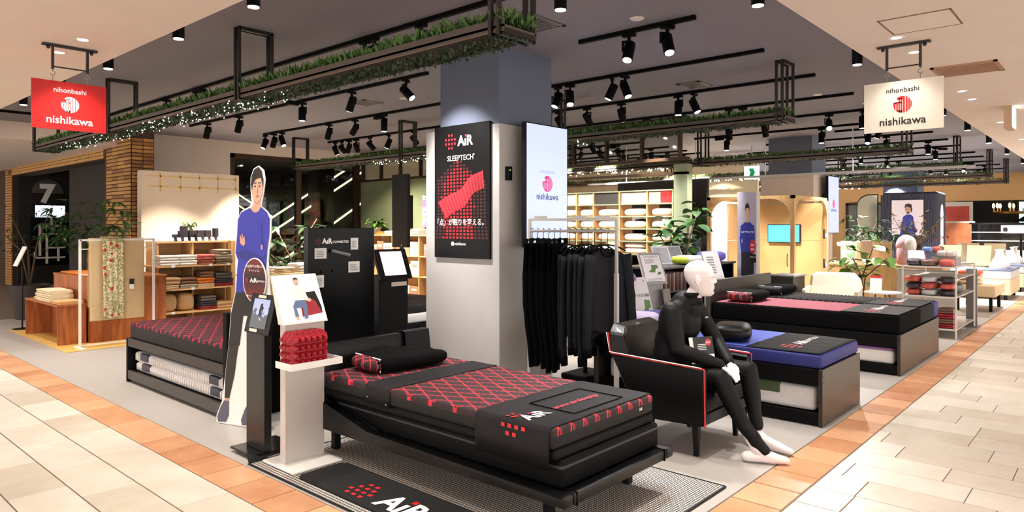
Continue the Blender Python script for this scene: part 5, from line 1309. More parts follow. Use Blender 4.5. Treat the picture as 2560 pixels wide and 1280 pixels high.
for a in (.03, W - .03): part(t, 'easel_leg', 'grey_board', MB().bar(P.p(a, .3, -8), Vec((P.p(a, 0).x, 3.90, .004)), .012))
q = MB(); P.disc(q, .075, H + .005, .05, .05, 3); part(t, 'badge', M('badge_purple', (128, 84, 160), .5, var=0), q)
q = MB(); P.text(q, 'さわれる', .020, .075, H + .005, 5, 'c'); part(t, 'badge_lettering', 'white_print', q)
q = MB(); P.text(q, 'Dream', .07, .02, H * .50, 1, 'l'); P.text(q, 'FP', .03, .02, H * .72, 1, 'l'); P.text(q, 'A\u0131R', .026, .2, H * .88, 1, 'l'); part(t, 'lettering', 'grey_print', q)
q = MB(); P.poly(q, [(.10, .03), (.19, .0), (.21, .08), (.25, .09), (.25, .17), (.17, .18), (.16, .09)], 1); part(t, 'green_foam_picture', 'foam_green', q)
q = MB(); P.rect(q, .20, H * .50, .26, H * .57, 1); part(t, 'grey_block_picture', M('blk', (130, 120, 132), .5), q)
t = thing('display_counter', 'black counter with shelf of samples behind the double bed headboard', 'counter', (8.4, 4.5, 0))
part(t, 'body', 'black_matt', MB().box(7.55, 4.30, .003, 7.60, 4.85, .96).box(7.55, 4.80, .003, 9.68, 4.85, .96).box(9.63, 4.3, .003, 9.68, 4.85, .96).box(8.3, 4.3, .003, 8.34, 4.8, .96).box(7.6, 4.3, .003, 9.63, 4.8, .05))
part(t, 'worktop', M('worktop', (70, 70, 70), .35), MB().box(7.53, 4.27, .96, 9.70, 4.87, .985, .002)); part(t, 'shelf', 'grey_metal', MB().box(7.6, 4.28, .66, 9.63, 4.8, .68))
for k in range(12):
    x = 7.65 + k * .05; c = R.choice([(120, 110, 104), (80, 74, 70), (160, 150, 140), (110, 60, 56)])
    o = MB().box(x, 4.30, .682, x + .036, 4.55, .682 + .20 + .03 * R.random()).build('sample_folder', M('fold%d' % (k % 4), c, .4)); o['label'] = 'slim product folder, %s in the row on the black counter shelf' % ORD[k]; o['category'] = 'folder'; o['group'] = 'product folders'
for k, (x, z) in enumerate(((8.45, .682), (8.75, .682), (9.05, .682))):
    o = MB().slab([(x, 4.33, z + .003), (x + .15, 4.33, z + .003), (x + .15, 4.39, z + .14), (x, 4.39, z + .14)], .006).build('info_card', 'pale_card'); o['label'] = 'small info card, %s on the black counter shelf' % ORD[k]; o['category'] = 'card'; o['group'] = 'info cards'
for k, (x, y) in enumerate(((8.35, 4.70), (8.70, 4.70))):
    t = slanted('%s grey photo easel on the black counter' % ('left' if k == 0 else 'right'), x, y, .26, .987, 1.22, 'grey_board', math.radians(-30), lambda P, w, H, add: (lambda q: (P.rect(q, .02, .02, w - .02, H - .02, 1), add('picture', M('pic_grey', (112, 112, 114), .5, var=.3), q)))(MB()), 'photo_easel')
slanted('pale slanted info stand behind the mannequin head', 8.5, 4.02, .26, .80, 1.16, M('stand_pale', (206, 204, 206), .5), math.radians(-25), lambda P, w, H, add: (lambda q: ([P.rect(q, .05, H * (.25 + .09 * k), w - .1, H * (.28 + .09 * k), 1) for k in range(7)], add('lettering', 'grey_print', q)))(MB()))
pillow((8.58, 4.44, .986), .6, .30, .12, M('pil_white', (226, 226, 222), .6), 'white pillow with lime corners on the black counter', 0, .1, True, 'pillow', M('lime', (190, 210, 60), .6))
pillow((9.42, 4.52, .986), .5, .36, .15, M('pil_violet', (110, 100, 196), .6), 'violet pillow on the black counter', .2, 0, False)
# ================================================================== LEFT AND MIDDLE BACKGROUND
def folded(x0, y0, z0, x1, y1, h, mat, label, layers=3, axis='y', grp=None, name='folded_textile', cat='textile', parts=()):
    # a folded textile: layered rounded folds towards the front (low y when axis y, low x when axis x)
    prof = [(0, 0)]; d = (y1 - y0) if axis == 'y' else (x1 - x0); wd = (x1 - x0) if axis == 'y' else (y1 - y0)
    pts = []
    for k in range(layers):
        za, zb_ = h * k / layers, h * (k + 1) / layers; r = (zb_ - za) / 2
        for j in range(5):
            a = -PI / 2 + PI * j / 4; pts.append((r - math.cos(a) * r * 1.0, (za + zb_) / 2 + math.sin(a) * r * .97))
    top = [(d * .3, h * 1.04), (d * .7, h * 1.03), (d - h * .15, h * .95), (d, h * .5), (d - h * .1, 0)]
    ring = pts + top; n = len(ring)
    def fn(u, v):
        k = int(round(u * n)) % n; a, z = ring[k]; e = abs(v - .5) * 2; sq = 1 - .10 * e ** 6
        aa = d / 2 + (a - d / 2) * (1 - .04 * e ** 8) + .004 * math.sin(v * 9 + z * 50); zz = z * sq
        w_ = wd * (v - .5) * (1 - .03 * math.sin(z * 60))
        return (x0 + wd / 2 + w_, y0 + aa, z0 + zz) if axis == 'y' else (x0 + aa, y0 + wd / 2 + w_, z0 + zz)
    q = MB(); q.grid(fn, n, 8, True)
    q.f.append(tuple(range(n - 1, -1, -1))); q.f.append(tuple(range(8 * n, 9 * n)))
    if axis == 'x': q.f = [tuple(reversed(f)) for f in q.f]
    q.f = [tuple(reversed(f)) for f in q.f]
    o = q.build(name, mat, smooth=True, auto=50); o['label'] = label; o['category'] = cat
    if grp: o['group'] = grp
    return o
def cloth(name, c): return M(name, c, .8, var=.12, vs=30, bump=.4, bs=250)

# ---- plywood steps on a yellow mat
o = MB().box(2.58, 9.35, .001, 3.98, 12.0, .005).build('floor_mat', 'ply_light'); o['label'] = 'yellow wood-grain mat under the plywood stands'; o['category'] = 'mat'
t = thing('plywood_stand', 'low open plywood stand with folded cream blankets', 'stand', (2.8, 10.7, .006))
part(t, 'top_board', 'ply', MB().box(2.645, 9.95, .485, 2.975, 11.42, .505)); part(t, 'end_board', 'ply', MB().box(2.65, 9.96, .006, 2.97, 9.98, .485)); part(t, 'end_board', 'ply', MB().box(2.65, 11.38, .006, 2.97, 11.40, .485))
part(t, 'back_board', 'ply', MB().box(2.955, 9.98, .006, 2.97, 11.38, .485))
t = thing('plywood_stand', 'tall plywood stand behind the hanging beige blanket', 'stand', (3.4, 10.7, .006))
part(t, 'top_board', 'ply', MB().box(2.99, 9.86, .815, 3.93, 11.45, .835)); part(t, 'front_board', 'ply', MB().box(3.0, 9.88, .006, 3.92, 9.9, .815)); part(t, 'side_board', 'ply', MB().box(2.995, 9.9, .006, 3.015, 11.43, .815)); part(t, 'side_board', 'ply', MB().box(3.9, 9.9, .006, 3.92, 11.43, .815)); part(t, 'back_board', 'ply', MB().box(3.0, 11.42, .006, 3.92, 11.44, .815))
cr = cloth('cream_cloth', (222, 206, 172)); og = cloth('orange_cloth', (206, 116, 40)); pk = cloth('pink_cloth', (214, 160, 140))
folded(2.66, 10.35, .506, 2.95, 11.05, .05, cr, 'lowest cream blanket on the low plywood stand', 2, 'x'); folded(2.665, 10.37, .558, 2.95, 11.03, .05, cr, 'middle cream blanket on the low plywood stand', 2, 'x'); folded(2.67, 10.4, .61, 2.95, 11.0, .05, cr, 'topmost cream blanket on the low plywood stand', 2, 'x')
folded(2.66, 9.98, .506, 2.95, 10.32, .045, cloth('peach', (214, 168, 112)), 'peach towel on the front corner of the low plywood stand', 2, 'x')
folded(3.03, 10.5, .836, 3.5, 11.3, .03, og, 'orange runner on the tall plywood stand', 1, 'x'); folded(3.03, 10.05, .836, 3.5, 10.45, .025, pk, 'pink runner on the tall plywood stand', 1, 'x')
pillow((3.62, 11.1, .836), .5, .6, .34, M('cushion_cream', (226, 206, 180), .8), 'large cream cushion on the tall plywood stand', 0, 0, False, 'cushion'); pillow((3.5, 10.4, .866), .40, .5, .34, M('cushion_tan', (206, 168, 116), .7), 'tan quilted cushion behind the hanging blanket', .3, 0, False, 'cushion')
t = thing('sign_holder', 'small white sign tilted on a black pole by the plywood stands', 'sign', (2.75, 12.0, 0)); part(t, 'pole', 'black_paint', MB().tube([(2.75, 12.0, .01), (2.75, 12.0, .95)], .012, 8)); part(t, 'base', 'black_paint', MB().tube([(2.75, 12.0, .001), (2.75, 12.0, .012)], .12, 18))
part(t, 'sign_board', 'white_print', MB().slab([(2.66, 12.09, .92), (2.66, 11.88, .92), (2.78, 11.88, 1.20), (2.78, 12.09, 1.20)], .012))
# ---- blanket rack
t = thing('blanket_rack', 'white metal rack holding the beige blanket near the plywood stands', 'rack', (3.18, 9.52, 0))
for x in (2.77, 3.62):
    part(t, 'post', 'white_paint', MB().box(x - .012, 9.51, .02, x + .012, 9.534, 1.335)); part(t, 'foot', 'white_paint', MB().box(x - .02, 9.36, .006, x + .02, 9.68, .022))
part(t, 'top_bar', 'white_paint', MB().box(2.77, 9.51, 1.315, 3.62, 9.534, 1.338)); part(t, 'cross_bar', 'white_paint', MB().box(2.77, 9.515, 1.21, 3.62, 9.53, 1.222)); part(t, 'lower_bar', 'white_paint', MB().box(2.77, 9.515, .03, 3.62, 9.53, .045))
def hang(x0, x1, zf, zb_, y, zt, amp, fr, off=0.):
    def fn(u, v):
        x = x0 + (x1 - x0) * u; s_ = v * 2 - 1
        if s_ < 0: zz = zt - (zt - zf) * (-s_); yy = y - .02 - off - amp * (1 + math.sin(u * fr + .6)) * (-s_) ** .5 - .02 * (-s_)
        else: zz = zt - (zt - zb_) * s_; yy = y + .02 + off + amp * math.sin(u * fr) * s_
        if abs(s_) < .03: zz += .005; yy = y + (yy - y) * .4
        return (x + .01 * (-s_ if s_ < 0 else 0) * math.sin(u * 5), yy, zz)
    return fn
t = thing('hanging_blanket', 'plain beige blanket hung over the white rack', 'blanket', (3.2, 9.52, 1.34)); part(t, 'cloth', cloth('beige_blanket', (206, 178, 134)), MB().sheet(hang(2.86, 3.50, .335, .5, 9.522, 1.345, .008, 9), 24, 40, .006), smooth=True)
part(t, 'swing_tag', 'white_print', MB().box(3.31, 9.462, .70, 3.36, 9.466, .76)); part(t, 'tag_header', 'black_print', MB().box(3.308, 9.461, .76, 3.362, 9.466, .83))
m, nt, b, tc, sp = base_tc('floral', .8)
vo = nt.nodes.new('ShaderNodeTexVoronoi'); vo.inputs['Scale'].default_value = 14; nz = nt.nodes.new('ShaderNodeTexNoise'); nz.inputs['Scale'].default_value = 30; nz.inputs['Distortion'].default_value = 1.5
nt.links.new(tc.outputs['Object'], vo.inputs['Vector']); nt.links.new(tc.outputs['Object'], nz.inputs['Vector'])
sc_ = nt.nodes.new('ShaderNodeSeparateColor'); nt.links.new(vo.outputs['Color'], sc_.inputs[0])
c1_ = mixcol(nt, math_node(nt, 'GREATER_THAN', nz.outputs['Fac'], .5), (222, 212, 172), (150, 142, 92))
fl_ = math_node(nt, 'MULTIPLY', math_node(nt, 'LESS_THAN', vo.outputs['Distance'], .34), math_node(nt, 'GREATER_THAN', sc_.outputs[0], .84))
nt.links.new(mixcol(nt, fl_, c1_, (190, 62, 46)), b.inputs['Base Color'])
t = thing('floral_throw', 'cream floral throw with red blossoms over the beige blanket', 'throw', (3.1, 9.5, 1.36)); part(t, 'cloth', 'floral', MB().sheet(hang(3.0, 3.24, .36, .7, 9.522, 1.362, .016, 21, .034), 24, 40, .005), smooth=True)

# ---- cream board and wooden textile shelf
t = thing('backdrop_board', 'tall cream board with pale yellow lattice print behind the textile shelf', 'board', (5.4, 12.7, 0))
part(t, 'panel', M('cream_board', (222, 206, 186), .8, vs=3), MB().box(4.6, 12.62, .003, 6.34, 12.8, 2.46)); q = MB(); P = PY(4.6, 12.619, 0)
for zz in (2.18, 2.36): P.rect(q, .08, zz, 1.70, zz + .025, 1)
for k in range(5): P.rect(q, .30 + k * .34, 2.10, .325 + k * .34, 2.44, 1)
part(t, 'lattice_print', M('yellow_print', (226, 190, 120), .7, var=0), q)
t = thing('textile_shelf', 'light wood shelf full of folded blankets near the standee', 'shelf', (4.55, 10.6, 0))
for x in (4.02, 4.52, 5.02): part(t, 'upright', 'oak_v', MB().box(x - .012, 10.42, .003, x + .012, 10.82, 1.25))
part(t, 'top_board', 'oak', MB().box(4.0, 10.4, 1.25, 5.05, 10.84, 1.275)); part(t, 'back_board', 'oak', MB().box(4.0, 10.80, .02, 5.05, 10.82, 1.25))
for zz in (.905, .57, .235): part(t, 'shelf_board', 'oak', MB().box(3.93, 10.2, zz, 5.06, 10.80, zz + .022))
part(t, 'side_panel', 'oak_v', MB().box(5.05, 10.3, .003, 5.12, 10.84, 1.275))
cols = dict(white=(236, 230, 218), rose=(190, 92, 84), rust=(150, 84, 58), taupe=(160, 140, 120), plaid=(176, 160, 140), tan=(196, 158, 112), brown=(120, 84, 62), sand=(204, 180, 146), orange=(206, 112, 36), grey=(96, 88, 84), navy=(52, 50, 58), red=(140, 34, 44), olive=(110, 96, 72))
its = [(3.98, .928, .27, .075, 'white'), (3.98, 1.005, .27, .07, 'white'), (4.26, .928, .24, .075, 'white'), (4.26, 1.005, .24, .07, 'white'), (4.54, .928, .22, .07, 'rust'), (4.54, 1.0, .22, .075, 'rose'), (4.78, .928, .26, .07, 'olive'), (4.78, 1.0, .26, .075, 'plaid'), (4.80, 1.077, .22, .07, 'taupe'),
       (3.98, .593, .26, .06, 'sand'), (3.98, .655, .28, .11, 'tan'), (4.26, .593, .24, .06, 'plaid'), (4.27, .655, .22, .10, 'brown'), (4.51, .593, .25, .055, 'sand'), (4.51, .65, .25, .085, 'orange'), (4.77, .593, .28, .05, 'red'), (4.77, .645, .28, .065, 'navy'), (4.79, .712, .24, .085, 'grey'), (4.55, .737, .2, .09, 'brown'),
       (4.55, .258, .25, .05, 'red'), (4.55, .31, .25, .07, 'navy'), (4.8, .258, .25, .10, 'tan'), (4.56, .382, .22, .08, 'grey')]
rn = {.9: 'upper', .5: 'middle', .2: 'lower'}
for i, (x, z, w_, h, c) in enumerate(its):
    row = 'upper' if z > .9 else 'middle' if z > .55 else 'lower'; same = [k for k, it in enumerate(its) if it[4] == c and ('upper' if it[1] > .9 else 'middle' if it[1] > .55 else 'lower') == row]
    lab = 'folded %s blanket on the %s board of the textile shelf' % (c, row)
    if len(same) > 1: lab += ', %s of its colour' % ORD[same.index(i)]
    folded(x, 10.22, z, x + w_, 10.55, h, cloth('cl_' + c, cols[c]), lab, 2, 'y', 'blankets on the textile shelf')
for k, x in enumerate((4.13, 4.38)): pillow((x, 10.42, .258), .24, .3, .26, M('bag_tan', (204, 172, 128), .5), '%s tan bag on the lowest board of the textile shelf' % ('left' if k == 0 else 'right'), 0, 0, False, 'blanket_bag')
for k, (x, z) in enumerate(((4.12, .92), (4.66, .92), (4.93, .92), (4.40, .585), (4.12, .25))):
    o = MB().box(x, 10.194, z - .015, x + .05, 10.198, z + .02).build('price_card', 'white_print'); o['label'] = 'small white price card, %s on the textile shelf' % ORD[k]; o['category'] = 'price card'; o['group'] = 'price cards'
bx = [(4.28, .06, .10), (4.36, .06, .15), (4.44, .09, .22), (4.55, .11, .16), (4.67, .11, .16), (4.79, .10, .16), (4.60, .05, .10), (4.94, .06, .19)]
for k, (x, w_, h) in enumerate(bx):
    y = 10.6 if k not in (0, 1, 6) else 10.48
    t = thing('black_box', 'small black carton, %s from the left on top of the textile shelf' % ORD[k], 'box', (x, y, 1.276), 0, 'black cartons'); part(t, 'carton', M('carton', (44, 38, 46), .35), MB().box(x, y, 1.276, x + w_ - .006, y + .10, 1.276 + h, .002)); part(t, 'label_print', 'grey_print', MB().box(x + .01, y - .0008, 1.29, x + w_ - .016, y, 1.30))
for k in range(9):
    x = 4.10 + k * .1
    o = MB().slab([(x, 10.43, 1.277), (x + .055, 10.43, 1.277), (x + .055, 10.45, 1.33), (x, 10.45, 1.33)], .004).build('price_card', 'white_print'); o['label'] = 'white price card, %s from the left on top of the textile shelf' % ORD[k]; o['category'] = 'price card'; o['group'] = 'price cards'

# ---- plants: every leaf its own piece
def leaf_mesh(L, w_, mat, kind='lance', fold=.2):
    q = MB(); n = 6; l, r = [], []
    for k in range(n + 1):
        f = k / n
        ww = (math.sin(f * PI) ** .7 * (1 - .35 * f)) if kind == 'lance' else (math.sin(min(1, f * 1.02) * PI) ** .55 * (1.0 - .15 * f))
        y = f * L; z = -.35 * L * f * f
        l.append((-w_ * ww, y, z + fold * w_ * ww)); r.append((w_ * ww, y, z + fold * w_ * ww)); q.v += [l[-1], (0, y, z), r[-1]]
    for k in range(n):
        a = k * 3; q.f += [(a, a + 1, a + 4, a + 3), (a + 1, a + 2, a + 5, a + 4)]
    return q.mesh('leaf', mat, None, True)
LM = {}
def plant(name, label, loc, pot, stems, nleaf, L, w_, mat, kind, seed, cluster=1, spread=1., vis_rest=0):
    r = random.Random(seed); t = thing(name, label, 'plant', loc)
    x, y, z = loc
    if pot: part(t, 'pot', pot[0], MB().lathe([(pot[1] * .7, 0), (pot[1], pot[2]), (pot[1] * .88, pot[2]), (pot[1] * .86, pot[2] * .9)], (x, y, z), 20), True, auto=40); part(t, 'soil', 'soil_mat', MB().tube([(x, y, z + pot[2] * .85), (x, y, z + pot[2] * .9)], pot[1] * .87, 16))
    key = (L, w_, mat, kind)
    if key not in LM: LM[key] = leaf_mesh(L, w_, mat, kind)
    tips = []
    for s in stems:           # list of polylines
        pts = [Vec((x, y, z)) + Vec(p) for p in s]; part(t, 'stem', 'bark', MB().tube(pts, [.016 * (1 - .6 * k / max(1, len(pts) - 1)) for k in range(len(pts))], 7), True); tips.append(pts)
    for i in range(nleaf):
        pts = r.choice(tips); f = r.uniform(.45, 1.0) * (len(pts) - 1); k = min(int(f), len(pts) - 2); p = pts[k].lerp(pts[k + 1], f - k)
        az = r.uniform(0, 2 * PI); tl = r.uniform(-.5, .5); off = Vec((math.cos(az + PI / 2), math.sin(az + PI / 2), 0)) * r.uniform(.02, .20) * spread + Vec((0, 0, r.uniform(-.08, .12) * spread))
        for c in range(cluster):
            az2 = az + (c - (cluster - 1) / 2) * .75; s_ = r.uniform(.75, 1.15)
            inst(LM[key], 'leaf', t, p + off, (tl + r.uniform(-.25, .25), r.uniform(-.3, .3), az2), (s_, s_, s_))
    return t
POT = M('pot_dark', (58, 50, 46), .7); POTW = M('pot_white', (230, 224, 214), .5)
plant('potted_tree', 'leafy green indoor tree before the brick portal', (3.72, 12.55, 0), (POT, .30, .62), [[(0, 0, .6), (.05, .1, 1.2), (-.2, .3, 1.75)], [(0, 0, .6), (.1, -.1, 1.2), (.35, -.25, 1.85)], [(0, 0, .6), (-.1, .05, 1.1), (-.5, .35, 1.55)], [(0, 0, .6), (.1, -.15, 1.3), (.6, -.15, 1.7)], [(0, 0, .6), (0, .1, 1.3), (.05, 0, 2.0)]], 74, .20, .032, 'leaf', 'lance', 3, 4, 1.5)
plant('potted_tree', 'sparse dark-leaved tree before the lobby wall', (3.15, 13.3, 0), (POT, .28, .55), [[(0, 0, .5), (0, .1, 1.1), (-.2, .3, 1.7)], [(0, 0, .5), (.1, 0, 1.2), (.25, -.2, 1.8)], [(0, 0, .5), (-.1, .1, 1.1), (-.35, .45, 1.5)]], 90, .09, .013, 'leaf_dark', 'lance', 5, 2, 1.6)
plant('potted_plant', 'dark umbrella plant behind the black display board', (4.95, 8.35, 0), (POT, .2, .4), [[(0, 0, .35), (.05, 0, .9), (-.15, .15, 1.45)], [(0, 0, .35), (0, .05, 1.0), (.3, -.1, 1.6)], [(0, 0, .35), (-.05, 0, .9), (-.35, .25, 1.25)], [(0, 0, .35), (.1, -.1, .9), (.5, -.3, 1.45)], [(0, 0, .35), (.1, -.05, .8), (.25, -.3, 1.15)]], 34, .24, .045, 'leaf_dark', 'lance', 7, 4, .9)
plant('potted_plant', 'small bright plant in a white pot on the textile shelf', (4.62, 10.72, 1.276), (POTW, .06, .12), [[(0, 0, .1), (0, 0, .2), (-.05, .03, .28)], [(0, 0, .1), (.02, 0, .2), (.08, -.03, .27)]], 22, .12, .014, 'leaf_bright', 'lance', 8, 2, .35)
plant('potted_plant', 'small bright plant on the bookshelf by the olive wall', (9.45, 12.45, 1.32), (POTW, .09, .14), [[(0, 0, .1), (0, 0, .2), (0, .15, .32)], [(0, 0, .1), (.02, 0, .2), (0, -.12, .3)]], 26, .17, .045, 'leaf_bright', 'round', 9, 2, .5)
plant('potted_plant', 'tall round-leaved fig plant beside the pillow shelving', (9.40, 5.06, 0), (POT, .15, .35), [[(0, 0, .3), (0, 0, .9), (-.1, .12, 1.65)], [(0, 0, .3), (0, 0, .8), (.12, -.2, 1.45)], [(0, 0, .5), (0, .05, 1.0), (-.15, .2, 1.35)], [(0, 0, .5), (0, -.1, 1.0), (.05, -.32, 1.75)]], 100, .21, .09, 'leaf', 'round', 12, 1, .85)

# ---- light wood cabinet and low bed seen between the stands
t = thing('wood_cabinet', 'low light wood cabinet behind the white pedestal', 'cabinet', (4.45, 7.8, 0)); part(t, 'body', 'oak_v', MB().box(4.0, 7.6, .003, 4.92, 8.02, .90, .003)); part(t, 'worktop', 'oak', MB().box(3.97, 7.57, .90, 4.95, 8.04, .925, .002))
for k, (x, c, h) in enumerate(((4.05, 'white', .09), (4.33, 'sand', .07), (4.62, 'white', .11))): folded(x, 7.65, .926, x + .24, 7.95, h, cloth('cl_' + c, cols[c]), 'folded towel, %s on the light wood cabinet' % ORD[k], 3, 'y', 'towels on the wood cabinet')
t = thing('low_bed', 'dark low bed with grey mattress left of the column', 'bed', (5.7, 7.4, 0)); part(t, 'side_board', 'black_matt', MB().box(5.2, 6.3, .003, 6.2, 8.3, .34, .004)); part(t, 'headboard', 'black_matt', MB().box(5.18, 8.3, .003, 6.22, 8.36, .75, .003))
mattress(5.22, 6.32, .341, 6.18, 8.28, .46, .03, M('matt_pale', (206, 202, 200), .7), 'pale mattress on the dark low bed left of the column'); mattress(5.23, 6.33, .461, 6.17, 8.27, .57, .03, 'charcoal_cloth', 'charcoal mattress topper on the dark low bed left of the column')
o = MB().tube([(5.232, 6.6, .53), (5.225, 7.4, .535), (5.232, 8.1, .53)], .008, 6).build('piping_cord', M('lime', (190, 210, 60), .6)); o['label'] = 'lime piping cord along the charcoal topper edge'; o['category'] = 'cord'
t = thing('standing_screen', 'black portrait screen edge beside the column', 'screen', (7.3, 8.95, 0)); part(t, 'housing', 'black_paint', MB().box(7.25, 8.75, 1.15, 7.31, 9.15, 2.35, .003)); part(t, 'pole', 'black_paint', MB().box(7.27, 8.92, .02, 7.31, 8.98, 1.15)); part(t, 'base', 'black_paint', MB().box(7.05, 8.7, .002, 7.5, 9.2, .02)); part(t, 'standby_light', 'led_green', MB().box(7.247, 8.9, 1.18, 7.2505, 8.91, 1.19))

# ---- bookshelf and hung towels on the olive wall
t = thing('bookshelf', 'light wood bookshelf below the olive wall', 'shelf', (9.5, 11.7, 0))
part(t, 'top_board', 'oak', MB().box(9.28, 10.0, 1.29, 9.69, 12.6, 1.315)); part(t, 'back_board', 'oak', MB().box(9.66, 10.0, .01, 9.69, 12.6, 1.29))
for y in (10.0, 10.85, 11.72, 12.58): part(t, 'upright', 'oak_v', MB().box(9.3, y, .003, 9.66, y + .025, 1.29))
for z in (.02, .44, .86): part(t, 'shelf_board', 'oak', MB().box(9.3, 10.0, z, 9.66, 12.6, z + .022))
bc = [(226, 210, 180), (200, 170, 130), (232, 226, 214), (150, 110, 84), (214, 190, 150), (120, 110, 100)]; k = 0
for z in (.042, .462, .882):
    y = 10.05
    while y < 12.4:
        w_ = R.uniform(.16, .30); h = R.uniform(.20, .36)
        if any(abs(y + w_ / 2 - u_) < w_ / 2 + .03 for u_ in (10.86, 11.73)): y += .08; continue
        c = R.randrange(6); t = thing('display_book', 'boxed product, %s on the %s shelf of the bookshelf' % (ORD[min(17, k % 12)], {.042: 'lower', .462: 'middle', .882: 'upper'}[z]), 'box', (9.45, y, z), 0, 'boxed products on the bookshelf')
        part(t, 'case', M('bk%d' % c, bc[c], .5, var=.15, vs=20), MB().box(9.36, y, z, 9.44, y + w_, z + h, .003)); part(t, 'front_print', 'cream_print' if c in (1, 3, 5) else 'grey_print', MB().box(9.3575, y + w_ * .2, z + h * .55, 9.3595, y + w_ * .8, z + h * .75)); y += w_ + .02; k += 1
    k = 0
for k, (y0, y1, c1, c2) in enumerate(((11.52, 12.02, (206, 70, 56), (220, 200, 186)), (10.55, 11.12, (120, 84, 140), (206, 210, 196)), (9.5, 10.1, (60, 96, 120), (214, 204, 190)))):
    m, nt, b, tc, sp = base_tc('towel_art%d' % k, .8); nz = nt.nodes.new('ShaderNodeTexNoise'); nz.inputs['Scale'].default_value = 3.2; nz.inputs['Distortion'].default_value = 2; nt.links.new(tc.outputs['Object'], nz.inputs['Vector'])
    cc = mixcol(nt, math_node(nt, 'GREATER_THAN', nz.outputs['Fac'], .52), c1, c2); nt.links.new(mixcol(nt, math_node(nt, 'GREATER_THAN', nz.outputs['Fac'], .62), cc, (64, 110, 70)), b.inputs['Base Color'])
    t = thing('hung_towel_panel', '%s patterned towel panel on the olive wall' % ('orange', 'purple', 'blue')[k], 'towel', (9.65, y0, 1.5)); part(t, 'panel', 'black_matt', MB().box(9.62, y0, 1.46, 9.70, y1, 2.16)); part(t, 'towel', m, MB().box(9.61, y0 + .01, 1.47, 9.62, y1 - .01, 2.15))
for k, (y, c, h) in enumerate(((12.05, 'orange', .06), (11.75, 'white', .08), (11.3, 'plaid', .10), (10.9, 'white', .12), (10.4, 'sand', .08))): folded(9.32, y, 1.316, 9.6, y + .28, h, cloth('cl_' + c, cols[c]), 'folded towel on the bookshelf top, %s from the plant' % ORD[4 - k], 2, 'x', 'towels on the bookshelf')

# ---- pillow shelving
t = thing('pillow_shelving', 'wooden pillow shelving with sage green edges', 'shelf', (9.85, 6.5, 0))
dv = [8.3, 7.75, 7.16, 6.80, 6.28, 5.76, 5.30]; rz_ = [1.05, 1.255, 1.46, 1.66, 1.863, 2.075]
for y in dv: part(t, 'upright', 'oak_v', MB().box(9.70, y - .012, .003, 10.08, y + .012, 2.075))
for z in rz_ + [.62]: part(t, 'shelf_board', 'oak', MB().box(9.71, 5.29, z - .012, 10.08, 8.31, z)); part(t, 'green_edge', 'green_frame', MB().box(9.69, 5.29, z - .018, 9.71, 8.31, z + .004))
part(t, 'lower_doors', 'black_matt', MB().box(9.72, 5.32, .01, 10.05, 8.29, .60))
for i in range(6):
    y0, y1 = dv[i + 1] + .014, dv[i] - .014
    bm_ = [M('box_cream', (228, 210, 170), .6), M('box_dark', (60, 54, 48), .5, var=.4, vs=60), M('box_beige', (222, 204, 172), .6)][(i + 1) % 3 if i != 5 else 0]
    o = MB().box(9.73, y0 + .01, 1.864, 10.02, y1 - .01, 2.05, .003).build('storage_box', bm_); o['label'] = 'storage box, %s from the column on top of the pillow shelving' % ORD[i]; o['category'] = 'box'; o['group'] = 'storage boxes on the pillow shelving'
    for j, z in enumerate(rz_[:4]):
        n_ = 2 if (j == 0 and i > 3) else 1
        for kk in range(n_):
            pillow((9.86, (y0 + y1) / 2, z + .001 + kk * .088), .26, (y1 - y0) * .86, .088 if n_ == 2 else .125, M('pil_cream', (240, 226, 204), .7), 'cream pillow, %s row and %s bay from the column%s' % (ORD[j] + ' lowest', ORD[i], ', upper one' if kk else ''), 0, 0, False)
o = MB().box(9.715, 5.33, 1.868, 9.725, 5.52, 2.06).build('red_sign_plate', M('red_plate', (206, 28, 30), .5)); o['label'] = 'red plate at the end of the pillow shelving top row'; o['category'] = 'sign'
# ================================================================== RIGHT BACKGROUND
# ---- light wood booth with arched corners
t = thing('wooden_booth', 'light wood open booth with rounded corner brackets', 'booth', (11.8, 4.6, 0))
bx0, bx1, by0, by1, bh = 11.0, 12.65, 3.9, 5.36, 1.985
for (x, y) in ((bx0, by0), (bx0, by1 - .06), (bx1 - .06, by0), (bx1 - .06, by1 - .06)): part(t, 'post', 'oak_v', MB().box(x, y, .003, x + .06, y + .06, bh))
for a in ((bx0, by0, bx0 + .06, by1), (bx1 - .06, by0, bx1, by1), (bx0, by0, bx1, by0 + .06), (bx0, by1 - .06, bx1, by1)): part(t, 'top_beam', 'oak', MB().box(a[0], a[1], bh - .05, a[2], a[3], bh))
def bracket(P, r, flip):
    q = MB(); pts = [(0, 0)] + [((r - r * math.cos(k * PI / 16)) , -(r - r * math.sin(k * PI / 16))) for k in range(9)]
    pts = [(0, 0), (0, -r)] + [(r - r * math.cos(k * PI / 16), -r + r * math.sin(k * PI / 16)) for k in range(1, 9)]
    pts = [(p[0] * (-1 if flip else 1), p[1]) for p in pts]; lo = [P.p(a, b_, 0) for a, b_ in pts]; hi = [p - P.N * .05 for p in lo]
    return q.hexa(lo, hi)
for P_, fl in ((PX(bx0, by1 - .06, bh - .05), False), (PX(bx0, by0 + .06, bh - .05), True), (PY(bx0 + .06, by0, bh - .05), False), (PY(bx1 - .06, by0, bh - .05), True)): part(t, 'corner_bracket', 'oak', bracket(P_, .30, fl))
for k, (za, zb_) in enumerate(((.01, .62), (.625, 1.24), (1.245, 1.9))): part(t, 'back_panel', M('booth_wood', (216, 172, 112), .5, var=.08, vs=4), MB().box(bx1 - .05, by0 + .06, za, bx1 - .02, by1 - .06, zb_))
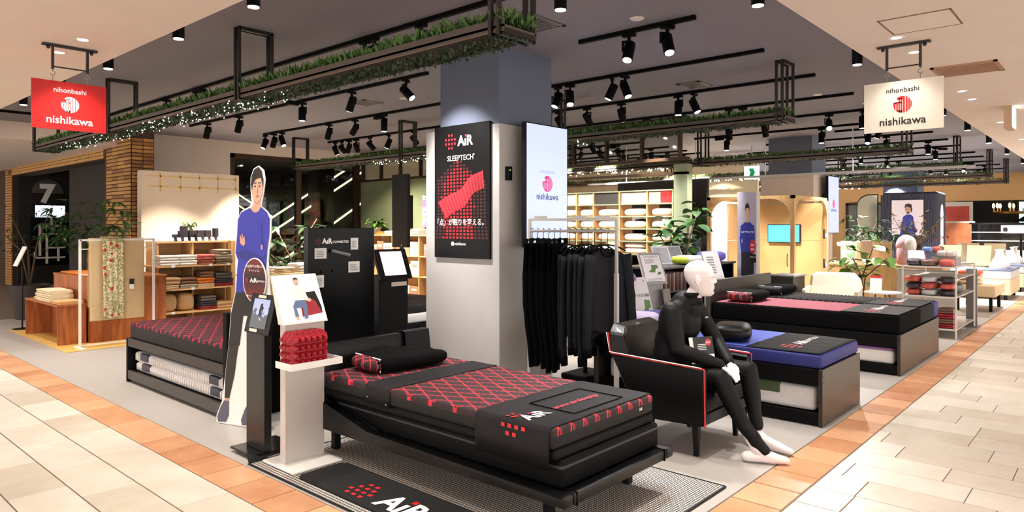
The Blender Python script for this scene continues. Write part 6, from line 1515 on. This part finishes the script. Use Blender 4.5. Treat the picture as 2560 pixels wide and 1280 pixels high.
for k, (za, zb_) in enumerate(((.01, .62), (.625, 1.24), (1.245, 1.9))): part(t, 'side_panel', 'booth_wood', MB().box(bx0 + .75, by1 - .05, za, bx1 - .06, by1 - .02, zb_))
for z in (1.28, .78): part(t, 'hinge_plate', 'dark_steel', MB().box(bx1 - .25, by0 - .012, z, bx1 - .19, by0 + .005, z + .16)); part(t, 'price_flag', 'white_print', MB().box(bx1 - .19, by0 - .01, z + .03, bx1 - .08, by0 - .006, z + .09))
part(t, 'cup_handle', M('copper', (190, 120, 90), .3, .7), MB().tube([(bx0 - .004, by0 + .10, .86), (bx0 - .02, by0 + .10, .90), (bx0 - .02, by0 + .10, 1.02), (bx0 - .004, by0 + .10, 1.06)], .008, 6))
t = thing('wall_screen', 'landscape screen with bright blue desktop inside the booth', 'screen', (12.55, 4.6, 1.2)); part(t, 'housing', 'black_paint', MB().box(12.54, 4.34, 1.20, 12.6, 4.92, 1.53, .003)); part(t, 'display', M('desktop_blue', (70, 150, 236), .3, emit=1.2, var=.45, vs=2.2), MB().box(12.536, 4.352, 1.212, 12.54, 4.908, 1.518))
# ---- banner of a man in blue
t = thing('banner_stand', 'narrow upright banner of a man in blue beside the booth', 'banner', (9.85, 4.15, 0))
part(t, 'frame', 'pale_metal', MB().box(9.78, 4.0, .003, 9.9, 4.285, 2.0)); P = PX(9.779, 4.285, 0); q = MB(); P.rect(q, .0, .05, .285, 1.98, 1); part(t, 'print', M('ban_bg', (188, 182, 200), .5, var=.1), q)
def bp_(n_, mt, pts, l=2): q = MB(); P.poly(q, pts, l); part(t, n_, mt, q)
bp_('figure_top', 'blue_top', [(.12, 1.56), (.18, 1.56), (.255, 1.50), (.265, 1.30), (.245, 1.12), (.06, 1.12), (.035, 1.30), (.05, 1.50)], 2); bp_('figure_trousers', M('fig_dark', (38, 34, 46), .6, var=0), [(.06, 1.12), (.245, 1.12), (.25, .3), (.16, .3), (.155, .7), (.14, .3), (.06, .3)], 2)
bp_('figure_face', 'skin', [(.125, 1.77), (.175, 1.77), (.18, 1.66), (.165, 1.60), (.17, 1.55), (.13, 1.55), (.135, 1.60), (.12, 1.66)], 3); bp_('figure_hair', 'hair', [(.115, 1.70), (.12, 1.80), (.15, 1.84), (.18, 1.80), (.186, 1.70), (.176, 1.76), (.13, 1.76)], 4); bp_('figure_hand', 'skin', [(.06, 1.30), (.075, 1.32), (.08, 1.27), (.065, 1.25)], 3)
q = MB(); P.disc(q, .23, 1.2, .045, .10, 4); part(t, 'red_bubble', 'red_print', q); q = MB(); P.text(q, '無料!', .034, .232, 1.21, 6, 'c', .02, .7); P.text(q, '無料!', .034, .232, 1.15, 6, 'c', .02, .7); P.text(q, '大谷選手も使用', .03, .15, 1.40, 5, 'c', .02, .9); part(t, 'white_lettering', 'white_print', q)
q = MB(); P.rect(q, .19, .97, .28, 1.09, 4); part(t, 'black_label', 'black_print', q); q = MB(); P.text(q, 'ピマピッタ', .03, .235, 1.04, 6, 'c', .02, .6); part(t, 'label_lettering', 'white_print', q)
logo_screen('narrow far screen with round emblem on the middle column', 13.62, 4.2, 1.36, 14.26, 2.45, 4.365, 'scr_white')
# ---- stock behind the booth opening: dark back wall, boxes
t = thing('stock_counter', 'dark stock counter with blue storage boxes behind the black counter', 'counter', (11.2, 6.5, 0)); part(t, 'body', 'black_matt', MB().box(10.9, 5.6, .003, 11.5, 7.0, .95)); part(t, 'worktop', 'green_panel', MB().box(10.88, 5.58, .95, 11.52, 7.02, .98))
for k in range(6):
    y = 5.62 + (k % 3) * .45; z = .981 + (k // 3) * .17
    o = MB().box(10.92, y, z, 11.3, y + .40, z + .165, .006).build('storage_box', M('box_blue', (58, 68, 92), .5)); o['label'] = 'blue storage box, %s of the %s layer on the stock counter' % (ORD[k % 3], 'lower' if k < 3 else 'upper'); o['category'] = 'box'; o['group'] = 'blue storage boxes'
t = thing('round_monitor', 'curved black monitor on the stock counter', 'monitor', (10.95, 6.85, .98)); part(t, 'shell', 'black_paint', MB().lathe([(.20, 0), (.20, .2), (.12, .3), (.02, .32)], (11.2, 6.75, 1.32), 18), True); part(t, 'foot', 'black_paint', MB().tube([(11.2, 6.75, .981), (11.2, 6.75, 1.32)], .06, 10))
struct('wall_dark_stock', MB().box(12.3, 6.0, 0, 12.4, 8.0, 2.4), M('stock_dark', (40, 34, 34), .7), 'dark wall behind the stock counter')
t = thing('framed_picture', 'framed brown picture on the dark stock wall', 'picture', (12.29, 6.5, 1.6)); part(t, 'frame', 'bronze', MB().box(12.27, 6.25, 1.45, 12.3, 6.85, 1.9)); part(t, 'art', M('art_brown', (120, 90, 70), .6, var=.4), MB().box(12.264, 6.3, 1.5, 12.27, 6.8, 1.85))

# ---- side table, plant, counter
t = thing('side_table', 'small round white table with red-topped card by the cream armchair', 'table', (11.35, 2.72, 0)); part(t, 'top', 'white_paint', MB().tube([(11.35, 2.72, .50), (11.35, 2.72, .52)], .26, 28)); 
for k in range(3): a = k * 2.1; part(t, 'leg', 'dark_steel', MB().tube([(11.35 + .1 * math.cos(a), 2.72 + .1 * math.sin(a), .5), (11.35 + .22 * math.cos(a), 2.72 + .22 * math.sin(a), .003)], .01, 6))
t = thing('table_card', 'white card with red top on the round table', 'card', (11.3, 2.8, .52)); part(t, 'card', 'white_print', MB().slab([(11.25, 2.88, .523), (11.25, 2.72, .523), (11.30, 2.72, .75), (11.30, 2.88, .75)], .006)); part(t, 'red_band', 'red_print', MB().slab([(11.290, 2.88, .73), (11.290, 2.72, .73), (11.297, 2.72, .76), (11.297, 2.88, .76)], .004))
plant('potted_plant', 'bright green broad-leaved plant behind the cream armchair', (11.75, 3.12, 0), (POT, .17, .35), [[(0, 0, .3), (0, 0, .7), (-.1, .2, 1.2)], [(0, 0, .3), (0, 0, .7), (.1, -.15, 1.2)], [(0, 0, .3), (0, -.05, .7), (.05, -.35, 1.0)], [(0, 0, .3), (0, .1, .7), (0, .3, .95)]], 58, .20, .075, 'leaf_bright', 'round', 21, 1, .8)
t = thing('grey_cabinet', 'low grey cabinet beside the cream armchair', 'cabinet', (10.9, 3.95, 0)); part(t, 'body', 'frame_grey', MB().box(10.45, 3.72, .003, 10.95, 4.05, .74, .003)); part(t, 'top', 'grey_board', MB().box(10.43, 3.7, .74, 10.97, 4.07, .76))
t = thing('oak_counter', 'light wood counter carrying pink goods and boards', 'counter', (12.7, 3.0, 0)); part(t, 'body', 'oak_v', MB().box(12.45, 2.15, .003, 13.1, 3.82, .84)); part(t, 'worktop', 'oak', MB().box(12.42, 2.12, .84, 13.13, 3.85, .87, .002))
t = thing('board_screen', 'pale wooden boards standing on the oak counter with brown throw', 'board', (12.9, 3.3, .87)); part(t, 'left_board', 'wall_beige', MB().box(12.8, 3.46, .871, 12.83, 3.74, 1.24)); part(t, 'right_board', M('ply_pale', (200, 172, 136), .6), MB().box(12.7, 2.92, .871, 12.73, 3.45, 1.24)); part(t, 'throw', cloth('throw_brown', (150, 124, 104)), MB().box(12.685, 3.22, .95, 12.698, 3.38, 1.255, .004))
t = thing('pink_towel_roll', 'pink rolled towel display on the oak counter', 'towel', (12.7, 2.7, .87)); pkm = cloth('pink_soft', (226, 178, 190))
part(t, 'roll', pkm, MB().lathe([(.13, 0), (.14, .05), (.14, .26), (.12, .3)], (12.68, 2.70, .871), 20), True, auto=50)
part(t, 'draped_towel', pkm, MB().ell((12.68, 2.70, 1.18), (.13, .15, .18), 18, 12), True); part(t, 'side_opening', 'white_paint', MB().ell((12.62, 2.63, 1.2), (.10, .09, .14), 14, 10), True)
t = thing('flower_arrangement', 'dried flower and olive branch arrangement behind the oak counter', 'flowers', (13.7, 2.9, 0)); part(t, 'plinth', 'oak_v', MB().box(13.5, 2.5, .003, 13.95, 3.1, .92)); part(t, 'vase', 'pot_dark', MB().lathe([(.07, 0), (.11, .1), (.09, .2), (.05, .24)], (13.7, 2.75, .921), 16), True)
lm1 = leaf_mesh(.10, .014, M('leaf_olive', (150, 158, 132), .6, var=.2), 'lance'); lm2 = leaf_mesh(.08, .02, M('dried', (190, 140, 84), .7, var=.3), 'lance'); lm3 = leaf_mesh(.05, .02, M('berry', (170, 60, 50), .6), 'round')
for k in range(14):
    a = R.uniform(0, 2 * PI); rr_ = R.uniform(.1, .45); p1 = Vec((13.7 + rr_ * math.cos(a) * .5, 2.75 + rr_ * math.sin(a), 1.25 + R.uniform(.0, .55))); part(t, 'branch', 'bark', MB().tube([(13.7, 2.75, 1.1), ((13.7 + p1.x) / 2, (2.75 + p1.y) / 2, 1.2 + .1), p1], .004, 5))
    for j in range(9):
        p = Vec((13.7, 2.75, 1.15)).lerp(p1, .4 + .6 * j / 8); me = lm1 if k < 8 else lm2 if k < 12 else lm3
        inst(me, 'leaf', t, p, (R.uniform(-.8, .6), R.uniform(-.5, .5), R.uniform(0, 6.28)))
# ---- metal goods rack
t = thing('goods_rack', 'white wire-framed goods rack on the right shop edge', 'rack', (11.4, 2.0, 0))
gx0, gx1, gy0, gy1 = 10.74, 12.2, 1.70, 2.33
for x in (gx0, gx1):
    for y in (gy0, gy1): part(t, 'post', 'white_paint', MB().box(x - .01, y - .01, .003, x + .01, y + .01, .96))
for z in (.12, .55, .95): part(t, 'shelf', M('rack_glass', (206, 204, 200), .3, .3), MB().box(gx0, gy0, z - .012, gx1, gy1, z)); part(t, 'shelf_lip', 'white_paint', MB().box(gx0 - .008, gy0, z - .016, gx0, gy1, z + .006))
part(t, 'upper_ledge', 'white_paint', MB().box(gx0 + .2, gy0, .78, gx1, gy1, .788))
gc = [(150, 30, 44), (226, 226, 222), (60, 54, 60), (206, 96, 84), (110, 140, 190), (190, 150, 110), (120, 90, 80), (214, 190, 196)]
def goods(x, y, z, w_, d, h, c, lab, bag):
    if bag: return pillow((x + d / 2, y + w_ / 2, z), d, w_, h, M('gd%d' % c, gc[c], .35, var=.5, vs=18), lab, R.uniform(-.3, .3), 0, False, 'bagged_textile')
    return folded(x, y, z, x + d, y + w_, h, M('gd%d' % c, gc[c], .35, var=.5, vs=18), lab, 2, 'x', 'towels on the goods rack')
k = 0
for z, lv in ((.121, 'bottom'), (.551, 'middle'), (.951, 'top')):
    for y, side in ((1.74, 'right'), (1.94, 'centre'), (2.13, 'left')):
        for s in range(4 if z < .5 else 3 if z < .9 else 1):
            h = .065 if z < .5 else .085 if z < .9 else .10
            if z < .5 and side == 'left' : continue
            goods(gx0 + .03 + R.uniform(0, .03), y, z + s * (h + .003), .18, .30, h, [0, 3, 1, 0, 2, 4, 6, 1, 7, 5, 3, 2][(k * 5 + s) % 12], '%s bagged towel up in the %s pile on the %s shelf of the goods rack' % (ORD[s], side, lv), z > .5); k += 1
for k, (x, y, c) in enumerate(((11.3, 1.75, 2), (11.3, 1.98, 4), (11.65, 1.8, 6), (11.65, 2.05, 7))): goods(x, y, .551, .2, .3, .14, c, 'bagged textile, %s behind the front piles of the goods rack' % ORD[k], True)
t = thing('towel_bin', 'grey bin heaped with bagged towels on top of the goods rack', 'bin', (11.0, 2.0, .95)); part(t, 'bin', 'grey_board', MB().box(11.12, 1.76, .951, 11.5, 2.06, 1.07)); 
for k in range(7): goods(11.1 + .13 * (k % 3), 1.78 + .09 * (k // 2), 1.071 + (.05 if k > 3 else 0), .12, .14, .09, [1, 7, 5, 1, 3, 2, 4][k], 'small bagged towel, %s in the grey bin heap' % ORD[k], True)
for k in range(4): o = MB().slab([(11.0 + .04 * k, 2.10, .953), (11.0 + .04 * k, 2.32, .953), (11.10 + .05 * k, 2.34, 1.15), (11.10 + .05 * k, 2.14, 1.15)], .006).build('leaflet', M('leaf_pink', (220, 196, 204), .5)); o['label'] = 'pink leaflet, %s of the fan on the goods rack top' % ORD[k]; o['category'] = 'leaflet'; o['group'] = 'leaflets'
t = thing('sign_stand', 'slim steel sign stand at the end of the goods rack', 'sign stand', (12.35, 1.75, 0)); part(t, 'panel', 'steel', MB().box(12.3, 1.68, .02, 12.34, 1.82, .86)); part(t, 'base', 'steel', MB().box(12.15, 1.66, .003, 12.55, 1.86, .02))
t = thing('grey_divider', 'low grey divider panel behind the goods rack', 'panel', (12.6, 2.3, 0)); part(t, 'panel', 'wall_beige', MB().box(12.28, 1.95, .003, 12.34, 2.75, .80)); part(t, 'cap', 'grey_board', MB().box(12.27, 1.94, .80, 12.35, 2.76, .82))
# ---- bench, cushions, far beds
t = thing('upholstered_bench', 'cream upholstered bench with dark legs farther down the edge', 'bench', (15.0, 1.9, 0)); part(t, 'cushion', M('bench_cream', (214, 194, 156), .7), MB().box(14.4, 1.70, .26, 15.6, 2.35, .46, .03, 2), True, auto=40)
for (x, y) in ((14.5, 1.78), (15.5, 1.78), (14.5, 2.27), (15.5, 2.27)): part(t, 'leg', 'black_paint', MB().box(x - .025, y - .025, .007, x + .025, y + .025, .26))
o = MB().box(13.6, 1.72, .001, 16.2, 2.7, .006).build('bench_rug', M('rug_grey', (150, 140, 130), .9, bump=.5)); o['label'] = 'flat grey rug under the cream bench'; o['category'] = 'rug'
for k, (z, c) in enumerate(((.461, (222, 206, 178)), (.541, (222, 206, 178)), (.621, (226, 96, 50)))): pillow((14.85, 2.13, z), .5, .36, .085, M('bc%d' % k, c, .7), '%s cushion on the cream bench' % ('lowest cream', 'middle cream', 'orange topmost')[k], 0, 0, False, 'cushion')
for k, (x, y) in enumerate(((17.6, 2.0), (20.0, 2.0))):
    t = thing('low_bed', '%s pale bed beyond the cream bench' % ('nearer', 'farther')[k], 'bed', (x, y, 0)); part(t, 'base', 'bench_cream', MB().box(x - .6, 1.75, .1, x + .9, 3.6, .42, .02)); part(t, 'mattress', 'matt_pale', MB().box(x - .6, 1.75, .42, x + .9, 3.6, .60, .03, 2)); part(t, 'blue_throw', M('throw_blue', (96, 108, 140), .7), MB().box(x - .61, 1.74, .585, x + .91, 2.3, .615, .01))
    for (a, c) in ((x - .5, 1.85), (x + .8, 1.85)): part(t, 'leg', 'black_paint', MB().box(a - .03, c - .03, .003, a + .03, c + .03, .1))
    for j, yy in enumerate((3.0, 2.45)): part(t, 'backrest_panel', 'bench_cream', MB().slab([(x + .5, yy - .22, .62), (x + .5, yy + .22, .62), (x + .66, yy + .22, 1.06), (x + .66, yy - .22, 1.06)], .08))
    for j, xx in enumerate((x - .35, x + .25)): o = MB().lathe([(.16, 0), (.14, .1), (.05, .26), (.03, .36), (.06, .4)], (xx, 2.0, .616), 12).build('bottle_stand', 'white_paint', smooth=True); o['label'] = 'white bottle-shaped display, %s on the %s pale bed' % (('left', 'right')[j], ('nearer', 'farther')[k]); o['category'] = 'display'
# ---- navy ribbed booth round the far column
t = thing('ribbed_booth', 'dark navy ribbed booth with portrait photo round the far column', 'booth', (21.5, 4.4, 0)); M('navy_wall', (56, 56, 74), .6)
part(t, 'body', 'navy_wall', MB().box(21, 3.73, .003, 22.05, 5.06, 2.41, .06, 2)); part(t, 'wing', 'navy_wall', MB().box(21.1, 5.06, .003, 22.0, 5.12, 2.35)); q = MB()
for k in range(30): q.box(20.985, 3.80 + k * .042, .01, 21.0, 3.822 + k * .042, 2.36)
part(t, 'ribs', 'navy_wall', q, kind='stuff'); P = PX(20.984, 4.82, 1.25); q = MB(); P.rect(q, 0, 0, .76, .95, 2); part(t, 'photo', M('photo_pink', (232, 214, 218), .4, emit=.25, var=.03), q); q = MB(); P.rect(q, -.02, -.02, .78, .97, 1); part(t, 'photo_frame', 'black_print', q)
q = MB(); P.poly(q, [(.24, .3), (.28, .5), (.36, .56), (.46, .56), (.52, .5), (.54, .3), (.62, .1), (.5, 0), (.2, 0)], 4); part(t, 'photo_blue_top', 'blue_top', q); q = MB(); P.disc(q, .40, .70, .075, .11, 5); P.rect(q, .37, .55, .43, .62, 5); part(t, 'photo_face', 'skin', q); q = MB(); P.poly(q, [(.31, .72), (.33, .83), (.40, .86), (.48, .83), (.50, .68), (.47, .6), (.46, .74), (.36, .78)], 6); part(t, 'photo_hair', 'hair', q)
ar = [(.02, 0), (.40, 0), (.40, 1.85), (.34, 2.02), (.21, 2.08), (.08, 2.02), (.02, 1.85)]; P = PY(21.3, 3.728, .02); q = MB(); P.poly(q, ar, 1); part(t, 'arch_niche', M('niche_white', (236, 232, 226), .4, emit=.5), q)
t = thing('arched_mirror', 'tall arched mirror beside the navy booth', 'mirror', (21.1, 5.3, 0)); P = PX(21.05, 5.72, .003)
pts = [(0, 0), (.55, 0), (.55, 2.38), (.25, 2.38), (.10, 2.3), (.02, 2.18), (0, 2.0)]; q = MB(); q.slab([P.p(a, b_) for a, b_ in pts], .04); part(t, 'frame', 'black_paint', q); q = MB(); P.poly(q, [(.27 + (a - .27) * .93, .03 + b_ * .975) for a, b_ in pts], 22); part(t, 'glass', M('mirror_glass', (206, 206, 196), .08, .6), q)
# ---- far wall: posters, showcase, cafe
t = thing('poster', 'red food poster in cream frame on the far wall', 'poster', (26.9, 4.3, 1.5)); part(t, 'frame', 'cream_print', MB().box(26.93, 3.8, .95, 27.0, 4.75, 2.3)); part(t, 'print', M('food_red', (176, 60, 44), .5, var=.55, vs=4), MB().box(26.92, 3.9, 1.05, 26.93, 4.65, 2.15))
t = thing('food_panel', 'brown bakery picture panel below the red poster', 'poster', (25.9, 4.1, .6)); part(t, 'print', M('food_brown', (150, 84, 50), .5, var=.7, vs=5), MB().box(25.9, 3.65, .35, 25.94, 4.5, 1.6)); part(t, 'frame', 'cream_print', MB().box(25.94, 3.6, .30, 25.97, 4.55, 1.65)); part(t, 'leg', 'cream_print', MB().box(25.94, 3.7, .003, 25.97, 3.75, .3).box(25.94, 4.4, .003, 25.97, 4.45, .3))
t = thing('glass_showcase', 'dark glazed showcase counter with white bands at the far cafe', 'showcase', (25, 2.6, 0)); part(t, 'base', 'wall_beige', MB().box(24.6, 1.9, .003, 25.4, 3.5, .8)); part(t, 'glass_case', 'glass_dark', MB().box(24.6, 1.9, .8, 25.4, 3.5, 1.55)); 
for z in (1.05, 1.3): part(t, 'shelf_band', 'pale_metal', MB().box(24.585, 1.9, z, 24.6, 3.5, z + .03))
part(t, 'top', 'dark_steel', MB().box(24.55, 1.85, 1.55, 25.45, 3.55, 1.6))
t = thing('notice_card', 'white notice card with black square on the far stand', 'card', (23.5, 2.2, 1.4)); part(t, 'card', 'white_print', MB().box(23.5, 1.95, 1.3, 23.52, 2.65, 1.52)); part(t, 'black_mark', 'black_print', MB().box(23.494, 2.5, 1.35, 23.5, 2.6, 1.46)); part(t, 'pole', 'black_paint', MB().tube([(23.53, 2.2, .003), (23.53, 2.2, 1.5)], .03, 8))
t = thing('chandelier', 'brass candle chandelier in the dark cafe', 'chandelier', (28.3, 2.8, 2.6)); part(t, 'stem', 'bronze', MB().tube([(28.3, 2.9, 2.6), (28.3, 2.9, 1.9)], .03, 8)); part(t, 'ring', M('brass', (180, 130, 60), .3, .8), MB().tube([(28.3 + .5 * math.cos(k * PI / 10), 2.9 + .5 * math.sin(k * PI / 10), 1.95) for k in range(21)], .04, 8))
for k in range(8): a = k * PI / 4; part(t, 'candle_bulb', M('bulb', (255, 214, 140), .5, emit=4, var=0), MB().ell((28.3 + .5 * math.cos(a), 2.9 + .5 * math.sin(a), 2.18), (.04, .04, .09), 8, 6)); part(t, 'candle_tube', 'brass', MB().tube([(28.3 + .5 * math.cos(a), 2.9 + .5 * math.sin(a), 1.95), (28.3 + .5 * math.cos(a), 2.9 + .5 * math.sin(a), 2.1)], .03, 6))
wn = struct('window_4', MB().box(29.9, 1.2, .9, 29.95, 2.9, 2.4), 'bronze', 'bright daylight window in the dark cafe'); part(wn, 'glowing_pane', M('day_cyan', (150, 214, 226), .3, emit=1.6, var=.2, vs=2), MB().box(29.88, 1.25, .95, 29.9, 2.85, 2.35))
t = thing('parasol', 'dark parasol before the bright cafe window', 'parasol', (29, 2.2, 0)); part(t, 'canopy', 'black_cloth', MB().lathe([(.75, 0), (.5, .18), (.04, .35)], (29, 2.15, 1.65), 10)); part(t, 'pole', 'dark_steel', MB().tube([(29, 2.15, 0), (29, 2.15, 1.7)], .03, 8))
wo = struct('window_5', MB().box(26.93, 7.6, .0, 26.99, 7.7, 2.3).box(26.93, 5.2, .0, 26.99, 5.3, 2.3).box(26.93, 5.2, 2.25, 26.99, 7.7, 2.33), 'bronze', 'grey shop glazing behind the arched mirror'); part(wo, 'glass_pane', M('pane_far', (92, 98, 92), .1, var=.5, vs=1.2), MB().box(26.95, 5.3, .02, 26.97, 7.6, 2.25))
P = PX(26.94, 6.6, 1.3); q = MB(); P.disc(q, 0, 0, .22, .22, 3); part(wo, 'round_emblem', 'cream_print', q); q = MB(); P.text(q, 'G', .26, 0, -.09, 5); part(wo, 'emblem_letter', 'grey_print', q)
plant('potted_tree', 'fine-leaved green tree left of the arched mirror', (19.5, 5.1, 0), (POT, .3, .5), [[(0, 0, .4), (0, 0, 1.0), (0, .2, 1.7)], [(0, 0, .4), (0, 0, 1.0), (.1, -.25, 1.6)], [(0, 0, .4), (0, .1, .9), (0, .45, 1.35)]], 60, .2, .035, 'leaf', 'lance', 31, 3, 1.6)
plant('potted_tree', 'small spreading tree before the navy booth', (18.6, 4.25, 0), (POT, .25, .5), [[(0, 0, .4), (0, 0, 1.0), (0, .35, 1.55)], [(0, 0, .4), (0, 0, 1.0), (.1, -.35, 1.5)]], 50, .2, .04, 'leaf_dark', 'lance', 33, 2, 1.5)
